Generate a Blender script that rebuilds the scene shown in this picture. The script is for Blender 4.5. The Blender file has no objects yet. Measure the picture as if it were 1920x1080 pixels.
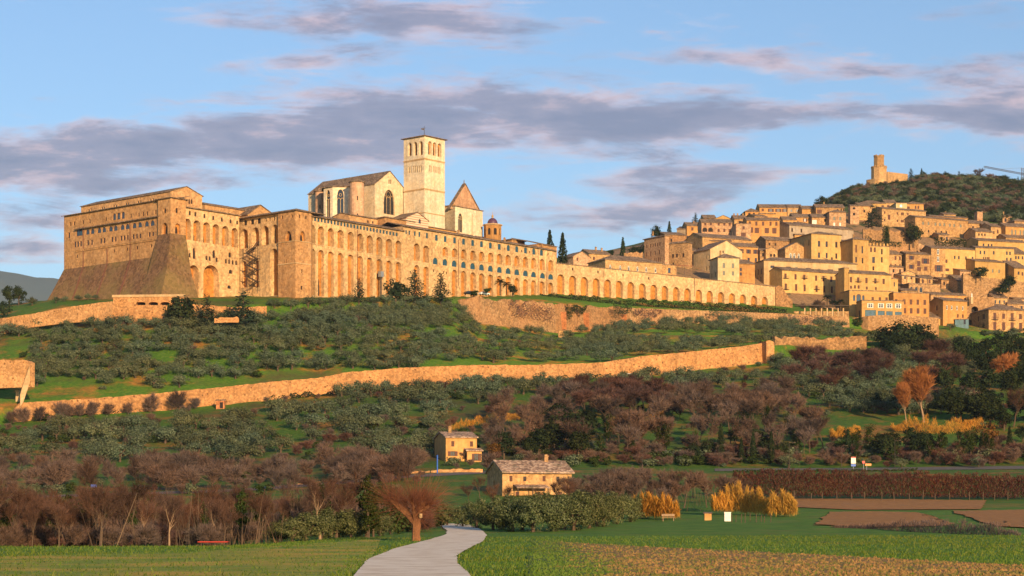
import bpy, math, random
import numpy as np
from mathutils import Vector, geometry
random.seed(11)
R = math.radians
S = bpy.context.scene
COL = S.collection

# ------------------------------------------------------------------ camera, sky, sun, exposure
F, HY, CZ = 3600.0, 966.0, 2.0          # focal length in photo pixels, horizon row, eye height
cam_d = bpy.data.cameras.new('camera'); cam = bpy.data.objects.new('camera', cam_d); COL.objects.link(cam)
cam.location = (0, 0, CZ); cam.rotation_euler = (R(90), 0, 0)
cam_d.lens = 36 * F / 1920; cam_d.sensor_width = 36; cam_d.shift_y = (HY - 540) / 1920
cam_d.clip_start = 0.5; cam_d.clip_end = 40000
S.camera = cam
S.view_settings.view_transform = 'Standard'; S.view_settings.look = 'None'
S.view_settings.exposure = 0.92; S.view_settings.gamma = 1.0
S.cycles.max_bounces = 5; S.cycles.diffuse_bounces = 3; S.cycles.transparent_max_bounces = 4
S.cycles.use_denoising = True

SUN_AZ, SUN_EL = 160.0, 12.5              # degrees clockwise from +Y (camera looks along +Y)
sd = Vector((math.sin(R(SUN_AZ)) * math.cos(R(SUN_EL)), math.cos(R(SUN_AZ)) * math.cos(R(SUN_EL)), math.sin(R(SUN_EL))))
sun_d = bpy.data.lights.new('sun', 'SUN'); sun = bpy.data.objects.new('sun', sun_d); COL.objects.link(sun)
sun_d.energy = 3.9; sun_d.angle = R(0.5); sun_d.color = (1.0, 0.69, 0.37)
sun.rotation_euler = (-sd).to_track_quat('-Z', 'Y').to_euler()
sun.location = sd * 300

# ------------------------------------------------------------------ node helpers
def nd(nt, typ, loc=None, **kw):
    n = nt.nodes.new(typ)
    for k, v in kw.items():
        if k.startswith('i_'): n.inputs[k[2:].replace('_', ' ')].default_value = v
        else: setattr(n, k, v)
    return n
def math_(nt, op, a, b=None, c=None, clamp=False):
    n = nt.nodes.new('ShaderNodeMath'); n.operation = op; n.use_clamp = clamp
    for i, v in enumerate((a, b, c)):
        if v is None: continue
        if hasattr(v, 'links'): nt.links.new(v, n.inputs[i])
        else: n.inputs[i].default_value = v
    return n.outputs[0]
def mixc(nt, fac, a, b, blend='MIX'):
    n = nt.nodes.new('ShaderNodeMix'); n.data_type = 'RGBA'; n.blend_type = blend; n.clamp_factor = True
    for sock, v in ((n.inputs['Factor'], fac), (n.inputs[6], a), (n.inputs[7], b)):
        if hasattr(v, 'links'): nt.links.new(v, sock)
        elif isinstance(v, (int, float)): sock.default_value = v
        else: sock.default_value = (*v[:3], 1)
    return n.outputs[2]
def ramp(nt, fac, stops):
    n = nt.nodes.new('ShaderNodeValToRGB'); e = n.color_ramp.elements
    while len(e) < len(stops): e.new(0.5)
    for el, (p, c) in zip(e, stops):
        el.position = p; el.color = (c, c, c, 1) if isinstance(c, (int, float)) else (*c, 1)
    nt.links.new(fac, n.inputs[0]); return n.outputs[0]
def noise(nt, co, scale, detail=4, rough=0.55, dist=0.0):
    n = nd(nt, 'ShaderNodeTexNoise'); n.inputs['Scale'].default_value = scale; n.inputs['Detail'].default_value = detail
    n.inputs['Roughness'].default_value = rough; n.inputs['Distortion'].default_value = dist
    nt.links.new(co, n.inputs['Vector']); return n.outputs[0]

# ------------------------------------------------------------------ world: low sun sky with mauve clouds (all by direction, at infinity)
W = bpy.data.worlds.new('World'); S.world = W; W.use_nodes = True
nt = W.node_tree; nt.nodes.clear()
sky = nd(nt, 'ShaderNodeTexSky'); sky.sky_type = 'NISHITA'; sky.sun_disc = False
sky.sun_elevation = R(SUN_EL); sky.sun_rotation = R(SUN_AZ); sky.altitude = 300; sky.air_density = 1.0; sky.dust_density = 0.4; sky.ozone_density = 2.0
tc = nd(nt, 'ShaderNodeTexCoord'); sx = nd(nt, 'ShaderNodeSeparateXYZ'); nt.links.new(tc.outputs['Generated'], sx.inputs[0])
ya = math_(nt, 'MAXIMUM', math_(nt, 'ABSOLUTE', sx.outputs[1]), 0.05)
U = math_(nt, 'DIVIDE', sx.outputs[0], ya)         # tangent of the bearing
V = math_(nt, 'DIVIDE', sx.outputs[2], ya)         # tangent of the height above the horizon
cv = nd(nt, 'ShaderNodeCombineXYZ'); nt.links.new(U, cv.inputs[0]); nt.links.new(V, cv.inputs[1])
def sv(su, sv_, off=0.0):
    m = nd(nt, 'ShaderNodeMapping'); m.inputs['Scale'].default_value = (su, sv_, 1); m.inputs['Location'].default_value = (off, off * .7, off * 1.3)
    nt.links.new(cv.outputs[0], m.inputs[0]); return m.outputs[0]
warp1 = math_(nt, 'SUBTRACT', noise(nt, sv(12, 30), 1.0, 4), 0.5)
warp2 = math_(nt, 'SUBTRACT', noise(nt, sv(16, 40, 4.1), 1.0, 4), 0.5)
UU = math_(nt, 'ADD', U, math_(nt, 'MULTIPLY', warp1, 0.075)); VV = math_(nt, 'ADD', V, math_(nt, 'MULTIPLY', warp2, 0.034))
# cloud banks: bearing px, height py, half width, half height (photo pixels), tilt, weight
BANKS = [(690, 32, 300, 62, 0.0, 1.3), (980, 225, 430, 62, -0.05, 1.3), (1500, 212, 520, 34, -0.02, 1.15), (1300, 110, 340, 34, -0.02, .8), (230, 266, 330, 48, 0.02, 1.35),
         (60, 315, 130, 34, 0, .9), (640, 285, 260, 40, 0, .95), (1180, 388, 220, 40, 0.05, 1.05), (1400, 320, 330, 34, .02, .75), (1880, 150, 130, 50, 0, .95), (1620, 120, 240, 26, .03, .6),
         (70, 400, 150, 26, 0, .95), (300, 345, 300, 26, 0, .7), (520, 130, 120, 18, 0, .45), (40, 480, 120, 40, 0, .95), (-400, 250, 300, 60, 0, 1), (2400, 200, 350, 70, 0, 1), (2000, 230, 200, 40, 0, .9)]
acc = None
for (bx, by, hw, hh, tl, wt) in BANKS:
    du = math_(nt, 'SUBTRACT', UU, (bx - 960) / F); dv = math_(nt, 'SUBTRACT', VV, (HY - by) / F)
    dv = math_(nt, 'SUBTRACT', dv, math_(nt, 'MULTIPLY', du, tl))
    d2 = math_(nt, 'ADD', math_(nt, 'POWER', math_(nt, 'MULTIPLY', du, F / hw), 2.0), math_(nt, 'POWER', math_(nt, 'MULTIPLY', dv, F / hh), 2.0))
    g = math_(nt, 'MULTIPLY', math_(nt, 'EXPONENT', math_(nt, 'MULTIPLY', d2, -0.9)), wt)
    acc = g if acc is None else math_(nt, 'ADD', acc, g)
n1 = noise(nt, sv(10, 56, 2.0), 1.0, 9, .62, .6); n2 = noise(nt, sv(34, 150, 7.0), 1.0, 8, .62, .4)
fl = math_(nt, 'ADD', math_(nt, 'MULTIPLY', n1, 0.75), math_(nt, 'MULTIPLY', n2, 0.35))
raw = math_(nt, 'ADD', math_(nt, 'MULTIPLY', acc, 0.58), math_(nt, 'MULTIPLY', math_(nt, 'SUBTRACT', fl, 0.55), 2.2))
dens = nd(nt, 'ShaderNodeMapRange'); dens.interpolation_type = 'SMOOTHSTEP'; nt.links.new(raw, dens.inputs[0])
dens.inputs[1].default_value = 0.16; dens.inputs[2].default_value = 0.74; dens = dens.outputs[0]
SKYT = mixc(nt, 1.0, sky.outputs[0], (0.76, 0.885, 1.03), 'MULTIPLY')
low = ramp(nt, math_(nt, 'MULTIPLY', V, 3.2), [(0.0, 1.0), (0.9, 0.0)])
lit = math_(nt, 'ADD', math_(nt, 'MULTIPLY', noise(nt, sv(20, 60, 11.0), 1.0, 6, .6), 1.1), math_(nt, 'MULTIPLY', math_(nt, 'SUBTRACT', raw, 0.6), -0.55))
CLOUDC = ramp(nt, lit, [(0.25, (1.25, 1.45, 2.4)), (0.50, (1.95, 1.95, 2.85)), (0.66, (3.9, 3.0, 3.5)), (0.90, (5.9, 4.7, 4.9))])
sky_col = mixc(nt, math_(nt, 'MULTIPLY', dens, 0.92), SKYT, CLOUDC)
bg = nd(nt, 'ShaderNodeBackground'); bg.inputs['Strength'].default_value = 0.092
nt.links.new(sky_col, bg.inputs['Color'])
out = nd(nt, 'ShaderNodeOutputWorld'); nt.links.new(bg.outputs[0], out.inputs['Surface'])

# ------------------------------------------------------------------ materials
def newmat(name):
    m = bpy.data.materials.new(name); m.use_nodes = True; t = m.node_tree
    b = t.nodes['Principled BSDF']; b.inputs['Roughness'].default_value = 0.9
    b.inputs['Specular IOR Level'].default_value = 0.2
    c = nd(t, 'ShaderNodeTexCoord'); return m, t, b, c.outputs['Object']
def lk(t, a, b): t.links.new(a, b)
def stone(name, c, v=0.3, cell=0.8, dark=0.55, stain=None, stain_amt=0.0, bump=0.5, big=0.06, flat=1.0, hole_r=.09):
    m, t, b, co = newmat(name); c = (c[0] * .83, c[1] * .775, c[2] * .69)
    mp = nd(t, 'ShaderNodeMapping'); mp.inputs['Scale'].default_value = (1, 1, flat); lk(t, co, mp.inputs[0])
    vo = nd(t, 'ShaderNodeTexVoronoi'); vo.inputs['Scale'].default_value = 1 / cell; lk(t, mp.outputs[0], vo.inputs['Vector'])
    sp = nd(t, 'ShaderNodeSeparateColor'); lk(t, vo.outputs['Color'], sp.inputs[0])
    k = math_(t, 'ADD', math_(t, 'MULTIPLY', math_(t, 'SUBTRACT', sp.outputs[0], 0.5), v * 1.6), 1.0)
    nb = noise(t, co, big, 6, .62); ns = noise(t, co, 0.9, 6, .65)
    k = math_(t, 'MULTIPLY', k, math_(t, 'ADD', math_(t, 'MULTIPLY', nb, 1.1), 0.45))
    k = math_(t, 'MULTIPLY', k, math_(t, 'ADD', math_(t, 'MULTIPLY', ns, 0.8), 0.6))
    col = mixc(t, 1.0, c, nd_rgb(t, k), 'MULTIPLY')
    hue = ramp(t, noise(t, co, 0.35, 5, .6), [(0.3, (1.0, .93, .84)), (0.7, (1.0, 1.04, 1.1))])
    col = mixc(t, 1.0, col, hue, 'MULTIPLY')
    # small dark putlog holes and missing stones
    v2 = nd(t, 'ShaderNodeTexVoronoi'); v2.inputs['Scale'].default_value = 0.55; lk(t, co, v2.inputs['Vector'])
    hole = ramp(t, v2.outputs['Distance'], [(hole_r, 1.0), (hole_r + .08, 0.0)])
    col = mixc(t, math_(t, 'MULTIPLY', hole, dark), col, (c[0] * .3, c[1] * .26, c[2] * .24))
    # rain streaks down the wall
    ms = nd(t, 'ShaderNodeMapping'); ms.inputs['Scale'].default_value = (0.8, 0.8, 0.05); lk(t, co, ms.inputs[0])
    stk = ramp(t, noise(t, ms.outputs[0], 1.0, 5, .6), [(0.48, 0.0), (0.75, 0.5)])
    col = mixc(t, stk, col, (c[0] * .5, c[1] * .47, c[2] * .48))
    if stain:
        sm = ramp(t, noise(t, co, 0.07, 6, .6), [(0.42, 0.0), (0.62, 1.0)])
        col = mixc(t, math_(t, 'MULTIPLY', sm, stain_amt), col, stain)
    oi = nd(t, 'ShaderNodeObjectInfo'); col = mixc(t, 1.0, col, ramp(t, oi.outputs['Random'], [(0.0, (.80, .76, .72)), (0.35, (1.0, .94, .88)), (0.7, (1.0, 1.0, 1.0)), (1.0, (1.12, 1.10, 1.10))]), 'MULTIPLY')
    lk(t, col, b.inputs['Base Color'])
    bp = nd(t, 'ShaderNodeBump'); bp.inputs['Strength'].default_value = bump; bp.inputs['Distance'].default_value = 0.25
    hh = math_(t, 'ADD', math_(t, 'MULTIPLY', vo.outputs['Distance'], -0.6), math_(t, 'MULTIPLY', ns, 0.9))
    lk(t, hh, bp.inputs['Height']); lk(t, bp.outputs[0], b.inputs['Normal'])
    return m
def nd_rgb(t, val):
    n = nd(t, 'ShaderNodeCombineColor')
    for i in range(3): lk(t, val, n.inputs[i])
    return n.outputs[0]
def mottled(name, c1, c2, scale=1.0, rough=0.9, bump=0.3, c3=None, spec=0.2):
    m, t, b, co = newmat(name)
    a = noise(t, co, scale, 7, .65); d = noise(t, co, scale * 7, 4, .6)
    f = ramp(t, math_(t, 'ADD', math_(t, 'MULTIPLY', a, .7), math_(t, 'MULTIPLY', d, .3)), [(0.34, 0.0), (0.66, 1.0)])
    col = mixc(t, f, c1, c2)
    if c3: col = mixc(t, ramp(t, noise(t, co, scale * .23, 6, .6), [(0.45, 0.0), (0.65, 1.0)]), col, c3)
    lk(t, col, b.inputs['Base Color']); b.inputs['Roughness'].default_value = rough; b.inputs['Specular IOR Level'].default_value = spec
    bp = nd(t, 'ShaderNodeBump'); bp.inputs['Strength'].default_value = bump; bp.inputs['Distance'].default_value = 0.15 / max(scale, .2)
    lk(t, d, bp.inputs['Height']); lk(t, bp.outputs[0], b.inputs['Normal'])
    return m
def plain(name, c, rough=0.6, metal=0.0, spec=0.4):
    m, t, b, co = newmat(name)
    col = mixc(t, 1.0, c, ramp(t, noise(t, co, 3.0, 4), [(0.3, .8), (0.7, 1.15)]), 'MULTIPLY'); lk(t, col, b.inputs['Base Color'])
    b.inputs['Roughness'].default_value = rough; b.inputs['Metallic'].default_value = metal; b.inputs['Specular IOR Level'].default_value = spec
    return m
def foliage(name, c1, c2, trans=0.3, var=0.3, c3=None):
    m = bpy.data.materials.new(name); m.use_nodes = True; t = m.node_tree; t.nodes.clear()
    g = nd(t, 'ShaderNodeNewGeometry'); oi = nd(t, 'ShaderNodeObjectInfo')
    st = [(0.0, c1), (1.0, c2)] if not c3 else [(0.0, c1), (0.7, c2), (1.0, c3)]
    col = ramp(t, g.outputs['Random Per Island'], st)
    col = mixc(t, 1.0, col, nd_rgb(t, math_(t, 'ADD', math_(t, 'MULTIPLY', oi.outputs['Random'], var * 2), 1 - var)), 'MULTIPLY')
    pn = noise(t, g.outputs['Position'], 0.05, 3)
    col = mixc(t, 1.0, col, ramp(t, pn, [(0.35, (1.12, .98, .8)), (0.65, (.88, 1.02, 1.1))]), 'MULTIPLY')
    df = nd(t, 'ShaderNodeBsdfDiffuse'); tr = nd(t, 'ShaderNodeBsdfTranslucent'); mx = nd(t, 'ShaderNodeMixShader'); mx.inputs[0].default_value = trans
    lk(t, col, df.inputs[0]); lk(t, col, tr.inputs[0]); lk(t, df.outputs[0], mx.inputs[1]); lk(t, tr.outputs[0], mx.inputs[2])
    o = nd(t, 'ShaderNodeOutputMaterial'); lk(t, mx.outputs[0], o.inputs[0]); return m
def tiles(name, c1, c2, c3):
    m, t, b, co = newmat(name)
    vo = nd(t, 'ShaderNodeTexVoronoi'); vo.inputs['Scale'].default_value = 2.2; lk(t, co, vo.inputs['Vector'])
    sp = nd(t, 'ShaderNodeSeparateColor'); lk(t, vo.outputs['Color'], sp.inputs[0])
    col = ramp(t, sp.outputs[0], [(0.1, c1), (0.55, c2), (1.0, c3)])
    col = mixc(t, 1.0, col, ramp(t, noise(t, co, .25, 6, .65), [(0.3, .55), (0.7, 1.3)]), 'MULTIPLY')
    col = mixc(t, ramp(t, noise(t, co, .5, 6), [(0.52, 0.0), (0.66, .7)]), col, (0.10, 0.095, 0.06))
    lk(t, col, b.inputs['Base Color'])
    bp = nd(t, 'ShaderNodeBump'); bp.inputs['Strength'].default_value = 0.8; bp.inputs['Distance'].default_value = 0.2
    lk(t, math_(t, 'ADD', vo.outputs['Distance'], noise(t, co, 3, 3)), bp.inputs['Height']); lk(t, bp.outputs[0], b.inputs['Normal'])
    return m

M = {}
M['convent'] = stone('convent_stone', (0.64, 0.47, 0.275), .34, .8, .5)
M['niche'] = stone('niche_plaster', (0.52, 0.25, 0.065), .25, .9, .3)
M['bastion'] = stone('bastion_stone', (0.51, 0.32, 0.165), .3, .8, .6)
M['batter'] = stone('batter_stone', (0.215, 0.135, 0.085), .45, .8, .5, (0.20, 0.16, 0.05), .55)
M['pale'] = stone('pale_church_stone', (0.76, 0.675, 0.53), .16, .7, .3, bump=.3)
M['pink'] = stone('pink_stone', (0.55, 0.36, 0.25), .2, .7, .3)
M['rubble'] = stone('rubble_stone', (0.37, 0.235, 0.125), .5, .6, .8, (0.36, 0.17, 0.07), .5, bump=.9)
M['townwall'] = stone('town_wall_stone', (0.54, 0.31, 0.145), .36, .5, .85, bump=.9, hole_r=.12, big=.1)
M['h_ochre'] = stone('ochre_house_stone', (0.50, 0.33, 0.165), .35, .6, .6)
M['h_orange'] = stone('orange_plaster', (0.55, 0.32, 0.125), .12, 1.2, .15, bump=.2)
M['h_yellow'] = stone('yellow_plaster', (0.58, 0.40, 0.165), .10, 1.5, .1, bump=.15)
M['h_cream'] = stone('cream_plaster', (0.64, 0.51, 0.31), .10, 1.5, .1, bump=.15)
M['h_pink'] = stone('pink_house_stone', (0.50, 0.335, 0.215), .35, .6, .6)
M['h_grey'] = stone('grey_plaster', (0.40, 0.335, 0.265), .12, 1.3, .15, bump=.2)
M['h_brown'] = stone('brown_house_stone', (0.40, 0.26, 0.14), .42, .6, .7)
M['h_blue'] = stone('shade_blue_plaster', (0.16, 0.30, 0.42), .12, 1.3, .15, bump=.2)  # bluish plaster, with the blue of its shade put into the colour
M['tile'] = tiles('roof_tiles', (0.12, 0.078, 0.05), (0.24, 0.155, 0.10), (0.36, 0.25, 0.165))
M['tile_old'] = tiles('old_roof_tiles', (0.22, 0.14, 0.10), (0.40, 0.26, 0.18), (0.56, 0.40, 0.29))
M['eave'] = plain('eave_wood', (0.07, 0.045, 0.03), .8)
M['glass'] = plain('window_glass', (0.018, 0.022, 0.028), .12, 0, .6)
M['glassb'] = plain('blue_window_glass', (0.02, 0.06, 0.10), .1, 0, .7)
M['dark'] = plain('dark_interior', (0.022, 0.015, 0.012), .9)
M['teal'] = plain('teal_frame', (0.022, 0.085, 0.10), .6)
M['brown'] = plain('brown_shutter', (0.10, 0.035, 0.022), .7)
M['grey'] = plain('grey_shutter', (0.16, 0.16, 0.13), .7)
M['white'] = plain('white_paint', (0.72, 0.68, 0.60), .6)
M['trim'] = stone('stone_trim', (0.58, 0.44, 0.27), .12, .6, .2)
M['iron'] = plain('rusty_iron', (0.075, 0.055, 0.042), .6, .4)
M['downpipe'] = plain('copper_downpipe', (0.12, 0.045, 0.03), .6)
M['bark'] = mottled('bark', (0.060, 0.040, 0.027), (0.13, 0.085, 0.055), 3)
M['bark_pale'] = mottled('pale_bark', (0.20, 0.13, 0.08), (0.36, 0.24, 0.14), 3)
M['bark_red'] = mottled('red_bark', (0.13, 0.055, 0.025), (0.26, 0.115, 0.05), 6)
M['metal'] = plain('galvanised_metal', (0.35, 0.36, 0.37), .45, .6)

# ------------------------------------------------------------------ object helpers
def tag(o, label=None, cat=None, group=None, kind=None):
    if label: o['label'] = label
    if cat: o['category'] = cat
    if group: o['group'] = group
    if kind: o['kind'] = kind
    return o
def thing(name, label, cat, loc=(0, 0, 0), group=None):
    o = bpy.data.objects.new(name, None); COL.objects.link(o); o.location = loc; o.empty_display_size = 0.5
    return tag(o, label, cat, group)
def origin_of(o):
    v = Vector((0, 0, 0))
    while o is not None: v = v + Vector(o.location); o = o.parent
    return v
class MB:
    """collects world-space geometry of one object"""
    def __init__(s): s.v = []; s.f = []; s.m = []
    def poly(s, pts, mi=0):
        b = len(s.v); s.v += [tuple(p) for p in pts]; s.f.append(tuple(range(b, b + len(pts)))); s.m.append(mi)
    def mesh(s, vs, fs, mi=0):
        b = len(s.v); s.v += [tuple(p) for p in vs]
        for f in fs: s.f.append(tuple(i + b for i in f)); s.m.append(mi)
    def prism(s, ring_lo, ring_hi, mi=0, cap=True):
        n = len(ring_lo); vs = list(ring_lo) + list(ring_hi)
        fs = [(i, (i + 1) % n, n + (i + 1) % n, n + i) for i in range(n)]
        if cap: fs += [tuple(range(n - 1, -1, -1)), tuple(range(n, 2 * n))]
        s.mesh(vs, fs, mi)
    def box(s, c, size, u=(1, 0), mi=0):
        """box centred in plan at c (z = bottom), size along u, across, up"""
        ux = Vector((u[0], u[1], 0)).normalized(); wx = Vector((-ux.y, ux.x, 0)); c = Vector(c)
        a, b, h = size[0] / 2, size[1] / 2, size[2]
        lo = [c + ux * i * a + wx * j * b for i, j in ((-1, -1), (1, -1), (1, 1), (-1, 1))]
        s.prism(lo, [p + Vector((0, 0, h)) for p in lo], mi)
    def tube(s, p0, p1, r0, r1, n=5, mi=0, cap=False):
        p0, p1 = Vector(p0), Vector(p1); d = p1 - p0
        if d.length < 1e-6: return
        d.normalize(); a = d.orthogonal().normalized(); b = d.cross(a)
        r = lambda p, q: [p + (a * math.cos(2 * math.pi * i / n) + b * math.sin(2 * math.pi * i / n)) * q for i in range(n)]
        s.prism(r(p0, r0), r(p1, r1), mi, cap)
    def lathe(s, c, prof, n=16, mi=0):
        c = Vector(c); rings = [[c + Vector((r * math.cos(2 * math.pi * i / n), r * math.sin(2 * math.pi * i / n), z)) for i in range(n)] for r, z in prof]
        vs = [p for q in rings for p in q]; fs = []
        for k in range(len(rings) - 1):
            for i in range(n): fs.append((k * n + i, k * n + (i + 1) % n, (k + 1) * n + (i + 1) % n, (k + 1) * n + i))
        fs += [tuple(range(n - 1, -1, -1)), tuple(range((len(rings) - 1) * n, len(rings) * n))]
        s.mesh(vs, fs, mi)
    def build(s, name, mats, parent=None, smooth=False, org=None):
        o0 = origin_of(parent) if parent is not None else Vector(org or (0, 0, 0))
        me = bpy.data.meshes.new(name); me.from_pydata([(x - o0.x, y - o0.y, z - o0.z) for x, y, z in s.v], [], s.f)
        mats = mats if isinstance(mats, (list, tuple)) else [mats]
        for m in mats: me.materials.append(M[m] if isinstance(m, str) else m)
        if len(mats) > 1: me.polygons.foreach_set('material_index', s.m)
        if smooth: me.polygons.foreach_set('use_smooth', [True] * len(s.f))
        me.update()
        o = bpy.data.objects.new(name, me); COL.objects.link(o)
        if parent is not None: o.parent = parent
        elif org: o.location = o0
        return o

# ------------------------------------------------------------------ photo geometry -> world
def interp(pts, x):
    if x <= pts[0][0]: return pts[0][1]
    for (x0, y0), (x1, y1) in zip(pts, pts[1:]):
        if x <= x1: return y0 + (y1 - y0) * (x - x0) / (x1 - x0)
    return pts[-1][1]
def zy(py, Y): return CZ + (HY - py) / F * Y
def P(px, py, Y): return Vector(((px - 960) / F * Y, Y, zy(py, Y)))
def XY(px, Y): return Vector(((px - 960) / F * Y, Y))
TILES = {'a': (60, 320, 3.84), 'b': (440, 220, 3.84), 'c': (440, 370, 4.908), 'd': (780, 400, 5.0526), 'e': (1040, 420, 4.364),
         '6': (1060, 370, 5.333), '7': (1360, 350, 5.333), '8': (1580, 270, 5.4), 'B2': (1640, 430, 5.143), 'B1': (1420, 480, 6.75), 'o': (0, 0, 1.0)}
def tp(t, x, y): a, b, s = TILES[t]; return (a + x / s, b + y / s)
# ------------------------------------------------------------------ terrain: depth rows, each with depth and height along the bearing (px)
WALLF_Y = [(-400, 530), (0, 540), (540, 570), (1000, 595), (1440, 640), (1600, 660), (1920, 690), (2400, 720)]
WALLF_B = [(-400, 830), (-100, 800), (25, 792), (150, 778), (300, 770), (540, 747), (700, 730), (860, 718), (1050, 713), (1200, 705), (1440, 680), (1600, 655), (1920, 648), (2400, 640)]
WALL_T = [(-400, 775), (25, 756), (160, 748), (300, 737), (430, 724), (540, 713), (600, 708), (650, 698), (760, 689), (900, 684), (1000, 684), (1130, 680), (1200, 668), (1280, 661), (1400, 648), (1440, 642), (1600, 636), (1920, 632)]
R1Y = [(-400, 680), (0, 690), (320, 650), (560, 666), (850, 715), (1043, 765), (1250, 815), (1450, 845), (1600, 862), (1920, 885), (2400, 900)]
def up(c, d): return [(a, b + d) for a, b in c]
ROWS = [  # (depth curve, height curve, 'z' metres or 'y' photo row)
    ([(0, 60)], [(0, 0.0)], 'z'),
    ([(0, 120)], [(0, 0.0), (1920, 0.1)], 'z'),
    ([(0, 170)], [(0, -1.2), (400, -0.9), (640, 0.0), (850, 0.05), (1200, 0.2), (1920, 0.3)], 'z'),
    ([(0, 240)], [(0, -1.6), (400, -1.0), (700, 0.2), (850, 0.8), (1000, 0.8), (1210, 1.2), (1350, 1.5), (1920, 1.7)], 'z'),
    ([(0, 285)], [(0, 1.0), (600, 1.6), (1000, 2.2), (1400, 2.7), (1920, 2.9)], 'z'),
    ([(0, 335)], [(0, 5.2), (450, 5.0), (800, 5.2), (1000, 5.3), (1400, 4.9), (1920, 4.9)], 'z'),
    ([(0, 385)], [(0, 7.6), (450, 8.3), (800, 10.0), (1000, 9.6), (1400, 9.2), (1920, 9.8)], 'z'),
    ([(0, 425)], [(0, 10.6), (500, 11.3), (850, 13.0), (1400, 12.4), (1600, 12.6), (1920, 13.2)], 'z'),
    ([(0, 500)], [(0, 20.5), (500, 21.2), (850, 23.7), (1200, 25), (1600, 26.4), (1920, 27.8)], 'z'),
    (WALLF_Y, WALLF_B, 'y'),
    (up(WALLF_Y, 3.0), up(WALL_T, 7), 'y'),
    (R1Y, [(-400, 640), (0, 604), (100, 592), (320, 586), (560, 583), (700, 578), (850, 572), (900, 606), (1050, 625), (1250, 607), (1450, 606), (1590, 614), (1700, 628), (1920, 640)], 'y'),
    (up(R1Y, 2.5), [(-400, 630), (0, 596), (100, 580), (320, 573), (560, 570), (700, 566), (850, 560), (900, 560), (1050, 570), (1250, 580), (1450, 588), (1590, 596), (1700, 612), (1920, 630)], 'y'),
    ([(-400, 760), (0, 745), (100, 722), (320, 676), (560, 688), (583, 696), (1043, 798), (1450, 880), (1600, 900), (1920, 925)], [(-400, 600), (0, 572), (100, 562), (320, 560), (560, 559), (1043, 557), (1450, 580), (1600, 592), (1920, 618)], 'y'),
    ([(0, 800), (500, 810), (1000, 860), (1450, 925), (1920, 965)], [(-400, 640), (0, 580), (80, 582), (200, 560), (500, 540), (1000, 512), (1200, 520), (1450, 535), (1600, 548), (1920, 570)], 'y'),
    ([(0, 900), (1000, 920), (1450, 975), (1920, 1010)], [(-400, 660), (0, 610), (120, 600), (500, 540), (1000, 497), (1200, 488), (1450, 482), (1600, 492), (1920, 512)], 'y'),
    ([(0, 1000), (1000, 1000), (1450, 1030), (1920, 1060)], [(-400, 690), (0, 640), (500, 560), (1000, 490), (1200, 462), (1450, 440), (1600, 442), (1920, 462)], 'y'),
    ([(0, 1100), (1450, 1090), (1920, 1110)], [(-400, 700), (0, 680), (500, 600), (1000, 490), (1150, 468), (1250, 442), (1450, 413), (1600, 405), (1750, 418), (1920, 430)], 'y'),
    ([(0, 1220)], [(0, 720), (500, 640), (1000, 510), (1250, 460), (1450, 418), (1530, 402), (1600, 384), (1750, 386), (1920, 408)], 'y'),
    ([(0, 1500)], [(0, 800), (700, 700), (1000, 600), (1400, 470), (1530, 402), (1570, 376), (1620, 352), (1640, 346), (1700, 338), (1800, 338), (1920, 346), (2400, 370)], 'y'),
    ([(0, 1750)], [(0, 880), (1000, 700), (1600, 430), (1920, 400), (2400, 420)], 'y'),
    ([(0, 3000)], [(0, -20.0)], 'z'),
    ([(0, 16000)], [(0, -20.0)], 'z'),
]
_gc = {}
def column(px):
    k = round(px)
    if k not in _gc:
        ys, zs = [], []
        for yc, hc, md in ROWS:
            Y = interp(yc, k); h = interp(hc, k)
            ys.append(Y); zs.append(h if md == 'z' else zy(h, Y))
        _gc[k] = (ys, zs)
    return _gc[k]
def ground(x, y):
    if y <= 60: return 0.0
    ys, zs = column(max(-3000, min(5000, 960 + F * x / y)))
    for i in range(len(ys) - 1):
        if y <= ys[i + 1]: return zs[i] + (zs[i + 1] - zs[i]) * (y - ys[i]) / (ys[i + 1] - ys[i])
    return zs[-1]
def gp(px, py, ymin=45, ymax=16000):
    """where the ray of a photo pixel meets the ground"""
    ys, zs = column(px); s = (HY - py) / F
    pY, pd = 20.0, 0.0 - (CZ + s * 20.0)
    for Y, z in zip(ys, zs):
        d = z - (CZ + s * Y)
        if d >= 0 and Y > ymin:
            t = 0 if pd >= 0 else -pd / (d - pd); Yh = pY + (Y - pY) * t
            Yh = max(Yh, ymin)
            return Vector(((px - 960) / F * Yh, Yh, ground((px - 960) / F * Yh, Yh)))
        pY, pd = Y, d
    Yd = 1105.0 if ymin > 400 else 700.0
    return Vector(((px - 960) / F * Yd, Yd, ground((px - 960) / F * Yd, Yd)))
def gY(px, Y):
    x = (px - 960) / F * Y; return Vector((x, Y, ground(x, Y)))

cols = [-3000, -2200, -1600, -1200] + list(range(-900, 2820, 12)) + [3100, 3600, 4200, 5000]
NSUB = [3, 4, 5, 6, 4, 5, 5, 4, 8, 8, 1, 12, 1, 4, 7, 7, 7, 7, 7, 9, 4, 4]
rngn = np.random.RandomState(3)
verts = []; nrow = 0
for Y, in [(-60,), (-20,), (20,), (45,)]:
    for px in cols: verts.append(((px - 960) / F * 60 * (1.0 + (60 - Y) / 60), Y, 0.0))
    nrow += 1
for i in range(len(ROWS) - 1):
    for k in range(NSUB[i]):
        for px in cols:
            ys, zs = column(px); t = k / NSUB[i]; Y = ys[i] + (ys[i + 1] - ys[i]) * t
            z = zs[i] + (zs[i + 1] - zs[i]) * t
            if Y > 440: z += random.uniform(-.16, .16)
            verts.append(((px - 960) / F * Y, Y, z))
        nrow += 1
for px in cols:
    ys, zs = column(px); verts.append(((px - 960) / F * ys[-1], ys[-1], zs[-1]))
nrow += 1
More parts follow.
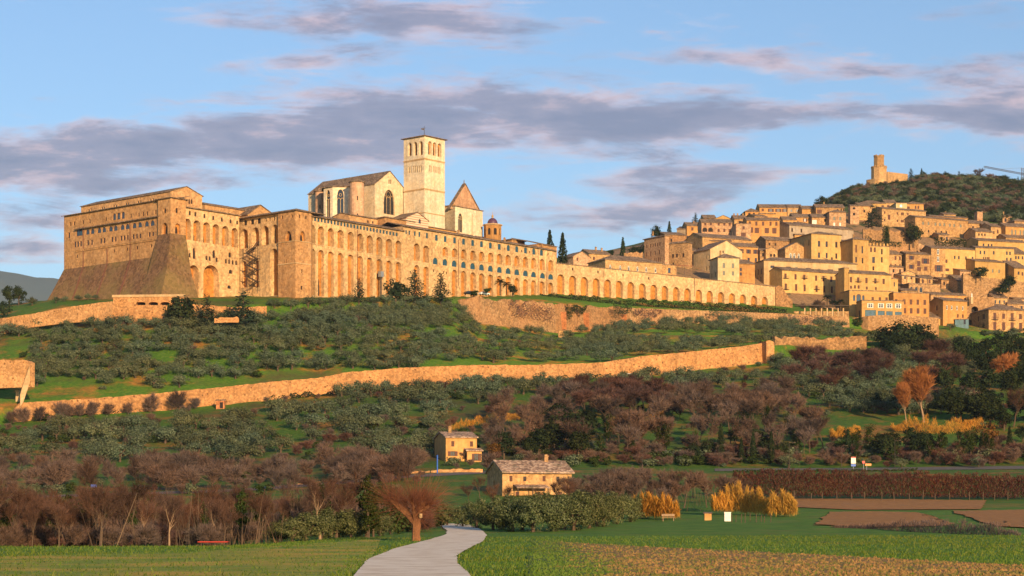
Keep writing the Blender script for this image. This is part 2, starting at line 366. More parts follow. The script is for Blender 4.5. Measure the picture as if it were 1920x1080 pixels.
nc = len(cols)
faces = [(r * nc + c, r * nc + c + 1, (r + 1) * nc + c + 1, (r + 1) * nc + c) for r in range(nrow - 1) for c in range(nc - 1)]
m, t, b, co = newmat('meadow')
g_hi = ramp(t, noise(t, co, 0.9, 8, .7), [(0.3, (0.026, 0.062, 0.006)), (0.5, (0.055, 0.130, 0.010)), (0.7, (0.115, 0.160, 0.020))])
dry = ramp(t, noise(t, co, 0.06, 7, .68), [(0.50, 0.0), (0.62, .85)])
col = mixc(t, dry, g_hi, ramp(t, noise(t, co, 0.8, 6, .7), [(0.35, (0.14, 0.060, 0.016)), (0.65, (0.42, 0.17, 0.030))]))
br = ramp(t, noise(t, co, 0.022, 6, .6), [(0.54, 0.0), (0.66, .7)])
col = mixc(t, br, col, (0.075, 0.045, 0.022))
geo = nd(t, 'ShaderNodeNewGeometry'); sp = nd(t, 'ShaderNodeSeparateXYZ'); lk(t, geo.outputs['Position'], sp.inputs[0])
near = ramp(t, math_(t, 'DIVIDE', sp.outputs[1], 400.0), [(0.66, 1.0), (0.86, 0.0)])   # the mown valley meadow is greener than the slope
fresh = ramp(t, noise(t, co, 0.35, 9, .72), [(0.28, (0.038, 0.095, 0.008)), (0.5, (0.082, 0.185, 0.014)), (0.72, (0.160, 0.240, 0.030))])
fresh = mixc(t, ramp(t, noise(t, co, .11, 7, .7), [(0.54, 0.0), (0.68, .7)]), fresh, (0.21, 0.15, 0.04))
col = mixc(t, near, col, fresh)
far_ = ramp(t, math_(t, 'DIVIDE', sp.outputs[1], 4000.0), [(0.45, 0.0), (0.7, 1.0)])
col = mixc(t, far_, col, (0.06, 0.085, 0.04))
lk(t, col, b.inputs['Base Color'])
bp = nd(t, 'ShaderNodeBump'); bp.inputs['Strength'].default_value = .8; bp.inputs['Distance'].default_value = .3
lk(t, noise(t, co, 2.5, 6, .7), bp.inputs['Height']); lk(t, bp.outputs[0], b.inputs['Normal'])
me = bpy.data.meshes.new('ground'); me.from_pydata(verts, [], faces); me.materials.append(m)
me.polygons.foreach_set('use_smooth', [True] * len(faces)); me.update()
gnd = bpy.data.objects.new('ground', me); COL.objects.link(gnd); tag(gnd, 'green and dry meadow ground rising from the valley to the hill', kind='structure')

def loft(name, lo, hi, mat, dz=0.05, nu=24, nv=6, jit=0.0, edge=0.0):
    """a sheet draped on the ground between two polylines of photo points"""
    def at(pl, t):
        k = t * (len(pl) - 1); i = min(int(k), len(pl) - 2); f = k - i
        return (pl[i][0] + (pl[i + 1][0] - pl[i][0]) * f, pl[i][1] + (pl[i + 1][1] - pl[i][1]) * f)
    vs = []
    for j in range(nv + 1):
        for i in range(nu + 1):
            a, c = at(lo, i / nu), at(hi, i / nu); w = j / nv
            p = gp(a[0] + (c[0] - a[0]) * w + random.uniform(-jit, jit) + (random.uniform(-edge, edge * .3) if i == 0 else 0), a[1] + (c[1] - a[1]) * w + (random.uniform(-jit, jit) * .15 if 0 < j else 0))
            vs.append((p.x, p.y, p.z + dz))
    fs = [(j * (nu + 1) + i, j * (nu + 1) + i + 1, (j + 1) * (nu + 1) + i + 1, (j + 1) * (nu + 1) + i) for j in range(nv) for i in range(nu)]
    mb = MB(); mb.mesh(vs, fs); return mb.build(name, mat, smooth=True)
M['gravel'] = mottled('gravel_path', (0.70, 0.585, 0.44), (0.84, 0.735, 0.585), 2.6, c3=(0.60, 0.47, 0.33), bump=.12)
M['plough'] = mottled('ploughed_soil', (0.22, 0.095, 0.028), (0.48, 0.235, 0.075), 1.0, bump=1.0, c3=(0.31, 0.16, 0.055))
M['stubble'] = mottled('stubble_soil', (0.20, 0.105, 0.038), (0.40, 0.225, 0.078), 2.2, bump=1.0, c3=(0.13, 0.135, 0.03))
M['crop'] = mottled('young_crop', (0.120, 0.190, 0.015), (0.260, 0.300, 0.034), .55, bump=.6, c3=(0.46, 0.30, 0.045))
m = M['stubble']; t = m.node_tree; b = t.nodes['Principled BSDF']; old = b.inputs['Base Color'].links[0].from_socket
g_ = nd(t, 'ShaderNodeNewGeometry'); s_ = nd(t, 'ShaderNodeSeparateXYZ'); lk(t, g_.outputs['Position'], s_.inputs[0])
far_in = math_(t, 'DIVIDE', math_(t, 'SUBTRACT', s_.outputs[0], 1.1), 4.5)          # metres in from the verge of the field
wk = math_(t, 'ADD', far_in, math_(t, 'MULTIPLY', math_(t, 'SUBTRACT', noise(t, g_.outputs['Position'], .45, 7, .7), .5), 2.6))
grn = ramp(t, noise(t, g_.outputs['Position'], 1.2, 7, .7), [(.3, (0.045, 0.10, 0.010)), (.7, (0.14, 0.20, 0.028))])
lk(t, mixc(t, ramp(t, wk, [(.25, 0.0), (.75, 1.0)]), grn, old), b.inputs['Base Color'])
M['asphalt'] = mottled('asphalt', (0.10, 0.085, 0.075), (0.16, 0.14, 0.12), 1.0, bump=.2)
M['worn'] = mottled('worn_gravel', (0.60, 0.52, 0.42), (0.76, 0.68, 0.58), 2.6, bump=.4)
tag(loft('path', [(600, 1240), (665, 1080), (690, 1052), (740, 1031), (800, 1015), (836, 1004), (838, 996), (826, 987), (838, 983)],
         [(1010, 1240), (880, 1080), (858, 1060), (856, 1045), (880, 1030), (905, 1017), (914, 1005), (900, 993), (872, 983)], 'gravel', .09, 90, 12, 1.5), kind='structure')
tag(loft('field', [(-500, 1230), (100, 1230), (600, 1230), (650, 1085), (700, 1042)], [(-500, 1044), (0, 1044), (350, 1036), (600, 1019), (715, 1010)], 'crop', .03, 30, 14, 1), kind='structure')
tag(loft('stubble_field', [(1010, 1240), (1500, 1240), (2300, 1240)], [(1000, 1014), (1180, 1024), (1480, 1038), (1900, 1060), (2300, 1075)], 'stubble', .03, 60, 60, 2, 22), kind='structure')
tag(loft('ploughed_field', [(1490, 952), (1600, 957), (1840, 956)], [(1478, 936), (1600, 936), (1848, 939)], 'plough', .12, 50, 14, 3, 8), kind='structure')
tag(loft('ploughed_field', [(1530, 985), (1640, 990), (1760, 988), (1790, 984)], [(1560, 961), (1640, 960), (1720, 962), (1745, 968)], 'plough', .12, 50, 14, 3, 8), kind='structure')
tag(loft('ploughed_field', [(1870, 988), (1920, 991), (2200, 998)], [(1785, 959), (1920, 957), (2200, 957)], 'plough', .12, 50, 14, 3, 8), kind='structure')
tag(loft('road', [(-300, 940), (0, 936), (250, 929), (450, 922), (620, 910), (750, 897), (900, 889), (960, 888)], [(-300, 935), (0, 932), (250, 924), (450, 917), (620, 904), (750, 891), (900, 884), (960, 883)], 'asphalt', .08, 50, 2), kind='structure')
tag(loft('road', [(1340, 884), (1600, 883), (1920, 880), (2300, 878)], [(1340, 879), (1600, 878), (1920, 874), (2300, 872)], 'asphalt', .08, 40, 2), kind='structure')

# ------------------------------------------------------------------ facades with real recessed openings
class Face:
    def __init__(s, A, B):
        s.A = Vector(A[:2]); s.B = Vector(B[:2]); s.L = (s.B - s.A).length; s.u = (s.B - s.A) / s.L; s.n = Vector((s.u.y, -s.u.x))
    def t(s, px):
        k = (px - 960) / F; return (k * s.A.y - s.A.x) / (s.u.x - k * s.u.y)
    def z(s, px, py): return zy(py, s.A.y + s.u.y * s.t(px))
    def P(s, t, z, d=0.0):
        q = s.A + s.u * t - s.n * d; return Vector((q.x, q.y, z))
def inside(p, loop):
    x, y = p; c = False; j = len(loop) - 1
    for i in range(len(loop)):
        xi, yi = loop[i]; xj, yj = loop[j]
        if (yi > y) != (yj > y) and x < (xj - xi) * (y - yi) / (yj - yi) + xi: c = not c
        j = i
    return c
def op_loop(o):
    t0, t1, z0, z1, k = o['t0'], o['t1'], o['z0'], o['z1'], o['k']
    if k == 'rect': return [(t0, z0), (t1, z0), (t1, z1), (t0, z1)]
    r = (t1 - t0) / 2; c = (t0 + t1) / 2; pts = [(t0, z0), (t1, z0)]
    if k == 'gothic':
        h = min(r * 1.75, (z1 - z0) * .8)
        for i in range(0, 5): a = i / 4; pts.append((t1 - r * (a ** 1.7), z1 - h + h * math.sin(a * math.pi / 2)))
        for i in range(3, -1, -1): a = i / 4; pts.append((t0 + r * (a ** 1.7), z1 - h + h * math.sin(a * math.pi / 2)))
    else:
        h = min(r, (z1 - z0) * .7) if k == 'arch' else min(r * .5, (z1 - z0) * .5)
        for i in range(0, 11): a = math.pi * i / 10; pts.append((c + r * math.cos(a), z1 - h + h * math.sin(a)))
    return pts
def wall_face(mb, face, outer, ops=(), mi=0, bmi=0):
    pts, edges, loops = [], [], []
    def add(lp):
        b = len(pts); n = len(lp); pts.extend(Vector(p) for p in lp); edges.extend((b + i, b + (i + 1) % n) for i in range(n)); loops.append(lp)
    add(outer); good = []
    for o in ops:
        lp = op_loop(o); ok = all(inside(p, outer) for p in [(a, c + (0.02 if i < 2 else -.02)) for i, (a, c) in enumerate(lp)])
        if ok and all(o['t1'] < q['t0'] - .02 or o['t0'] > q['t1'] + .02 or o['z1'] < q['z0'] - .02 or o['z0'] > q['z1'] + .02 for q in good):
            add(lp); good.append(o)
    # extra lattice points keep the triangles compact
    v, e, f, *_ = geometry.delaunay_2d_cdt(pts, edges, [], 0, 1e-4)
    fs = []
    for tri in f:
        c = (sum(v[i].x for i in tri) / 3, sum(v[i].y for i in tri) / 3)
        if not inside(c, outer) or any(inside(c, l) for l in loops[1:]): continue
        a, b_, d = (v[i] for i in tri)
        if (b_ - a).cross(d - a) < 0: tri = tuple(reversed(tri))
        fs.append(tri)
    mb.mesh([face.P(p.x, p.y) for p in v], fs, mi)
    for o, lp in zip(good, loops[1:]):
        d = o['d']; n = len(lp)
        fr = [face.P(a, c) for a, c in lp]; bk = [face.P(a, c, d) for a, c in lp]
        mb.mesh(fr + bk, [((i + 1) % n, i, n + i, n + (i + 1) % n) for i in range(n)], o.get('smi', mi))
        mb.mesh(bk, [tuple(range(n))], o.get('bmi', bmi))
        o['ok'] = True
    return good

# ------------------------------------------------------------------ windows: shared unit meshes, one object each
_wm = {}
def win_mesh(style, kind, depth):
    key = (style, kind, round(depth, 2))
    if key in _wm: return _wm[key]
    mb = MB()
    o = dict(t0=-.5, t1=.5, z0=0, z1=1, k=kind); lp = op_loop(o)
    fw = .14 if style in ('teal', 'white') else .09
    cx, cz = 0.0, .48
    inn = [(cx + (a - cx) * (1 - 2 * fw), cz + (c - cz) * (1 - 1.3 * fw)) for a, c in lp]
    n = len(lp); y0, y1 = -.06, -.02
    mb.mesh([(a, y0, c) for a, c in lp] + [(a, y0, c) for a, c in inn] + [(a, y1, c) for a, c in inn],
            [(i, (i + 1) % n, n + (i + 1) % n, n + i) for i in range(n)] + [(n + i, n + (i + 1) % n, 2 * n + (i + 1) % n, 2 * n + i) for i in range(n)], 0)
    mb.poly([(a, y1, c) for a, c in inn], 1)
    if style in ('teal', 'white', 'open', 'glass', 'blue'):      # mullion and transom
        ztop = .9 if kind == 'rect' else .95
        for x0, x1, z0, z1 in ((-.035, .035, .05, ztop), (-.42, .42, .60, .64)):
            mb.mesh([(x0, -.055, z0), (x1, -.055, z0), (x1, -.055, z1), (x0, -.055, z1)], [(0, 1, 2, 3)], 0)
    if style == 'shut':
        mb.mesh([(-.02, -.055, .05), (.02, -.055, .05), (.02, -.055, .92), (-.02, -.055, .92)], [(0, 1, 2, 3)], 2)
    if style == 'open':                                          # two shutters folded back against the wall
        yo = -depth - .05
        for x0, x1 in ((-.98, -.52), (.52, .98)):
            mb.mesh([(x0, yo, 0), (x1, yo, 0), (x1, yo, 1), (x0, yo, 1), (x0, yo + .05, 0), (x1, yo + .05, 0), (x1, yo + .05, 1), (x0, yo + .05, 1)],
                    [(0, 1, 2, 3), (1, 5, 6, 2), (4, 0, 3, 7), (3, 2, 6, 7), (0, 4, 5, 1)], 2)
    mats = {'teal': ('teal', 'glassb', 'teal'), 'blue': ('brown', 'glassb', 'brown'), 'white': ('white', 'glass', 'white'), 'open': ('brown', 'glass', 'brown'), 'shut': ('brown', 'brown', 'dark'),
            'greyshut': ('grey', 'grey', 'dark'), 'glass': ('brown', 'glass', 'brown'), 'dark': ('brown', 'dark', 'dark'), 'trim': ('trim', 'glass', 'trim'), 'lead': ('grey', 'glass', 'grey')}[style]
    me = bpy.data.meshes.new('window'); me.from_pydata(mb.v, [], mb.f)
    for mm in mats: me.materials.append(M[mm])
    me.polygons.foreach_set('material_index', mb.m); me.update(); _wm[key] = me; return me
def put_window(parent, face, o, name='window'):
    st = o.get('win')
    if not st or not o.get('ok'): return
    w, h = o['t1'] - o['t0'], o['z1'] - o['z0']
    if o.get('wfrac'): w *= o['wfrac'][0]; h *= o['wfrac'][1]
    ob = bpy.data.objects.new(name, win_mesh(st, o['k'] if not o.get('wk') else o['wk'], o['d'])); COL.objects.link(ob)
    ob.parent = parent; org = origin_of(parent)
    p = face.P((o['t0'] + o['t1']) / 2 + o.get('wdt', 0), o['z0'] + .005, o['d'] - .005)
    ob.location = p - org; ob.rotation_euler = (0, 0, math.atan2(face.u.y, face.u.x)); ob.scale = (w * .985, 1, h * .985)
    return ob
def O(face, tl, cx, yt, yb, w, k='rect', d=.25, **kw):
    px, y0 = tp(tl, cx, yt); _, y1 = tp(tl, cx, yb); s = TILES[tl][2]
    return dict(t0=face.t(px - w / 2 / s), t1=face.t(px + w / 2 / s), z0=face.z(px, y1), z1=face.z(px, y0), k=k, d=d, **kw)
def OR(face, tl, xs, yt, yb, w, k='rect', d=.25, **kw):
    """a row of openings: tops, bottoms and widths run from the first to the last"""
    r = []
    for x in xs:
        f = (x - xs[0]) / (xs[-1] - xs[0]) if len(xs) > 1 else 0
        L = lambda q: q[0] + (q[1] - q[0]) * f if isinstance(q, (tuple, list)) else q
        r.append(O(face, tl, x, L(yt), L(yb), L(w), k, d, **kw))
    return r
def rng(a, b, n): return [a + (b - a) * i / (n - 1) for i in range(n)]

def block(name, pts, z0, z1, mats, parent, ops={}, gables={}, name_win='window', bmi=1):
    """walls over a counter-clockwise plan; openings per edge; gables[i] = (t, z) peak of edge i"""
    mb = MB(); faces = []; todo = []
    for i in range(len(pts)):
        f = Face(pts[i], pts[(i + 1) % len(pts)]); faces.append(f)
        zt = z1[i] if isinstance(z1, (list, tuple)) else z1
        zt2 = z1[(i + 1) % len(pts)] if isinstance(z1, (list, tuple)) else z1
        outer = [(0, z0), (f.L, z0), (f.L, zt2)]
        if i in gables: outer.append(gables[i])
        outer.append((0, zt))
        oo = ops.get(i, []); oo = oo(f) if callable(oo) else oo
        wall_face(mb, f, outer, oo, 0, bmi); todo += [(f, o) for o in oo]
    if not isinstance(z1, (list, tuple)): mb.poly([(p[0], p[1], z1) for p in pts], 0)
    w = mb.build(name, mats, parent)
    for f, o in todo: put_window(parent, f, o, name_win)
    return faces

def roof(parent, A, u, w, L, Wd, ze, kind, slope=17, o=.6, mat='tile', name='roof', th=.24):
    A = Vector(A[:2]); tn = math.tan(R(slope)); mb = MB()
    def pt(a, b, z): q = A + u * a + w * b; return Vector((q.x, q.y, z))
    def slab(q4, mi=0):
        lo = [Vector(p) for p in q4]; mb.prism(lo, [p + Vector((0, 0, th)) for p in lo], mi)
    e = .02
    if kind == 'u':
        zr = ze + Wd / 2 * tn; zl = ze - o * tn
        slab([pt(-.3, -o, zl + e), pt(L + .3, -o, zl + e), pt(L + .3, Wd / 2, zr + e), pt(-.3, Wd / 2, zr + e)])
        slab([pt(-.3, Wd / 2, zr + e), pt(L + .3, Wd / 2, zr + e), pt(L + .3, Wd + o, zl + e), pt(-.3, Wd + o, zl + e)])
    elif kind == 'v':
        zr = ze + L / 2 * tn; zl = ze - o * tn
        slab([pt(-o, -.3, zl + e), pt(L / 2, -.3, zr + e), pt(L / 2, Wd + .3, zr + e), pt(-o, Wd + .3, zl + e)])
        slab([pt(L / 2, -.3, zr + e), pt(L + o, -.3, zl + e), pt(L + o, Wd + .3, zl + e), pt(L / 2, Wd + .3, zr + e)])
    elif kind == 'hip':
        lo = [pt(-o, -o, ze - .06), pt(L + o, -o, ze - .06), pt(L + o, Wd + o, ze - .06), pt(-o, Wd + o, ze - .06)]
        hi = [p + Vector((0, 0, .24)) for p in lo]; hw = min(L, Wd) / 2 + o; zr = ze + .18 + hw * tn
        if L >= Wd: r0, r1 = pt(Wd / 2, Wd / 2, zr), pt(L - Wd / 2, Wd / 2, zr)
        else: r0, r1 = pt(L / 2, L / 2, zr), pt(L / 2, Wd - L / 2, zr)
        vs = lo + hi + [r0, r1]; fs = [(3, 2, 1, 0), (0, 1, 5, 4), (1, 2, 6, 5), (2, 3, 7, 6), (3, 0, 4, 7)]
        fs += [(4, 5, 9, 8), (5, 6, 9), (6, 7, 8, 9), (7, 4, 8)] if L >= Wd else [(4, 5, 8), (5, 6, 9, 8), (6, 7, 9), (7, 4, 8, 9)]
        mb.mesh(vs, fs)
    elif kind == 'shed':
        zl = ze - o * tn; zh = ze + (Wd + .3) * tn
        slab([pt(-.3, -o, zl + e), pt(L + .3, -o, zl + e), pt(L + .3, Wd + .3, zh + e), pt(-.3, Wd + .3, zh + e)])
    elif kind == 'flat':
        lo = [pt(-.15, -.15, ze + e), pt(L + .15, -.15, ze + e), pt(L + .15, Wd + .15, ze + e), pt(-.15, Wd + .15, ze + e)]
        mb.prism(lo, [p + Vector((0, 0, .4)) for p in lo])
    return mb.build(name, mat, parent)
def chimney(rf, A, u, w, a, b, z, h=1.5):
    q = Vector(A[:2]) + u * a + w * b; mb = MB()
    mb.box((q.x, q.y, z - .6), (.7, .6, h + .6), u); mb.box((q.x, q.y, z + h + .002), (.9, .8, .14), u); mb.box((q.x, q.y, z + h + .144), (.5, .4, .2), u)
    mb.build('chimney', 'h_brown', rf)

# ------------------------------------------------------------------ town houses: eave points in a zoom tile, left to right
HOUSES = []
def house(label, tl, pts, hpx, kind='u', wall='h_ochre', R_=None, L_=None, ang=None, Wd=None, slope=17, rmat='tile', name='house', cat='house', group=None, chim=0, o=.6, z0=None, Y=None, extra=None, crenel=False, town=False):
    q = [tp(tl, *p) for p in pts]; c = q[1] if len(q) == 3 else q[0]; r = q[-1]
    ymin = 45 if tl == 'o' and not town else interp([(1043, 830), (1455, 915), (1600, 888), (1920, 905)], c[0])
    base = gp(c[0], c[1] + hpx, ymin) if Y is None else None
    if tl != 'o': slope += 6
    Yc = base.y if base is not None else Y
    A = XY(c[0], Yc); zc = zy(c[1], Yc)
    if ang is None:
        Y2 = Yc * (HY - c[1]) / max(HY - r[1], 60); B = XY(r[0], Y2); d = B - A; a = math.atan2(d.y, d.x)
        a = max(R(-14), min(R(48), a))
    else: a = R(ang)
    u = Vector((math.cos(a), math.sin(a))); w = Vector((-u.y, u.x))
    f = Face(A, A + u); L = max(2.5, f.t(r[0])); B = A + u * L
    if len(q) == 3:
        k = (q[0][0] - 960) / F; den = w.x - k * w.y
        l = (k * A.y - A.x) / den if abs(den) > 1e-3 else 12
        if not 2.0 < l < 40: l = 14
    else: l = 12
    W_ = Wd or max(6.0, min(l, 22.0)) if len(q) != 3 else (Wd or l)
    C, D = B + w * W_, A + w * W_
    zb = min(ground(*p) for p in (A, B, C, D)) - 1.5 if z0 is None else z0
    zb = min(zb, zc - 3)
    org = ((A.x + C.x) / 2, (A.y + C.y) / 2, max(zb + 1.5, zb))
    T_ = thing(name, label, cat, org, group)
    tn = math.tan(R(slope)); gables = {}
    if kind == 'v': gables = {0: (L / 2, zc + L / 2 * tn), 2: (L / 2, zc + L / 2 * tn)}
    if kind == 'u': gables = {3: (W_ / 2, zc + W_ / 2 * tn), 1: (W_ / 2, zc + W_ / 2 * tn)}
    z1 = zc
    if kind == 'shed': z1 = [zc, zc, zc + W_ * tn, zc + W_ * tn]
    def mk(spec, face, left):
        if not spec: return []
        res = []
        for xs, rows, wpx, hpx_, st, *kd in spec:      # columns (tile x or a count), row tops (tile y), size, style
            kd = kd[0] if kd else 'rect'
            if isinstance(xs, int): cols_ = [(i + .5 + random.uniform(-.08, .08)) / xs * face.L for i in range(xs)]
            else: cols_ = [face.t(tp(tl, x, 0)[0]) for x in xs]
            s = TILES[tl][2]
            for ry in rows:
                zt = zy(tp(tl, 0, ry)[1], Yc) - 0
                for tcol in cols_:
                    sc = Yc / F / s; ww, hh = wpx * sc * 1.2, hpx_ * sc * 1.12; 
                    if left: ww *= 1.0
                    stl = random.choice(st) if isinstance(st, (list, tuple)) else st
                    res.append(dict(t0=tcol - ww / 2, t1=tcol + ww / 2, z0=zt - hh, z1=zt, k=kd, d=.22, win=stl))
        return res
    fR, fL = Face(A, B), Face(D, A)
    if R_ is None and L > 4 and 'plain' not in label and 'blank' not in label and 'shed' not in label and 'chimney' not in label and kind != 'v':
        sc_ = TILES[tl][2]; R_ = [(max(1, int(L / 3.6)), [(pts[1] if len(pts) == 3 else pts[0])[1] + 4 * sc_], 3.4 * sc_, 6 * sc_, ['shut', 'glass', 'open'])]
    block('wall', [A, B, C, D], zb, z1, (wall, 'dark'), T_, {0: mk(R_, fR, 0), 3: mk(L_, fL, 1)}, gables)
    rf = roof(T_, A, u, w, L, W_, zc, kind, slope, o, rmat)
    for i in range(chim):
        aa = random.uniform(.15, .85) * L; bb = random.uniform(.3, .7) * W_
        zr = zc + (tn * min(bb, W_ - bb) if kind in ('u', 'hip') else tn * min(aa, L - aa) if kind == 'v' else tn * bb if kind == 'shed' else .4)
        chimney(rf, A, u, w, aa, bb, zr, random.uniform(1.0, 1.7))
    if crenel:
        mb = MB(); n = int(L / 1.6)
        for i in range(n):
            q_ = A + u * ((i + .5) * L / n) + w * .3; mb.box((q_.x, q_.y, zc + .423), (.8, .5, 1.2), u)
        mb.build('battlement', wall, T_)
    HOUSES.append((label, A, L))
    return T_, fR, fL, zc, u, w, L, W_
def balcony(T_, face, t, z, w=2.2, d=.9):
    mb = MB(); c = face.P(t, z, -d / 2 - .01); mb.box((c.x, c.y, z - .15), (w, d, .15), face.u)
    for i in range(9):
        p = face.P(t - w / 2 + .05 + i * (w - .1) / 8, z, -d + .04); mb.tube(p, p + Vector((0, 0, 1.0)), .025, .025, 4)
    a, b_ = face.P(t - w / 2, z + 1.0, -d + .04), face.P(t + w / 2, z + 1.0, -d + .04); mb.tube(a, b_, .035, .035, 4)
    for tt in (t - w / 2 + .04, t + w / 2 - .04): mb.tube(face.P(tt, z + 1.0, -d + .04), face.P(tt, z + 1.0, 0), .03, .03, 4)
    mb.build('balcony', 'iron', T_)
def pipe(T_, face, t, z0, z1):
    mb = MB(); mb.tube(face.P(t, z0, -.12), face.P(t, z1, -.12), .11, .11, 6); mb.build('downpipe', 'downpipe', T_)
# ------------------------------------------------------------------ the convent: everything stands on one pair of axes, u along the long arcade, v across
UD = Vector((.655, .756)); VD = Vector((-.756, .655))
def on(A, d, px):                              # walk from A along d until the bearing of photo column px
    k = (px - 960) / F; t = (k * A.y - A.x) / (d.x - k * d.y); return A + d * t
def a4(x): return 60 + x / 3.84
# plan points
K = XY(554, 692)                               # outer corner of the corner bastion
K_l = on(K, VD, 521.5); K_r = on(K, UD, 582)
W0 = K_l - UD * -1.2; W0 = K_l + UD * 1.2      # wing face stands 1.2 m behind the bastion face
W1 = on(W0, VD, 448)
S0 = K_r + VD * 1.0; S1 = on(S0, UD, 755.5); S2 = on(S0, UD, 1043)
GB = 76.0                                      # the walls run down into the hill
def zb_(*ps): return min(ground(p[0], p[1]) for p in ps) - 4

# --- long south wing
T_s = thing('convent_wing', 'long arcaded convent wing with two tiers of tall arches and blue framed attic windows', 'convent', (S1.x, S1.y, ground(S1.x, S1.y)))
fs1, fs2 = Face(S0, S1), Face(S1, S2)
ze1 = fs1.z(666, 418.5); ze2 = fs2.z(900, 447.5)
back1, back2 = S1 + VD * 16, S2 + VD * 16; back0 = S0 + VD * 16
XS = [715, 795, 885, 975, 1068, 1155, 1243, 1332, 1420, 1507, 1592, 1678]
zlow = zb_(S0, S1, S2)
def s1_ops(f):
    o = OR(f, 'c', XS, (252, 430), (425, 590), (58, 54), 'arch', 2.4)
    for i, q in enumerate(o): q['z1'] = q['z1']
    lo = OR(f, 'c', XS, (472, 622), (905, 905), (56, 50), 'arch', 1.6)
    for q in lo: q['z0'] = zlow + 5
    at = OR(f, 'c', rng(712, 1492, 27), (178, 325), (214, 358), (19, 18), 'rect', .3, win='teal')
    return [q for q in o + lo + at if q['t1'] < f.L - .3 and q['t0'] > .2]
X2 = [277, 367, 453, 540, 624, 708, 792, 873, 957, 1038, 1116, 1196, 1278]
def s2_ops(f):
    o = OR(f, 'd', [195, 278, 367, 452, 538, 622, 706, 790, 876, 956, 1039, 1117, 1190], (203, 345), (260, 402), (27, 30), 'seg', .3, win='teal')
    o += OR(f, 'd', [-92, -62, -10, 33, 105], (160, 186), (196, 238), (15, 20), 'rect', .3, win='teal')
    o += OR(f, 'd', X2, (320, 443), (405, 550), (52, 50), 'arch', 1.6)
    o += OR(f, 'd', [184, 275, 363, 451, 538, 622, 706, 792, 874, 957, 1038, 1115, 1200, 1277], (420, 576), (483, 627), (46, 48), 'arch', .35, win='teal')
    lo = OR(f, 'd', [366, 452, 540, 623, 707, 790, 875, 957, 1038, 1115, 1195, 1277], (535, 656), (800, 800), (52, 50), 'arch', 1.4)
    lo += OR(f, 'd', [8, 97], (490, 505), (800, 800), (52, 52), 'arch', 1.6)
    for q in lo: q['z0'] = zlow + 5
    o += lo + OR(f, 'd', [8, 97], (285, 305), (450, 465), (56, 56), 'arch', 2.4)
    o += OR(f, 'd', [167, 262, 290], (532, 552), (556, 576), 11, 'rect', .3, win='dark')
    o += OR(f, 'd', [838, 1000, 1077, 1250], (330, 375), (345, 400), 10, 'rect', .3, win='dark')
    return [q for q in o if q['t0'] > .2 and q['t1'] < f.L - .2]
o1, o2 = s1_ops(fs1), s2_ops(fs2)
mb = MB()
wall_face(mb, fs1, [(0, zlow), (fs1.L, zlow), (fs1.L, ze1), (0, ze1)], o1, 0, 1)
wall_face(mb, fs2, [(0, zlow), (fs2.L, zlow), (fs2.L, ze2), (0, ze2)], o2, 0, 1)
for a, b_, zt in ((S2, back2, ze2), (back2, back1, ze2), (back1, back0, ze1), (back0, S0, ze1)):
    f = Face(a, b_); wall_face(mb, f, [(0, zlow), (f.L, zlow), (f.L, zt), (0, zt)])
f = Face(S1 + VD * 16, S1); wall_face(mb, f, [(0, ze1 - .5), (f.L, ze1 - .5), (f.L, ze2), (0, ze2)])
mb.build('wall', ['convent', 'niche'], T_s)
for f, oo in ((fs1, o1), (fs2, o2)):
    for q in oo: put_window(T_s, f, q)
# small lancets deep inside the upper niches, and the ledge each niche stands on
def ledge(c, w, d, h, u):
    m_ = MB(); m_.box((c.x, c.y, c.z - h - .02), (w, d, h), u); m_.build('ledge', 'trim', T_s)
for q in o1[:len(XS)]:
    if not q.get('ok'): continue
    w = q['t1'] - q['t0']; h = q['z1'] - q['z0']
    lan = dict(t0=q['t0'] + w * .30, t1=q['t0'] + w * .70, z0=q['z0'] + .25, z1=q['z0'] + h * .40, k='gothic', d=q['d'], win='dark', ok=True)
    put_window(T_s, fs1, lan)
    c = fs1.P((q['t0'] + q['t1']) / 2, q['z0'], -.06); ledge(c, w + .5, .3, .28, fs1.u)
for q in o2:
    if q.get('ok') and 1.3 < q['d'] < 2 and q['z1'] - q['z0'] < 6.5:
        c = fs2.P((q['t0'] + q['t1']) / 2, q['z0'], -.06); ledge(c, q['t1'] - q['t0'] + .4, .3, .23, fs2.u)
rf = roof(T_s, S0, UD, VD, fs1.L, 16, ze1, 'u', 15, .9); rf2 = roof(T_s, S1, UD, VD, fs2.L, 16, ze2, 'u', 15, .9)
for q in (38, 66, 90): chimney(rf2, S1, UD, VD, q, 6, ze2 + 1.5, 1.6)
for x, y0, y1, tl in ((1128, 300, 905, 'c'), (400, 250, 690, 'd'), (1155, 345, 780, 'd'), (1238, 430, 780, 'd')):
    px, py = tp(tl, x, y0); f = fs1 if px < 755 else fs2; pipe(T_s, f, f.t(px), f.z(px, tp(tl, x, y1)[1]), f.z(px, py))

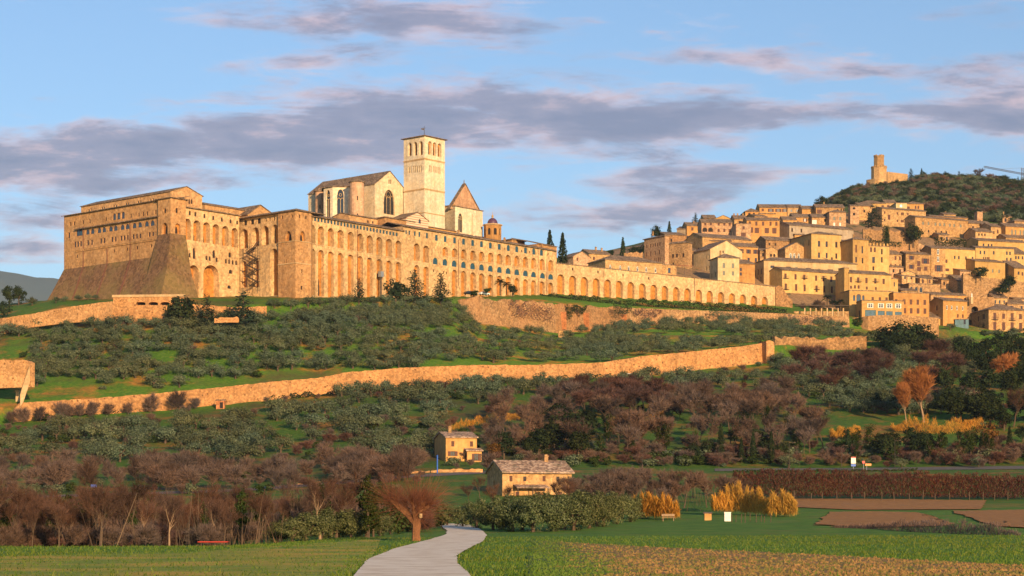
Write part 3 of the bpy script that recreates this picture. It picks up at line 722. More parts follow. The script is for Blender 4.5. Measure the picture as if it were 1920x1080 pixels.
# --- corner bastion and the wing that runs back from it
T_c = thing('convent_wing', 'convent corner bastion of pale rough stone with the short arched wing left of it', 'convent', (K.x, K.y, ground(K.x, K.y)))
zek = zy(394.5, 692); fL, fR = Face(K_l, K), Face(K, K_r + UD * .3); fw = Face(W1, W0)
zl = zb_(K, K_l, W1)
bl = OR(fL, 'c', [493], 310, 402, 62, 'gothic', 1.0) + OR(fL, 'c', [438, 525], (170, 158), (200, 190), 15, 'rect', .4, win='dark') + OR(fL, 'c', [475], 572, 610, 10, 'rect', .4, win='dark')
br = OR(fR, 'c', [626], 312, 410, 50, 'gothic', 1.0) + OR(fR, 'c', [598, 657], (158, 170), (190, 200), 14, 'rect', .4, win='dark') + OR(fR, 'c', [620, 617], (662, 815), (698, 850), (10, 18), 'rect', .4, win='dark')
bw = OR(fw, 'c', [86, 190, 280, 367], (292, 250), (470, 425), (70, 62), 'arch', 2.2) + OR(fw, 'c', [98, 162, 223], (210, 190), (258, 242), (30, 32), 'seg', .4, win='dark')
bw += OR(fw, 'c', [286, 322, 362], (190, 178), (225, 215), 14, 'rect', .4, win='dark') + OR(fw, 'c', [362], 470, 905, 70, 'arch', 2.0) + OR(fw, 'c', [85, 195], (585, 570), (830, 830), (60, 50), 'arch', 1.6)
bw += OR(fw, 'c', [14], 580, 620, 12, 'rect', .4, win='dark')
mb = MB()
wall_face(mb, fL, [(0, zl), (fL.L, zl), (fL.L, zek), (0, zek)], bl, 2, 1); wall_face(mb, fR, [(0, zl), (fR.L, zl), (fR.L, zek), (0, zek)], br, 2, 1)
wall_face(mb, fw, [(0, zl), (fw.L, zl), (fw.L, zek), (0, zek)], bw, 0, 1)
for a, b_ in ((W0, K_l), (fR.B, S0 + UD * 2)): 
    f = Face(a, b_); wall_face(mb, f, [(0, zl), (f.L, zl), (f.L, zek), (0, zek)], (), 2)
b1 = fR.B + VD * 9; b2 = W1 + UD * 12
for a, b_ in ((fR.B, b1), (b1, b2), (b2, W1)):
    f = Face(a, b_); wall_face(mb, f, [(0, zl), (f.L, zl), (f.L, zek), (0, zek)])
mb.build('wall', ['convent', 'niche', 'bastion'], T_c)
for f, oo in ((fL, bl), (fR, br), (fw, bw)):
    for q in oo: put_window(T_c, f, q)
for q in bw[:4] + bl[:1] + br[:1]:
    f = fw if q in bw else (fL if q in bl else fR); w = q['t1'] - q['t0']; h = q['z1'] - q['z0']
    sm = h < 5.5
    put_window(T_c, f, dict(t0=q['t0'] + w * .3, t1=q['t0'] + w * (.75 if sm else .62), z0=q['z0'] + .1, z1=q['z0'] + h * (.72 if sm else .42), k='gothic', d=q['d'], win='dark', ok=True))
mb = MB()
for f, (x0, y0), (x1, y1) in ((fL, (400, 625), (560, 606)), (fR, (560, 606), (690, 630)), (fL, (400, 420), (560, 402)), (fR, (560, 402), (690, 418))):
    zc_ = f.z(tp('c', x1, y1)[0] if f is fL else tp('c', x0, y0)[0], tp('c', 0, min(y0, y1))[1]); c = f.P(f.L / 2, zc_, -.1); mb = MB(); mb.box((c.x, c.y, zc_), (f.L + .2, .2, .3), f.u); mb.build('string_course', 'trim', T_c)

# roof of bastion and wing (ridge runs along v)
wl = (W1 - K).length
roof(T_c, K, UD, VD, fR.L + 5.5, wl, zek, 'hip', 15, .9)

# --- west block with its battered base
C0 = XY(320, 685.3)
CL = on(C0, VD, 296); CR = on(C0, UD, 348.5)
Wa = CL + UD * 1.0; Wb = on(Wa, VD, 120)       # long west face, a metre behind the tower
Ra = CR + VD * 1.2; Rb = on(Ra, UD, 448.5)
T_w = thing('convent_block', 'massive convent block with steeply battered base and square corner tower', 'convent', (Wa.x, Wa.y, ground(Wa.x, Wa.y)))
fW, fTL, fTR, fWR = Face(Wb, Wa), Face(CL, C0), Face(C0, CR), Face(Ra, Rb)
zt = zy(370.5, 685.3); zw = fW.z(280, 378.5); zr = fWR.z(400, 396.5)
zg = zb_(Wa, Wb, C0, Rb)
wops = OR(fW, 'a', [400, 435, 483, 518, 566, 601, 650, 686, 736, 776, 825, 866], (422, 358), (460, 397), (27, 30), 'arch', .3, win='blue')
wops += OR(fW, 'a', [340], 410, 470, 46, 'arch', .3, win='blue') + OR(fW, 'a', [592, 622, 655], (308, 297), (356, 347), 22, 'seg', .3, win='blue')
wops += OR(fW, 'a', [277, 304, 367, 416, 532, 711, 768, 801, 828, 890], (370, 285), (397, 315), 11, 'rect', .3, win='dark')
wops += OR(fW, 'a', [310, 330, 351, 402, 430, 496, 520, 577, 601, 642, 664, 688, 729, 754, 778, 845, 870], (512, 440), (552, 472), 14, 'rect', .3, win='glass') + OR(fW, 'a', [266], 445, 487, 14, 'rect', .3, win='glass')
wops += OR(fW, 'a', [324, 590, 686, 757, 858], (605, 530), (628, 552), 11, 'rect', .3, win='dark')
tl_ = OR(fTL, 'a', [957], 270, 305, 16, 'arch', .3, win='dark') + OR(fTL, 'a', [955], 376, 460, 42, 'arch', 1.0)
tr_ = OR(fTR, 'a', [1042], 268, 305, 16, 'arch', .3, win='dark') + OR(fTR, 'a', [1050], 380, 455, 40, 'arch', 1.0)
RX = [1120, 1187, 1257, 1325, 1393, 1460]
rops = OR(fWR, 'a', RX, (345, 412), (497, 552), (52, 46), 'arch', 2.4)
rops += OR(fWR, 'a', [1137, 1177, 1242, 1306, 1368, 1430, 1478], (288, 360), (322, 388), 15, 'arch', .3, win='dark')
rops += OR(fWR, 'a', [1168, 1310, 1425], (555, 588), (635, 625), 20, 'arch', .4, win='dark') + OR(fWR, 'a', [1137, 1257, 1281, 1307, 1331, 1397, 1421, 1446, 1471], (592, 648), (625, 680), 15, 'arch', .4, win='dark')
big = OR(fWR, 'a', [1165, 1290], (680, 680), (1000, 1000), (70, 112), 'arch', 3.0)
for q in big: q['z0'] = zg + 1
rops += big + OR(fWR, 'a', [1430, 1420], (712, 825), (742, 850), 26, 'arch', .4, win='dark')
mb = MB()
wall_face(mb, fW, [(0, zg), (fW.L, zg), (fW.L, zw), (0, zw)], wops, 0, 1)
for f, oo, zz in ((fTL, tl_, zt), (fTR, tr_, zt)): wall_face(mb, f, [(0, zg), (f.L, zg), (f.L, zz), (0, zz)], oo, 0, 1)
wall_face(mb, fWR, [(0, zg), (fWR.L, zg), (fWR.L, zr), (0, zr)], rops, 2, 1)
cap = [CL, C0, CR, CR + VD * (CL - C0).length]
for a, b_, zz in ((CR, CR + VD * (CL - C0).length, zt), (CR + VD * (CL - C0).length, CL, zt)):
    f = Face(a, b_); wall_face(mb, f, [(0, zg), (f.L, zg), (f.L, zz), (0, zz)])
bb = Rb + VD * 14; bk = Wb + UD * 14; in_ = bk + (Ra - Wa)
for a, b_, zz in ((Rb, bb, zr), (bb, in_, zr), (in_, bk, zw), (bk, Wb, zw)):
    f = Face(a, b_); wall_face(mb, f, [(0, zg), (f.L, zg), (f.L, zz), (0, zz)])
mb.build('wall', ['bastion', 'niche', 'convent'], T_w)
for f, oo in ((fW, wops), (fTL, tl_), (fTR, tr_), (fWR, rops)):
    for q in oo: put_window(T_w, f, q)
for q in rops[:6] + tl_[1:] + tr_[1:]:
    f = fWR if q in rops else (fTL if q in tl_ else fTR); w = q['t1'] - q['t0']; h = q['z1'] - q['z0']
    put_window(T_w, f, dict(t0=q['t0'] + w * .28, t1=q['t0'] + w * .72, z0=q['z0'] + .1, z1=q['z0'] + h * (.42 if q in rops else .75), k='gothic', d=q['d'], win='dark', ok=True))
roof(T_w, C0, UD, VD, fTR.L, fTL.L, zt, 'hip', 10, .8)
roof(T_w, Wa, UD, VD, 14, fW.L, zw, 'shed', 8, 0.05, name='roof') if False else None
mb = MB()   # sloping lean-to roofs of the long west range and of the court range
def lean(f, z, dep, o=.9, sl=12, t0=-.6, t1=None):
    t1 = f.L + .3 if t1 is None else t1; tn = math.tan(R(sl))
    lo = [f.P(t0, z - o * tn + .02, -o), f.P(t1, z - o * tn + .02, -o), f.P(t1, z + dep * tn + .02, dep), f.P(t0, z + dep * tn + .02, dep)]
    mb.prism(lo, [p + Vector((0, 0, .26)) for p in lo])
lean(fW, zw, 13.5); lean(fWR, zr, 13.5, t0=-1.2)
g0 = fW.z(296, tp('a', 905, 335)[1])
lo = [fW.P(7.5, g0, -1.1), fW.P(fW.L + .8, g0, -1.1), fW.P(fW.L + .8, g0 + .45, .0), fW.P(7.5, g0 + .45, .0)]
mb.prism(lo, [p + Vector((0, 0, .18)) for p in lo]); mb.build('roof', 'tile', T_w)
# bracket cornice
mb = MB(); zc_ = fW.z(296, tp('a', 905, 500)[1]); n = 64
for i in range(n):
    c = fW.P(8 + (fW.L - 8.2) * i / n, zc_, -.2); mb.box((c.x, c.y, zc_), (.35, .4, .5), fW.u)
c = fW.P((fW.L + 8) / 2, 0, -.25); mb.box((c.x, c.y, zc_ + .502), (fW.L - 8, .5, .3), fW.u); mb.build('cornice', 'bastion', T_w)
# battered base: flared skirts of the west face and of the corner tower
def skirt(name, ring, z_hi, z_mid, z_lo, offs, mid, mat):
    """ring of plan points left to right with outward offset vectors"""
    mb = MB(); n = len(ring)
    hi = [Vector((p.x, p.y, z_hi)) for p in ring]
    md = [Vector((p.x + o.x * mid, p.y + o.y * mid, z_mid)) for p, o in zip(ring, offs)]
    lo = [Vector((p.x + o.x, p.y + o.y, z_lo)) for p, o in zip(ring, offs)]
    for A_, B_ in ((hi, md), (md, lo)):
        for i in range(n - 1): mb.mesh([B_[i], B_[i + 1], A_[i + 1], A_[i]], [(0, 1, 2, 3)])
    return mb.build(name, mat, T_w)
nW, nR = -UD, -VD
zbat = fW.z(200, 494); zlo = zg + 1
z3 = lambda f, px, py: f.z(px, py)
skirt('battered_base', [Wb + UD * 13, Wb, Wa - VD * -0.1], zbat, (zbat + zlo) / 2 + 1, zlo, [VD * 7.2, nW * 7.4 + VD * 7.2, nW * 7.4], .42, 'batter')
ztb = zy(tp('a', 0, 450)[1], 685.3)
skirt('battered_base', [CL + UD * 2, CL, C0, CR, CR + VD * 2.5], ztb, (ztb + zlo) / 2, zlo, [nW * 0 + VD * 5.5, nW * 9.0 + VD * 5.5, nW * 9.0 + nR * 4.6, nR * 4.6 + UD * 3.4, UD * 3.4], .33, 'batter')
for x, y0, y1, x2 in ((371, 400, 700, 330), (543, 560, 690, 500), (709, 370, 690, 650)):
    mb = MB(); px, py = tp('a', x, y0); t_ = fW.t(px); zp = fW.z(px, py)
    mb.tube(fW.P(t_, zp, -.15), fW.P(t_, zbat, -.15), .16, .16, 6)
    zm = (zbat + zlo) / 2 + 1; mb.tube(fW.P(t_, zbat, -.15), fW.P(t_, zm, -.2 - 7.4 * .42), .2, .2, 6); mb.tube(fW.P(t_, zm, -.2 - 7.4 * .42), fW.P(t_, zlo, -.2 - 7.4), .24, .24, 6)
    mb.build('downpipe', 'downpipe', T_w)
# set-back attic storey with its big gable
At = XY(320, 699); AtR = on(At, UD, 379); AtL = on(At, VD, 152)
fA = Face(At, AtR); fAL = Face(AtL, At); zat = zy(358.5, 699)
aops = OR(fAL, 'a', [408, 428, 503, 517, 588, 604, 676, 691, 763, 780, 853, 872], (275, 198), (308, 228), 13, 'arch', .3, win='trim') 
apk = fA.z(349, 350.2)
block('attic_wall', [At, AtR, AtR + VD * fAL.L, AtL], zw - 3, zat, ('bastion', 'dark'), T_w, {3: aops, 0: OR(fA, 'a', [1133, 1150], 205, 240, 12, 'arch', .3, win='dark')}, {0: (fA.L / 2, apk), 2: (fA.L / 2, apk)})
roof(T_w, At, UD, VD, fA.L, fAL.L, zat, 'v', math.degrees(math.atan((apk - zat) / (fA.L / 2))), .5)
# low ranges behind the court
H0 = XY(384, 718); H1 = on(H0, UD, 462)
zh = zy(383, 718)
block('wall', [H0, H1, H1 + VD * 10, H0 + VD * 10], zr - 6, zh, ('bastion', 'dark'), T_w); roof(T_w, H0, UD, VD, (H1 - H0).length, 10, zh, 'u', 16, .5)
T_g = thing('convent_range', 'low gabled range peeping over the roofs between convent block and corner bastion', 'convent', (*XY(486, 735), 90))
G0 = XY(465, 728); G1 = on(G0, UD, 524); gz = zy(402, 728); gl = (G1 - G0).length
block('wall', [G0, G1, G1 + VD * 20, G0 + VD * 20], gz - 12, gz, ('bastion', 'dark'), T_g, {}, {0: (gl * .38, zy(384, 731)), 2: (gl * .38, zy(384, 731))})
mb = MB(); pk = zy(384, 731)
for t0_, z0_, t1_, z1_ in ((-.6, gz - .3, gl * .38, pk), (gl * .38, pk, gl + .6, gz - .3)):
    f = Face(G0, G1); lo = [f.P(t0_, z0_ + .05, -.4), f.P(t1_, z1_ + .05, -.4), f.P(t1_, z1_ + .05, 20.4), f.P(t0_, z0_ + .05, 20.4)]; mb.prism(lo, [p + Vector((0, 0, .3)) for p in lo])
mb.build('roof', 'tile', T_g)

# --- external fire stair in the corner of the court
fs_ = Face(W1 - UD * 2.0, W0 - UD * 2.0); T_f = thing('fire_stair', 'zigzag steel fire stair climbing the convent wall in the court corner', 'stair', tuple(fs_.P(fs_.t(473), fs_.z(473, 535))))
xs_, ys_ = [], []
pts_ = [(215, 410), (175, 470), (110, 515), (205, 565), (115, 625), (205, 665), (110, 725), (205, 775), (150, 815)]
w3 = [(fs_.t(tp('c', x, 0)[0]), fs_.z(*tp('c', x, y))) for x, y in pts_]
mb = MB(); mr = MB()
for (t0, z0_), (t1, z1_) in zip(w3, w3[1:]):
    for d in (-.6, .6):
        mb.tube(fs_.P(t0, z0_, d), fs_.P(t1, z1_, d), .16, .16, 4); mr.tube(fs_.P(t0, z0_ + 1, d), fs_.P(t1, z1_ + 1, d), .06, .06, 4)
    for k in range(9):
        p = fs_.P(t0 + (t1 - t0) * k / 9, z0_ + (z1_ - z0_) * k / 9, 0); mb.box((p.x, p.y, p.z), (.35, 1.2, .08), fs_.u)
    c = fs_.P(t1, z1_, 0); mb.box((c.x, c.y, z1_ - .09), (2.2, 1.5, .12), fs_.u)
mb.build('flight', 'iron', T_f); mr.build('handrail', 'iron', T_f)
mb = MB()
for x in (120, 210):
    for d in (-.75, .75):
        t0 = fs_.t(tp('c', x, 0)[0]); mb.tube(fs_.P(t0, fs_.z(tp('c', x, 0)[0], tp('c', 0, 860)[1]), d), fs_.P(t0, fs_.z(tp('c', x, 0)[0], tp('c', 0, 420)[1]), d), .09, .09, 5)
mb.build('post', 'iron', T_f)
# --- hoist cabin on its mast in the arcade
pm = fs1.P(fs1.t(tp('c', 1330, 0)[0]), 0, -.9); zt_ = fs1.z(*tp('c', 1330, 735)); zb0 = ground(pm.x, pm.y)
T_h = thing('hoist', 'small grey lift cabin on a mast in front of the tall arches', 'lift', (pm.x, pm.y, zb0))
mb = MB(); mb.tube((pm.x, pm.y, zb0), (pm.x, pm.y, zt_), .28, .28, 6)
for k in range(8): mb.tube((pm.x - .3, pm.y - .3, zb0 + k * 2), (pm.x + .3, pm.y - .3, zb0 + 1.8 + k * 2), .06, .06, 4)
mb.build('mast', 'iron', T_h)
mb = MB(); mb.box((pm.x, pm.y, zt_), (1.6, 1.5, 1.9), UD); mb.box((pm.x, pm.y, zt_ + 1.9), (1.8, 1.7, .15), UD); mb.build('cabin', 'metal', T_h)

# --- piazza arcade wall
E0 = S2 + VD * 0.0; E0 = XY(1043.5, E0.y + .2); E1 = XY(1455, 888)
fE = Face(E0, E1); T_e = thing('arcade_wall', 'long low wall of blind arches stepping away from the convent toward the town', 'wall', tuple(fE.P(fE.L / 2, ground(*(E0 + (E1 - E0) / 2)))))
zeE = fE.z(1240, 516); zlE = zb_(E0, E1)
EX = [50, 147, 243, 340, 435, 529, 624, 718, 811, 902, 995, 1087, 1180, 1270, 1361, 1452, 1541, 1632, 1720]
eo = OR(fE, 'e', EX, (412, 596), (700, 760), (60, 50), 'arch', 1.5)
for q in eo: q['z0'] = zlE + 2
eo += OR(fE, 'e', [147, 355, 560, 770], (358, 435), (380, 455), (12, 10), 'rect', .4, win='dark')
mb = MB(); z0E, z1E = fE.z(1044, 494), fE.z(1455, 538)
wall_face(mb, fE, [(0, zlE), (fE.L, zlE), (fE.L, z1E), (0, z0E)], eo, 0, 1)
bE0, bE1 = E0 - fE.n * 4, E1 - fE.n * 4
for a, b_, za, zb2 in ((E1, bE1, z1E, z1E), (bE1, bE0, z1E, z0E), (bE0, E0, z0E, z0E)):
    f = Face(a, b_); wall_face(mb, f, [(0, zlE), (f.L, zlE), (f.L, zb2), (0, za)])
mb.mesh([(E0.x, E0.y, z0E), (E1.x, E1.y, z1E), (bE1.x, bE1.y, z1E), (bE0.x, bE0.y, z0E)], [(0, 1, 2, 3)])
mb.build('wall', ['convent', 'niche'], T_e)
for q in eo: put_window(T_e, fE, q)
mb = MB(); lo = [fE.P(0, z0E + .02, -.4), fE.P(fE.L, z1E + .02, -.4), fE.P(fE.L, z1E + .3, 1.5), fE.P(0, z0E + .3, 1.5)]; mb.prism(lo, [p + Vector((0, 0, .28)) for p in lo]); mb.build('coping', 'tile', T_e)
mb = MB()
for (a, b_) in zip(eo[:18], eo[1:19]):
    mb = MB(); t0, t1 = a['t1'] + .05, b_['t0'] - .05; px_m = 960 + F * fE.P((t0 + t1) / 2, 0).x / fE.P((t0 + t1) / 2, 0).y
    zz = fE.z(px_m, interp([(1060, 534), (1430, 568)], px_m)); c = fE.P((t0 + t1) / 2, zz, -.04); mb.box((c.x, c.y, zz), (t1 - t0, .12, .35), fE.u); mb.build('string_course', 'trim', T_e)
for x, yt in ((402, 365), (1142, 440)):
    px = tp('e', x, 0)[0]; pipe(T_e, fE, fE.t(px), fE.z(px, 556), fE.z(px, tp('e', 0, yt)[1]))

# ------------------------------------------------------------------ the upper church, bell tower and chapel behind
def b4(x, y): return tp('b', x, y)
B0 = XY(796, 775); TLp = on(B0, VD, 757); TRp = on(B0, UD, 834)
T_b = thing('bell_tower', 'tall square bell tower of pale stone with open arched belfry', 'tower', (B0.x, B0.y, 100))
fBL, fBR = Face(TLp, B0), Face(B0, TRp); zbt = zy(254.5, 775)
lops = OR(fBL, 'b', [1260, 1300, 1340], (182, 172), (278, 272), 27, 'arch', 1.2) + OR(fBL, 'b', [1255, 1267, 1288, 1300, 1312, 1330, 1342], (352, 345), (402, 394), 9, 'arch', .8)
r_ops = OR(fBR, 'b', [1407, 1440, 1475], (172, 188), (270, 285), 27, 'arch', 1.2) + OR(fBR, 'b', [1403, 1414, 1434, 1445, 1456, 1467, 1478], (345, 360), (392, 406), 8, 'arch', .8)
pb = [B0, TRp, TRp + (TLp - B0), TLp]
block('wall', pb, 95, zbt, ('pale', 'niche'), T_b, {0: r_ops, 3: lops})
for o_, f in [(q, fBL) for q in lops[:3]] + [(q, fBR) for q in r_ops[:3]]:
    w = o_['t1'] - o_['t0']; put_window(T_b, f, dict(t0=o_['t0'] + w * .18, t1=o_['t1'] - w * .18, z0=o_['z0'] + .1, z1=o_['z1'] - .6, k='arch', d=1.2, win='dark', ok=True))
mb = MB()
for y in (310, 527, 700):
    zz = zy(tp('b', 0, y - 12)[1], 775)
    for f in (fBL, fBR):
        c = f.P(f.L / 2, zz, -.12); mb.box((c.x, c.y, zz), (f.L + (.48 if f is fBL else 0), .24, .35), f.u)
        for i in range(24):
            if y < 600: c2 = f.P(.3 + (f.L - .6) * i / 23, zz, -.08); mb.box((c2.x, c2.y, zz - .36), (.22, .16, .35), f.u)
mb.build('string_course', 'trim', T_b)
rb = roof(T_b, B0, UD, (TLp - B0).normalized(), fBR.L, fBL.L, zbt, 'hip', 14, .9)
ctr = (TRp + TLp) / 2; za = zbt + 2.2
mb = MB(); mb.tube((ctr.x, ctr.y, za - 1), (ctr.x, ctr.y, za + 3.4), .12, .07, 6); mb.tube((ctr.x - .7, ctr.y, za + 2.6), (ctr.x + .7, ctr.y, za + 2.6), .06, .06, 5)
mb.mesh([(ctr.x - 1.3, ctr.y, za + 2.0), (ctr.x, ctr.y, za + 1.7), (ctr.x, ctr.y, za + 2.4), (ctr.x - 1.3, ctr.y, za + 2.5), (ctr.x - 1.3, ctr.y + .06, za + 2.0), (ctr.x, ctr.y + .06, za + 1.7), (ctr.x, ctr.y + .06, za + 2.4), (ctr.x - 1.3, ctr.y + .06, za + 2.5)],
        [(0, 1, 2, 3), (7, 6, 5, 4), (0, 4, 5, 1), (3, 2, 6, 7)]); mb.build('weather_vane', 'iron', rb)

T_u = thing('basilica', 'pale stone basilica with tall traceried windows, round stair turrets and gabled transept', 'church', (*XY(690, 790), 95))
C1 = XY(703, 771); C1r = on(C1, UD, 758); C1l = on(C1, VD, 578)
fG, fC = Face(C1, C1r), Face(C1l, C1)
zge = zy(*[tp('b', 0, 478)[1], 771]); gpk = fG.z(732, tp('b', 0, 390)[1])
gops = OR(fG, 'b', [1112], 520, 700, 78, 'gothic', .7, win=None) + OR(fG, 'b', [1112, 1124], 447, 480, 9, 'arch', .5)
Lc = fC.L
block('wall', [C1, C1r, C1r + VD * Lc, C1l], 92, zge, ('pale', 'dark'), T_u, {0: gops}, {0: (fG.L / 2, gpk), 2: (fG.L / 2, gpk)})
roof(T_u, C1, UD, VD, fG.L, Lc, zge, 'v', math.degrees(math.atan((gpk - zge) / (fG.L / 2))), .4, 'tile')
def tracery(f, q, n):
    mb = MB(); w = q['t1'] - q['t0']; h = q['z1'] - q['z0']; r = .11
    t = lambda a: q['t0'] + w * a; z = lambda b: q['z0'] + h * b; d = q['d'] - .25
    for i in range(1, n): mb.tube(f.P(t(i / n), z(0), d), f.P(t(i / n), z(.66), d), r, r, 5)
    for i in range(n):
        pts = [f.P(t(i / n) + w / n * (.5 - .5 * math.cos(math.pi * k / 6)), z(.60) + w / n * .75 * math.sin(math.pi * k / 6), d) for k in range(7)]
        for a, b_ in zip(pts, pts[1:]): mb.tube(a, b_, r, r, 4)
    cz = z(.80); rr = w * .2
    pts = [f.P(t(.5) + rr * math.cos(2 * math.pi * k / 12), cz + rr * math.sin(2 * math.pi * k / 12), d) for k in range(13)]
    for a, b_ in zip(pts, pts[1:]): mb.tube(a, b_, r, r, 4)
    lp = op_loop(q); mb2 = [f.P(a, b_, .12) for a, b_ in lp]
    for a, b_ in zip(mb2, mb2[1:]): mb.tube(a, b_, .16, .16, 4)
    fr = mb.build('window', 'trim', T_u)
    g = MB(); g.poly([f.P(a, b_, q['d'] - .03) for a, b_ in lp]); g.build('pane', 'glass', fr)
tracery(fG, gops[0], 3)
# polygonal apse facing west between two round turrets
a0 = on(C1, VD, 668); a1 = on(C1, VD, 618)
dv = (a1 - a0).length; A_ = a0 - UD * 4.0 + VD * .6; B_ = a0 - UD * 8.2 + VD * dv * .33; C_ = a0 - UD * 8.2 + VD * dv * .67; D_ = a1 - UD * 4.0 - VD * .6
zap = zy(347.5, 772)
ring = [Vector(p) for p in (A_, a0 + UD * 1, a1 + UD * 1, D_, C_, B_)]
fab, fbc = Face(B_, A_), Face(C_, B_)
ap1 = [dict(t0=fab.L * .28, t1=fab.L * .72, z0=zap - 12.2, z1=zap - 1.0, k='gothic', d=.6)]; ap2 = [dict(t0=fbc.L * .26, t1=fbc.L * .72, z0=zap - 12.2, z1=zap - 1.0, k='gothic', d=.6)]
mb = MB(); pts = [D_, C_, B_, A_]
for f, oo in ((Face(D_, C_), []), (fbc, ap2), (fab, ap1), (Face(A_, a0 + UD), []), (Face(a1 + UD, D_), [])):
    wall_face(mb, f, [(0, 92), (f.L, 92), (f.L, zap), (0, zap)], oo, 0, 1)
mb.build('apse_wall', ['pale', 'dark'], T_u)
tracery(fab, ap1[0], 2); tracery(fbc, ap2[0], 2)
mb = MB(); top = a0 + (a1 - a0) * .5 + UD * 3; zt2 = zy(333, 775)
rr = [p + (p - (a0 + a1) / 2).normalized() * .8 for p in (a0, A_, B_, C_, D_, a1)]
lo = [Vector((p.x, p.y, zap - .1)) for p in rr]; hi = [Vector((p.x, p.y, zap + .25)) for p in rr]
for i in range(5):
    mb.mesh([lo[i], lo[i + 1], hi[i + 1], hi[i]], [(3, 2, 1, 0)]); mb.mesh([hi[i], hi[i + 1], (top.x, top.y, zt2)], [(2, 1, 0)])
mb.poly(lo); mb.build('roof', 'tile', T_u)
for px, rpx in ((669, 13.5), (599, 8.5)):
    c = XY(px, 768 if px > 650 else 790); r = rpx / F * c.y; mb = MB(); mb.lathe((c.x, c.y, 0), [(r, 92), (r, zap + .3)], 20); tu = mb.build('turret', 'pink', T_u)
    mb = MB(); mb.lathe((c.x, c.y, 0), [(r + .5, zap + .3), (r + .5, zap + .6), (.05, zap + 2.4)], 20); mb.build('turret_roof', 'tile', tu)
    mb = MB()
    for zz in (7, 14): p = Vector((c.x + r * .2, c.y - r * 1.0, zap - zz)); mb.box((p.x, p.y, p.z), (.35, .5, 1.6))
    mb.build('slit', 'dark', tu)
# east part behind the tower
D0 = XY(853, 790); D0r = on(D0, UD, 905); D0l = on(D0, VD, 834)
fD = Face(D0, D0r); zd = zy(tp('b', 0, 640)[1], 790); pkD = fD.z(865, tp('b', 0, 488)[1])
dops = OR(fD, 'b', [1625], 690, 830, 30, 'gothic', .5)
block('wall', [D0, D0r, D0r + VD * 14, D0 + VD * 14], 95, zd, ('pale', 'dark'), T_u, {0: dops}, {})
tracery(fD, dops[0], 2)
f2 = Face(on(D0, UD, 846) if False else D0 - UD * 1.2 + VD * 1.5, D0r + UD * .6 + VD * 1.5)
mb = MB(); wall_face(mb, f2, [(0, zd - 1), (f2.L, zd - 1), (f2.L * .48, pkD + 1)]); f3 = Face(f2.B + VD * 1.2, f2.A + VD * 1.2); wall_face(mb, f3, [(0, zd - 1), (f3.L, zd - 1), (f3.L * .52, pkD + 1)]); mb.build('gable', 'pink', T_u)
mb = MB(); pa, pb_ = f2.A, f2.B
for t0_, z0_, t1_, z1_ in ((-.4, zd - 1.2, f2.L * .48, pkD + 1.05), (f2.L * .48, pkD + 1.05, f2.L + .4, zd - 1.2)):
    lo = [f2.P(t0_, z0_ + .04, -.3), f2.P(t1_, z1_ + .04, -.3), f2.P(t1_, z1_ + .04, 1.5), f2.P(t0_, z0_ + .04, 1.5)]; mb.prism(lo, [p + Vector((0, 0, .35)) for p in lo])
p = f2.P(f2.L * .48, pkD + 1.2, .6); mb.tube(p, p + Vector((0, 0, 1.8)), .3, .1, 6)
mb.build('coping', 'tile', T_u)
lo = [D0 + VD * 2, D0r + VD * 2]
roof(T_u, D0 + VD * .0, UD, VD, fD.L, 14, zd, 'shed', 6, .5)
Dn = Face(D0l, D0); mb = MB(); wall_face(mb, Dn, [(0, 95), (Dn.L, 95), (Dn.L, zd + .8), (0, zd + .8)]); mb.build('buttress', 'h_orange', T_u)
c = fD.P(fD.L * .62, 0, -.5); mb = MB(); mb.box((c.x, c.y, 95), (.9, 1.0, zd - 97), UD); mb.build('buttress', 'pale', T_u)
# nave between transept and east part
mb = MB(); n0 = C1r + VD * 12; n1 = D0 + VD * 10; f = Face(n0, n1); wall_face(mb, f, [(0, 92), (f.L, 92), (f.L, zge - 6), (0, zge - 6)]); f = Face(n0 + VD * 14, n0); wall_face(mb, f, [(0, 92), (f.L, 92), (f.L, zge - 6), (0, zge - 6)]); mb.build('nave_wall', 'pale', T_u)
roof(T_u, n0, UD, VD, (n1 - n0).length, 14, zge - 6, 'u', 20, .5)

# small roofs between the arcade wing and the church
T_k = thing('chapel', 'little gabled chapel with pink and white striped front below the bell tower', 'chapel', (*XY(786, 766), 95))
k0 = XY(762, 764); k1 = on(k0, UD, 803); fk = Face(k0, k1); kz = fk.z(785, 411.5); kp = fk.z(785, 399)
ko = OR(fk, 'b', [1333], 732, 765, 18, 'arch', .3, win='blue')
M['striped'] = (lambda: None)
m, t, b, co = newmat('striped_stone'); sp = nd(t, 'ShaderNodeSeparateXYZ'); lk(t, co, sp.inputs[0])
fr = math_(t, 'GREATER_THAN', math_(t, 'FRACT', math_(t, 'MULTIPLY', sp.outputs[2], 1.1)), .5); lk(t, mixc(t, fr, (0.62, .5, .34), (0.46, .24, .16)), b.inputs['Base Color']); M['striped'] = m
block('wall', [k0, k1, k1 + VD * 9, k0 + VD * 9], kz - 9, kz, ('striped', 'dark'), T_k, {0: ko}, {0: (fk.L / 2, kp), 2: (fk.L / 2, kp)})
roof(T_k, k0, UD, VD, fk.L, 9, kz, 'v', math.degrees(math.atan((kp - kz) / (fk.L / 2))), .5)
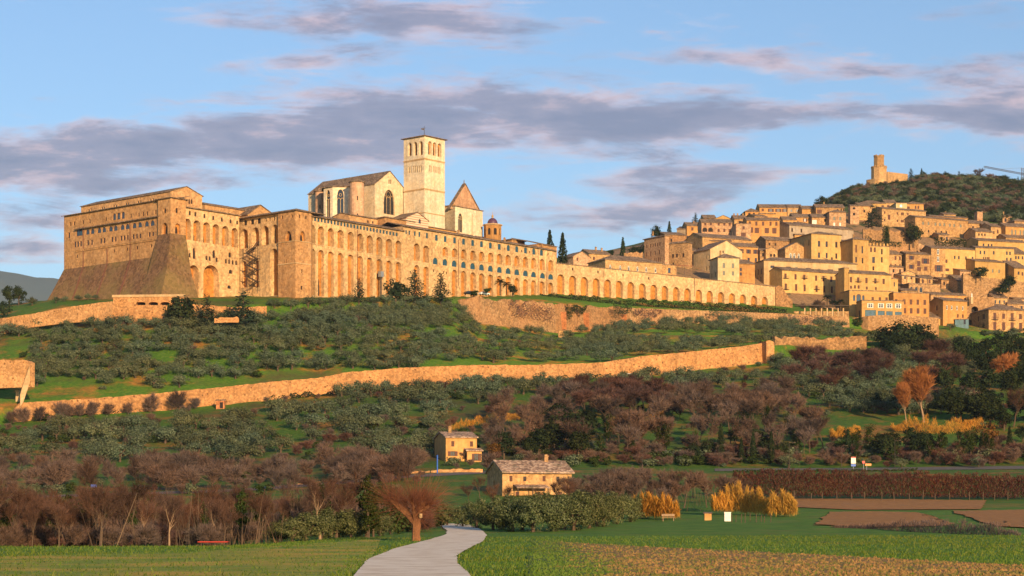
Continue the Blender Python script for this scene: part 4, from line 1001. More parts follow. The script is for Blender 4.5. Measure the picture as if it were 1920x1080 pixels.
def low_range(label, px0, px1, py, Y, dep, kind='u', wall='bastion', wins=None, h=12, slope=14):
    a = XY(px0, Y); b_ = on(a, UD, px1); z = zy(py, Y); T_ = thing('convent_range', label, 'convent', (a.x, a.y, z - 8))
    f = Face(a, b_); ops_ = []
    for x, y0, y1, w in wins or []: ops_.append(O(f, 'b', x, y0, y1, w, 'rect', .3, win='dark'))
    block('wall', [a, b_, b_ + VD * dep, a + VD * dep], z - h, z, (wall, 'dark'), T_, {0: ops_}, {1: (dep / 2, z + dep / 2 * math.tan(R(slope))), 3: (dep / 2, z + dep / 2 * math.tan(R(slope)))} if kind == 'u' else {})
    roof(T_, a, UD, VD, f.L, dep, z, kind, slope, .6); return T_
low_range('low tiled convent range right under the basilica apse', 655, 752, 402.5, 746, 9, wins=[(960, 742, 760, 12), (995, 748, 765, 12), (1053, 760, 776, 12)])
low_range('low hipped roof right below the traceried transept window', 722, 776, 407.5, 755, 10, 'hip')
low_range('low plastered wing along the foot of the bell tower', 772, 856, 420, 768, 7, 'shed', 'h_orange')
low_range('low tiled range running from the basilica buttress to the domed lantern', 855, 915, 437, 790, 9)
low_range('small dormer gable on the ridge of the long arcaded wing', 960, 984, 449, 812, 5, 'hip')
low_range('stone end house closing the long arcaded wing beside the cypresses', 1008, 1044, 457, 806, 14, 'shed', h=16)

# domed lantern turret
cL = XY(923.5, 800); T_d = thing('lantern_turret', 'small octagonal belfry with purple tiled dome and finial', 'turret', (cL.x, cL.y, 105))
r = 16.5 / F * 800; ztop = zy(424, 800); ring = [Vector((cL.x + r * math.cos(R(22.5 + 45 * i + 20)), cL.y + r * math.sin(R(22.5 + 45 * i + 20)))) for i in range(8)]
def lan_ops(f): return [dict(t0=f.L * .27, t1=f.L * .73, z0=ztop - 4.0, z1=ztop - 1.2, k='arch', d=.4)]
block('wall', ring, 104, ztop, ('h_orange', 'dark'), T_d, {i: lan_ops for i in range(8)})
mb = MB(); mb.lathe((cL.x, cL.y, 0), [(r + .1, ztop + .003), (r + .55, ztop + .3), (r + .55, ztop + .55), (r * .7, ztop + .9)], 8); mb.build('cornice', 'trim', T_d)
M['purple'] = plain('purple_tiles', (0.085, 0.035, 0.075), .5); dz = zy(419.5, 800)
mb = MB(); rd = 2.15; mb.lathe((cL.x, cL.y, dz), [(rd + .1, -1.0), (rd + .1, 0.0)] + [(rd * math.cos(a), rd * 1.12 * math.sin(a)) for a in [R(q) for q in (2, 15, 30, 45, 60, 75, 84)]], 16); do = mb.build('dome', 'purple', T_d, smooth=False)
mb = MB(); mb.lathe((cL.x, cL.y, dz + rd * 1.1), [(.4, 0), (.4, .7), (.55, .72), (.3, 1.2), (.08, 1.5), (.05, 2.6)], 8); mb.build('finial', 'trim', do)
# ------------------------------------------------------------------ the hill town, house by house (coordinates are read off zoom tiles of the photograph)
GT = 'houses stepping up the hillside town'
def h(l, tl, pts, hpx, *a, **k):
    k.setdefault('group', GT); return house(l, tl, pts, hpx * (1.28 if tl in '678' else 1.12), *a, **k)
# paved and terraced ground between the houses
m, t, b, co = newmat('terraced_ground')
cc = mixc(t, ramp(t, noise(t, co, .09, 6, .65), [(.52, 0.0), (.60, 1.0)]), (0.27, 0.165, 0.085), (0.045, 0.065, 0.02)); cc = mixc(t, 1.0, cc, ramp(t, noise(t, co, .8, 7, .7), [(.3, .55), (.7, 1.4)]), 'MULTIPLY'); lk(t, cc, b.inputs['Base Color']); M['terraced'] = m
vs, fs, n_, m_ = [], [], 70, 34
for j in range(m_ + 1):
    for i in range(n_ + 1):
        px = 1150 + (2250 - 1150) * i / n_; ya = interp([(1150, 905), (1455, 893), (1600, 905), (1920, 925), (2250, 940)], px); yb = interp([(1150, 1010), (1350, 1110), (1700, 1130), (1920, 1120)], px)
        q = gY(px, ya + (yb - ya) * j / m_); vs.append((q.x, q.y, q.z + .35))
fs = [(j * (n_ + 1) + i, j * (n_ + 1) + i + 1, (j + 1) * (n_ + 1) + i + 1, (j + 1) * (n_ + 1) + i) for j in range(m_) for i in range(n_)]
mb = MB(); mb.mesh(vs, fs); tag(mb.build('terrain', 'terraced', smooth=True), 'stony terraced ground between the houses', kind='structure')
# --- tile 6: western edge of the town
h('low ochre house with rounded gable, westernmost of the town beside the lone cypress', '6', [(80, 590), (250, 622)], 18, 'v', 'h_pink', [([120], [600], 14, 28, 'shut')], ang=30, slope=22)
h('small orange house with two chimneys just right of the westernmost gabled house', '6', [(235, 560), (450, 572)], 20, 'u', 'h_ochre', [([285, 385], [592], 18, 28, 'shut')], ang=25, chim=2)
h('long low stone building with hipped roof and row of arched windows above the arcade wall', '6', [(245, 650), (400, 622), (965, 668)], 24, 'hip', 'h_ochre', [([450, 550, 635, 722, 810, 903], [668], 20, 46, 'white', 'arch')], [([322], [668], 14, 30, 'dark')], ang=27, slope=15, Wd=16)
T_, fR, fL, zc, u, w, L, W_ = h('small stone annexe with blue window under the red roof terrace awning', '6', [(940, 672), (1112, 684)], 16, 'flat', 'h_ochre', [([1040], [698], 24, 48, 'blue')], ang=25)
h('tall pinkish stone house with three rows of brown shuttered windows, first from the west', '6', [(788, 440), (995, 385), (1012, 388)], 52, 'hip', 'h_pink', None, [([812, 851, 875, 897, 920, 943], [440], 16, 32, 'shut'), ([812, 851, 895, 940], [516], 16, 40, 'shut'), ([845, 885, 905, 930, 945, 985], [590], 14, 38, 'shut')], ang=35, slope=12, chim=1)
h('brown stone block with a deep shaded right flank, behind the red awning', '6', [(1000, 505), (1225, 452), (1268, 468)], 40, 'hip', 'h_brown', [], [([1010, 1075, 1115, 1180], [555], 18, 34, 'dark'), ([1020, 1078], [640], 14, 24, 'dark')], ang=58, slope=14)
h('rough stone house above the brown block with the shaded flank', '6', [(995, 372), (1212, 352)], 22, 'shed', 'rubble', [([1010, 1060], [410], 16, 30, 'dark')], ang=15, slope=8)
h('long house with wide brown roof and open shuttered windows on its narrow west front', '6', [(1255, 420), (1372, 394), (1865, 434)], 36, 'u', 'h_ochre', [([1735, 1772, 1825], [442], 16, 26, 'dark')], [([1283, 1328], [495], 22, 46, 'open'), ([1283, 1330], [595], 20, 50, 'open')], ang=26, slope=13, Wd=17)
h('narrow ochre house under the wide brown roof, with one small upper window', '6', [(1440, 432), (1662, 428)], 30, 'shed', 'h_ochre', [([1525], [445], 18, 30, 'open')], ang=12, slope=14)
h('orange house with three open shuttered windows right of the cream gable', '6', [(1658, 486), (1925, 500)], 34, 'u', 'h_orange', [([1760, 1832, 1902], [512], 22, 38, 'open'), ([1833, 1905], [595], 20, 36, 'glass')], ang=18, slope=16)
h('cream house with broad pointed gable and grey shaded flank above the arcade wall', '6', [(1365, 542), (1450, 516), (1768, 572)], 56, 'v', 'h_cream', [([1578], [522], 14, 22, 'dark')], [([1405, 1435], [570], 14, 34, 'glass'), ([1405, 1435], [680], 14, 40, 'glass')], ang=30, slope=20, Wd=14, Y=925)
h('small white house with hipped roof and four windows in front of the cream gable', '6', [(1445, 616), (1525, 602), (1738, 608)], 44, 'hip', 'h_cream', [([1585, 1676], [655], 22, 44, 'greyshut'), ([1585, 1676], [735], 20, 38, 'greyshut')], [([1465, 1500], [740], 18, 40, 'shut'), ([1465], [660], 14, 34, 'glass')], ang=14, slope=18, chim=1, Wd=11, Y=893)
h('narrow orange house between the small white house and the long cream villa', '6', [(1735, 662), (1895, 672)], 32, 'shed', 'h_orange', [([1755], [705, 750], 18, 28, 'glass')], ang=14, slope=10)
h('low orange house with two dark windows left of the paired garden arches', '6', [(1215, 282), (1362, 280)], 16, 'u', 'h_orange', [([1270, 1333], [298], 20, 30, 'shut')], ang=8, chim=1)
h('pink stone house with two garden arches and a double row of small windows', '6', [(1362, 250), (1668, 246)], 26, 'u', 'h_pink', [([1400, 1455, 1533, 1590, 1643], [256], 18, 22, 'shut'), ([1533, 1590, 1643], [313], 18, 28, 'shut'), ([1395, 1452], [300], 42, 40, 'dark', 'arch')], ang=4)
h('house with a shallow plastered gable on the western skyline of the town', '6', [(1505, 212), (1652, 214)], 18, 'v', 'h_yellow', None, ang=4, slope=17)
h('low skyline house with dark loggia strip left of the shallow plastered gable', '6', [(1383, 206), (1505, 206)], 16, 'u', 'h_ochre', [([1430, 1470], [212], 26, 16, 'dark')], ang=4)
h('little lean-to shed at the western tip of the skyline row', '6', [(1115, 318), (1215, 272)], 12, 'shed', 'h_grey', ang=-14, slope=8)
h('tall stone house with one big dark window and a shaded blue flank', '6', [(1672, 286), (1706, 268), (1856, 272)], 30, 'flat', 'h_pink', [([1782], [288], 20, 28, 'shut'), ([1780], [352], 42, 36, 'shut')], ang=6)
h('small house with stacked dark windows behind the tall house with a shaded blue flank', '6', [(1690, 214), (1815, 216)], 20, 'u', 'h_ochre', [([1750], [235], 30, 22, 'dark')], ang=4, chim=1)
# --- tile 7: middle of the town
h('small hipped house at the left end of the top row on the skyline', '7', [(200, 250), (342, 247)], 14, 'hip', 'h_orange', [([240, 285], [262], 18, 18, 'dark')], ang=4, slope=22)
h('long ochre house with three green framed windows in the top skyline row', '7', [(342, 206), (622, 207)], 18, 'u', 'h_orange', [([374], [220], 18, 24, 'shut'), ([455, 530, 597], [220], 26, 28, 'open')], ang=3)
h('plain ochre house in the middle of the top skyline row with two pale windows', '7', [(622, 207), (768, 207)], 17, 'u', 'h_ochre', [([660, 720], [226], 20, 24, 'trim')], ang=3)
h('slightly lower ochre house with plain front in the top skyline row', '7', [(768, 222), (906, 220)], 16, 'u', 'h_orange', None, ang=3)
h('house with a big dark window and rounded windows ending the top skyline row', '7', [(906, 206), (1190, 202)], 20, 'u', 'h_ochre', [([940], [228], 40, 34, 'shut'), ([1122], [222], 22, 24, 'dark', 'arch'), ([1160, 1182], [216], 10, 30, 'dark')], ang=3, chim=1)
h('orange terrace house with tall brown windows in two rows below the skyline', '7', [(214, 334), (542, 332)], 34, 'u', 'h_orange', [([245, 310, 377, 452, 510], [348], 18, 36, 'shut'), ([265], [405], 20, 50, 'shut'), ([315, 415], [410], 36, 48, 'shut'), ([490], [410], 36, 50, 'shut')], ang=4, slope=14)
h('stone house with a pair of small upper windows left of the orange terrace house', '7', [(88, 318), (214, 318)], 16, 'u', 'h_brown', [([150, 180], [350], 20, 24, 'dark')], ang=4, chim=2)
h('pale yellow wing below the orange terrace house with one dark doorway', '7', [(255, 465), (505, 462)], 14, 'flat', 'h_yellow', [([290], [478], 20, 38, 'shut')], ang=4, z0=None)
h('low house with two dark roof openings behind the orange terrace house', '7', [(340, 268), (500, 268)], 12, 'u', 'h_ochre', [([400, 460], [275], 34, 18, 'dark')], ang=3)
h('small orange house with one arched window right of the orange terrace house', '7', [(576, 330), (712, 330)], 16, 'u', 'h_orange', [([650], [352], 22, 24, 'dark', 'arch')], ang=4)
h('orange house with a single green shuttered window above the grey gable', '7', [(682, 304), (866, 302)], 18, 'u', 'h_orange', [([797], [316], 18, 30, 'open')], ang=4)
h('ochre house with roof balcony and white awning above the big yellow block', '7', [(866, 304), (1032, 302)], 20, 'u', 'h_ochre', [([892], [332], 38, 36, 'white'), ([997], [322], 16, 24, 'dark')], ang=4, chim=1)
h('pinkish house with four windows standing tall on the hill above the big yellow block', '7', [(992, 258), (1040, 254), (1206, 262)], 30, 'hip', 'h_pink', [([1090, 1150], [300], 18, 32, 'greyshut'), ([1090, 1150], [355], 18, 34, 'glass')], ang=6, slope=14)
h('narrow stone house with round window and shaded blue flank left of the cedar', '7', [(1228, 200), (1250, 190), (1338, 186)], 28, 'u', 'h_pink', [([1287], [204], 24, 20, 'dark', 'seg'), ([1287], [260], 22, 24, 'dark')], ang=10)
h('ochre house half hidden behind the cedar in the upper town', '7', [(1338, 190), (1480, 205)], 22, 'u', 'h_ochre', [([1390], [230], 16, 24, 'dark')], ang=10)
h('grey plastered gable house with a long tiled roof and open loggia', '7', [(505, 440), (640, 382), (1282, 452)], 26, 'u', 'h_grey', [([668, 760], [412], 16, 34, 'dark'), ([930, 975, 1020, 1060, 1100], [440], 34, 26, 'dark')], ang=26, slope=14, Wd=13)
h('big plain yellow block with tall slit windows in the middle of the town', '7', [(625, 518), (860, 470), (1158, 502)], 52, 'hip', 'h_yellow', [([937, 1013, 1110], [538], 20, 52, 'glass'), ([937, 1013, 1110], [654], 18, 48, 'glass'), ([1066], [695], 16, 34, 'dark')], [([835], [528], 16, 48, 'glass')], ang=20, slope=10)
h('yellow house with a large blank shaded flank right of the big plain yellow block', '7', [(1145, 548), (1275, 526), (1432, 546)], 58, 'hip', 'h_yellow', [([1308], [580], 16, 68, 'shut'), ([1370], [588], 14, 66, 'glass'), ([1308], [700], 16, 50, 'glass'), ([1372], [706], 14, 50, 'dark')], ang=22, slope=14, chim=1)
h('yellow house with battlements on its roof edge', '7', [(1432, 596), (1640, 592)], 46, 'flat', 'h_yellow', [([1457, 1494], [606], 18, 42, 'shut'), ([1482], [700], 24, 56, 'glass'), ([1565], [618, 700], 14, 50, 'dark'), ([1480], [795], 16, 36, 'dark')], ang=12, crenel=True)
h('gabled brown house with blank front tucked left of the big plain yellow block', '7', [(272, 558), (405, 530), (682, 558)], 22, 'u', 'h_brown', [([440, 500], [560], 14, 24, 'dark')], [([335], [565], 14, 24, 'dark')], ang=20, slope=18, Wd=11)
h('small gabled house with two little arched windows above the long cream villa', '7', [(330, 652), (405, 628), (522, 640)], 20, 'v', 'h_ochre', [([457, 490], [668], 20, 28, 'dark', 'arch')], ang=16, slope=16)
h('chapel like house with a pointed gable and three tall arched windows', '7', [(528, 640), (600, 616), (822, 652)], 22, 'v', 'h_ochre', [([655, 690, 735], [660], 24, 50, 'white', 'arch')], ang=22, slope=21)
h('long cream villa with blue shaded west front and low hipped roof', '7', [(275, 782), (385, 738), (1312, 782)], 36, 'hip', 'h_cream', [([470], [785], 36, 22, 'glass'), ([630], [790], 50, 34, 'glass'), ([712], [790], 24, 30, 'greyshut'), ([830], [795], 48, 34, 'glass'), ([938], [798], 20, 26, 'greyshut'), ([1050], [800], 54, 30, 'glass'), ([1262, 1300], [798], 22, 44, 'glass')], [([300, 328, 360], [810], 20, 50, 'shut'), ([300, 325, 355], [890], 18, 44, 'glass')], ang=17, slope=13, Wd=14)
h('low grey wing with stepped roof edge below the long cream villa', '7', [(420, 832), (550, 782), (572, 790)], 30, 'flat', 'h_grey', None, [([450, 475, 500, 520], [850], 14, 24, 'dark')], ang=30)
T1 = h('long yellow hotel wing with two rows of brown shutters and small iron balconies', '7', [(570, 832), (1196, 856)], 66, 'u', 'h_yellow', [([602, 702, 790, 908, 982, 1060, 1167], [866], 22, 48, 'shut'), ([605, 708, 793, 912, 989, 1066, 1148], [966], 22, 60, 'shut')], ang=26, slope=13, Wd=12)
T2 = h('yellow hotel wing with five brown shutters right of the square chimney shaft', '7', [(1236, 862), (1655, 886)], 56, 'u', 'h_yellow', [([1256, 1328, 1411, 1500, 1583], [902], 22, 48, 'shut'), ([1256, 1415, 1505], [990], 18, 26, 'shut'), ([1296, 1332], [980], 20, 32, 'shut', 'arch')], ang=22, slope=13, Wd=12)
h('square yellow chimney shaft standing between the two hotel wings', '7', [(1190, 815), (1236, 818)], 62, 'flat', 'h_yellow', ang=24, Wd=5, name='chimney_shaft', cat='chimney shaft', group=None)
h('plain yellow end block with one pale window right of the five shuttered hotel wing', '7', [(1655, 922), (1726, 926)], 34, 'flat', 'h_yellow', [([1690], [950], 12, 44, 'trim')], ang=20)
for T_, cols_, row in ((T1, (602, 702, 790, 908, 982, 1060, 1167), 914), (T1, (605, 793, 912, 1066), 1026), (T2, (1328, 1411, 1500, 1583), 950)):
    for x in cols_[::2]:
        f = T_[1]; px, py = tp('7', x, row); balcony(T_[0], f, f.t(px), f.z(px, py), 3.2)
h('ochre house with shuttered windows right of the yellow house with battlements', '7', [(1640, 672), (1762, 692)], 34, 'u', 'h_ochre', [([1645, 1702, 1745], [692], 18, 34, 'shut'), ([1655, 1700, 1712, 1745], [770], 14, 40, 'shut')], ang=20)
for i, (x, y, w_, hp, wl, kd) in enumerate([(1425, 470, 22, 20, 'h_brown', 'u'), (1478, 452, 26, 20, 'h_ochre', 'u'), (1560, 452, 24, 22, 'h_ochre', 'u'), (1668, 500, 26, 24, 'h_pink', 'u'), (1690, 512, 26, 22, 'h_ochre', 'v'), (1725, 520, 24, 20, 'h_ochre', 'u'), (1765, 524, 24, 18, 'h_brown', 'u'), (1640, 470, 22, 22, 'h_orange', 'u'), (1600, 452, 20, 18, 'h_ochre', 'hip'), (1830, 470, 26, 18, 'h_yellow', 'u'), (1800, 478, 22, 20, 'h_ochre', 'u'), (1840, 420, 22, 14, 'h_ochre', 'u'), (1770, 402, 22, 14, 'h_ochre', 'u'), (1500, 420, 20, 16, 'h_brown', 'u'), (1290, 470, 20, 24, 'h_brown', 'u'), (1415, 405, 24, 14, 'h_ochre', 'u'), (1690, 545, 30, 20, 'h_ochre', 'u'), (1745, 552, 26, 20, 'h_brown', 'u'), (1868, 575, 26, 18, 'h_ochre', 'u'), (1215, 462, 16, 16, 'h_pink', 'u'), (1400, 440, 18, 16, 'h_cream', 'u'), (1452, 512, 22, 18, 'h_brown', 'u'), (1530, 486, 20, 18, 'h_pink', 'v'), (1586, 512, 18, 16, 'h_cream', 'u'), (1642, 528, 20, 16, 'h_brown', 'u'), (1712, 572, 22, 18, 'h_cream', 'u'), (1800, 508, 20, 16, 'h_pink', 'u'), (1846, 486, 20, 14, 'h_cream', 'u'), (1888, 498, 24, 16, 'h_ochre', 'u'), (1900, 560, 26, 18, 'h_pink', 'u'), (1842, 556, 18, 14, 'h_brown', 'v'), (1760, 440, 20, 14, 'h_brown', 'u'), (1880, 405, 24, 14, 'h_pink', 'u'), (1840, 396, 20, 12, 'h_ochre', 'u'), (1560, 400, 18, 12, 'h_pink', 'u'), (1490, 440, 20, 16, 'h_orange', 'u')]):
    house('small stone house wedged between larger houses, only its upper wall and tiled roof showing', 'o', [(x, y), (x + w_, y + random.uniform(0, 2))], hp, kd, wl, [(2, [y + 4], 3.2, 6, ['shut', 'glass', 'dark'])], ang=random.uniform(6, 24), group='small wedged houses of the hillside town', chim=random.choice([0, 1]), town=True)
# --- tile 8: upper right, below the fortress hill
h('long pale house on the upper right skyline of the town behind the cedar', '8', [(165, 602), (430, 592)], 15, 'hip', 'h_yellow', [([405, 465], [620], 22, 18, 'shut')], ang=2, slope=16)
h('ochre house with brown window pair right behind the cedar top', '8', [(430, 594), (540, 594)], 15, 'u', 'h_ochre', [([462, 520], [620], 22, 18, 'shut')], ang=2)
h('white cube house with one blue window on the upper right skyline', '8', [(540, 600), (650, 604)], 17, 'flat', 'h_cream', [([592], [612], 26, 24, 'blue')], ang=4)
h('ochre corner house with a triple brown window at the right end of the upper skyline', '8', [(650, 606), (820, 606)], 17, 'hip', 'h_orange', [([665], [632], 24, 26, 'shut'), ([738, 752, 766], [624], 16, 28, 'shut')], ang=6, slope=16)
h('long stone house with many small windows right of the cedar', '8', [(398, 652), (842, 706)], 28, 'u', 'h_ochre', [([425, 555, 597, 612, 660], [680, 755], 14, 22, 'shut'), ([470], [712], 26, 44, 'shut'), ([690, 730, 760], [715], 14, 22, 'shut'), ([605], [690], 14, 24, 'dark')], ang=22, slope=11, Wd=10)
h('very long ochre terrace with a row of pale windows below the fortress wood', '8', [(735, 738), (1272, 818)], 30, 'u', 'h_ochre', [([815, 870, 940, 985, 1030, 1085, 1130, 1195], [780], 18, 28, 'greyshut'), ([870, 945, 1000, 1050], [860], 16, 24, 'dark')], ang=24, slope=11, Wd=10)
h('ochre row with plain upper wall just behind the very long ochre terrace', '8', [(878, 728), (1265, 768)], 20, 'u', 'h_orange', [([930], [745], 16, 14, 'dark')], ang=20, slope=10, Wd=9)
h('plain ochre house closing the very long ochre terrace on its right', '8', [(1272, 800), (1408, 812)], 22, 'u', 'h_ochre', [([1320], [830], 16, 26, 'dark')], ang=16)
h('grey brown stone house right of the plain ochre house near the ruined tower', '8', [(1406, 812), (1502, 814)], 22, 'u', 'h_brown', None, ang=10)
h('small ochre house with four windows in front of the grey brown stone house', '8', [(1345, 884), (1520, 900)], 20, 'u', 'h_ochre', [([1380, 1410, 1440], [902], 14, 22, 'dark')], ang=18)
h('ochre house with tall shuttered windows at the upper right edge of town', '8', [(1502, 834), (1686, 858)], 26, 'u', 'h_ochre', [([1570], [862], 16, 36, 'shut'), ([1530, 1640], [880], 14, 26, 'dark'), ([1580], [930], 14, 28, 'glass')], ang=20)
h('ochre house with a row of four windows cut by the right photo edge', '8', [(1650, 832), (1880, 856)], 30, 'u', 'h_orange', [([1715, 1750, 1800, 1830], [866], 16, 44, 'greyshut')], ang=16)
h('low ochre house front below the row of four windows at the right edge', '8', [(1652, 945), (1880, 975)], 18, 'u', 'h_ochre', [([1700, 1760, 1815], [965], 14, 24, 'dark')], ang=16)
h('house with hipped roof rising at the right edge below the fortress wood', '8', [(1655, 800), (1740, 780), (1880, 812)], 16, 'hip', 'h_brown', [([1780, 1830], [815], 14, 20, 'dark')], ang=16)
h('ruined narrow stone tower stub in front of the dark cypresses', '8', [(1362, 690), (1418, 702)], 20, 'flat', 'h_pink', ang=10, Wd=4, name='tower_ruin', cat='ruin', group=None)
# --- tile B2: right side and bottom
h('very long yellow house under a low roof at the right edge of the middle town', 'B2', [(728, 160), (1000, 106), (1460, 168)], 34, 'u', 'h_yellow', [([1050, 1098, 1128], [135], 14, 34, 'glass'), ([1370, 1420], [185], 18, 32, 'greyshut')], [([825, 885], [160], 16, 28, 'shut'), ([980], [135], 14, 32, 'glass')], ang=18, slope=11, Wd=15)
h('yellow house with four slit windows before the very long yellow house', 'B2', [(880, 158), (972, 176), (1345, 194)], 40, 'u', 'h_yellow', [([1020, 1058, 1148, 1275, 1305], [204], 14, 30, 'glass'), ([1050, 1070, 1088, 1102], [264], 11, 34, 'shut'), ([1275, 1312, 1318], [264], 14, 34, 'glass'), ([1280, 1312], [335], 14, 36, 'dark')], ang=12, slope=11, Wd=9)
h('yellow house with sloping lean-to roof above the round bush', 'B2', [(968, 305), (1258, 350)], 34, 'shed', 'h_yellow', [([1138, 1200], [375], 16, 30, 'greyshut')], ang=22, slope=9, Wd=9)
h('tall yellow house at the right edge, upper of two stacked flat fronts', 'B2', [(1345, 236), (1470, 246)], 28, 'shed', 'h_yellow', [([1362, 1388, 1425], [256], 14, 28, 'glass')], ang=14)
h('yellow house at the right edge, lower of two stacked flat fronts', 'B2', [(1345, 372), (1470, 390)], 32, 'shed', 'h_yellow', [([1352, 1388], [405], 16, 28, 'glass'), ([1425], [410], 16, 30, 'shut')], ang=14)
h('stone gable with small slit window behind the shuttered ochre house', 'B2', [(318, 185), (545, 182)], 30, 'v', 'h_pink', [([438], [180], 10, 24, 'dark')], ang=12, slope=20)
h('ochre house with five brown shuttered windows below the stone gable', 'B2', [(200, 222), (300, 234), (540, 258)], 42, 'u', 'h_ochre', [([355], [252], 24, 34, 'open'), ([425], [300], 30, 44, 'shut'), ([490], [272], 34, 46, 'open'), ([355], [338], 24, 36, 'open'), ([492], [350], 30, 36, 'shut'), ([428], [358], 36, 34, 'shut')], ang=18, slope=14, Wd=9)
h('narrow ochre house with a balcony door and pale windows stacked above it', 'B2', [(545, 180), (682, 186)], 54, 'u', 'h_ochre', [([612], [188, 260], 20, 46, 'white'), ([617], [342], 36, 56, 'open')], ang=14, slope=12)
h('pale yellow house with stone lower wall and a roof terrace on its left', 'B2', [(680, 184), (968, 228)], 44, 'u', 'h_yellow', [([692, 698], [290], 20, 30, 'shut'), ([772, 812, 880, 945], [250], 14, 28, 'glass'), ([700], [376], 34, 24, 'shut'), ([885], [330], 14, 40, 'trim')], ang=20, slope=11, Wd=10)
TP = h('stone house with a roof terrace on dark timber posts and pale curtains', 'B2', [(235, 530), (330, 525), (632, 552)], 24, 'flat', 'h_brown', [([355, 402, 448], [548], 30, 52, 'trim', 'arch')], ang=16, Wd=9)
h('stone gabled house with a line of four tiny dark windows right of the timber terrace', 'B2', [(632, 520), (790, 482), (892, 500)], 24, 'u', 'h_brown', None, [([692, 712, 728, 742], [518], 12, 22, 'dark')], ang=26, slope=20, Wd=11)
h('ochre house with two iron balconies right of the four tiny dark windows', 'B2', [(798, 496), (1012, 530)], 24, 'u', 'h_ochre', [([848], [512], 16, 40, 'shut'), ([912], [545], 16, 44, 'shut'), ([975], [560], 14, 26, 'shut'), ([850], [575], 14, 38, 'shut')], ang=20, slope=12)
h('flat roofed orange hotel block with six brown shutters beside the green glazed pavilion', 'B2', [(182, 612), (525, 622)], 52, 'flat', 'h_orange', [([208, 285, 350, 416, 483], [672], 22, 44, 'shut'), ([290, 352, 418, 485], [756], 24, 46, 'shut')], ang=12, Wd=12, Y=893)
h('orange stone house with a roof gallery and two columns of brown shutters', 'B2', [(530, 698), (660, 684), (892, 716)], 62, 'u', 'h_orange', [([698, 744, 795, 850], [732], 16, 36, 'white'), ([802, 850], [812], 16, 30, 'shut')], [([598], [722], 24, 44, 'shut'), ([600], [810], 26, 46, 'shut')], ang=22, slope=12, Wd=11)
h('long roofed gallery with open dark front on top of the orange stone house', 'B2', [(620, 640), (655, 630), (880, 655)], 14, 'u', 'h_orange', [([690, 735, 780, 825], [660], 34, 40, 'dark')], ang=18, slope=14, Wd=8, Y=None)
h('low ochre shop building with three small shutters under the orange stone house', 'B2', [(405, 850), (632, 878)], 26, 'shed', 'h_orange', [([505, 527, 548], [888], 16, 30, 'shut'), ([445], [900], 14, 20, 'dark')], ang=18)
TB = h('large ochre house with hipped roof, red brown shutters and balconies, nearest at lower right', 'B2', [(880, 812), (1100, 775), (1480, 802)], 42, 'hip', 'h_ochre', [([1158, 1325], [802], 26, 68, 'shut'), ([1243, 1405], [808], 26, 46, 'shut'), ([1158, 1243, 1325, 1407], [892], 28, 66, 'shut')], [([930, 1000], [815], 18, 46, 'shut'), ([1052], [808], 20, 44, 'open'), ([942, 998], [905], 18, 36, 'shut'), ([1052], [888], 16, 50, 'shut')], ang=14, slope=13, Wd=17)
for x, y in ((1158, 868), (1325, 876)):
    f = TB[1]; px, py = tp('B2', x, y); balcony(TB[0], f, f.t(px), f.z(px, py), 3.4)
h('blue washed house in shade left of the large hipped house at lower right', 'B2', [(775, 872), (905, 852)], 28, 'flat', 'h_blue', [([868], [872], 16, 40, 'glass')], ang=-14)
h('low portico of round arches below the large hipped house at lower right', 'B2', [(862, 968), (1042, 948)], 10, 'flat', 'h_orange', [([898, 948, 1000], [965], 36, 40, 'dark', 'arch')], ang=-6, name='portico', cat='portico', group=None)
h('small ochre house behind the stone wall arch, left of the large hipped house', 'B2', [(1152, 658), (1280, 672)], 20, 'u', 'h_ochre', [([1165, 1205, 1250], [680], 14, 34, 'trim')], ang=12)
h('low tiled house right above the large hipped house at the right edge', 'B2', [(1280, 715), (1460, 722)], 14, 'u', 'h_brown', None, ang=12)
# --- tile B1: the lower hotel with green glazing
h('pale hotel storey with three arched blue windows above the green glazed pavilion', 'B1', [(1165, 440), (1722, 456)], 26, 'flat', 'h_yellow', [([1225], [492], 24, 66, 'blue', 'arch'), ([1282], [478], 50, 84, 'blue', 'arch'), ([1342], [492], 24, 60, 'blue', 'arch'), ([1460, 1550, 1636], [512], 26, 54, 'shut')], ang=12, Wd=11, Y=893)
h('glazed hotel pavilion with four white windows over a band of sea green glass', 'B1', [(1200, 592), (1322, 566), (1855, 584)], 46, 'flat', 'h_orange', [([1432, 1565, 1672, 1785], [594], 66, 54, 'white'), ([1432], [682], 120, 74, 'teal'), ([1568], [690], 76, 70, 'teal'), ([1672], [694], 72, 66, 'teal'), ([1785], [698], 76, 62, 'teal')], [([1210], [612], 26, 44, 'dark'), ([1292], [680], 46, 80, 'shut')], ang=8, Wd=8, Y=882)
# pergola along the lane below the hotel
pg = thing('pergola', 'row of pale pillars carrying a vine covered beam below the yellow hotel', 'pergola', tuple(gp(1535, 592)))
Yp = pg.location.y + .5
for x in (600, 672, 742, 812, 884, 952, 1022, 1088):
    px, py = tp('B1', x, 660); p = P(px, py, Yp); mb = MB(); mb.box((p.x, p.y, pg.location.z - 3), (.55, .55, p.z - pg.location.z + 3)); mb.build('pillar', 'trim', pg)
mb = MB(); a = P(*tp('B1', 480, 604), Yp); b_ = P(*tp('B1', 1180, 612), Yp); mb.box(((a.x + b_.x) / 2, Yp + 1.2, a.z - 1.0), (b_.x - a.x, 3.2, .3)); mb.build('beam', 'eave', pg)
mb = MB(); mb.box(((a.x + b_.x) / 2, Yp + 4.5, pg.location.z - 3), (b_.x - a.x, .4, 5.5)); mb.build('back_wall', 'h_brown', pg)
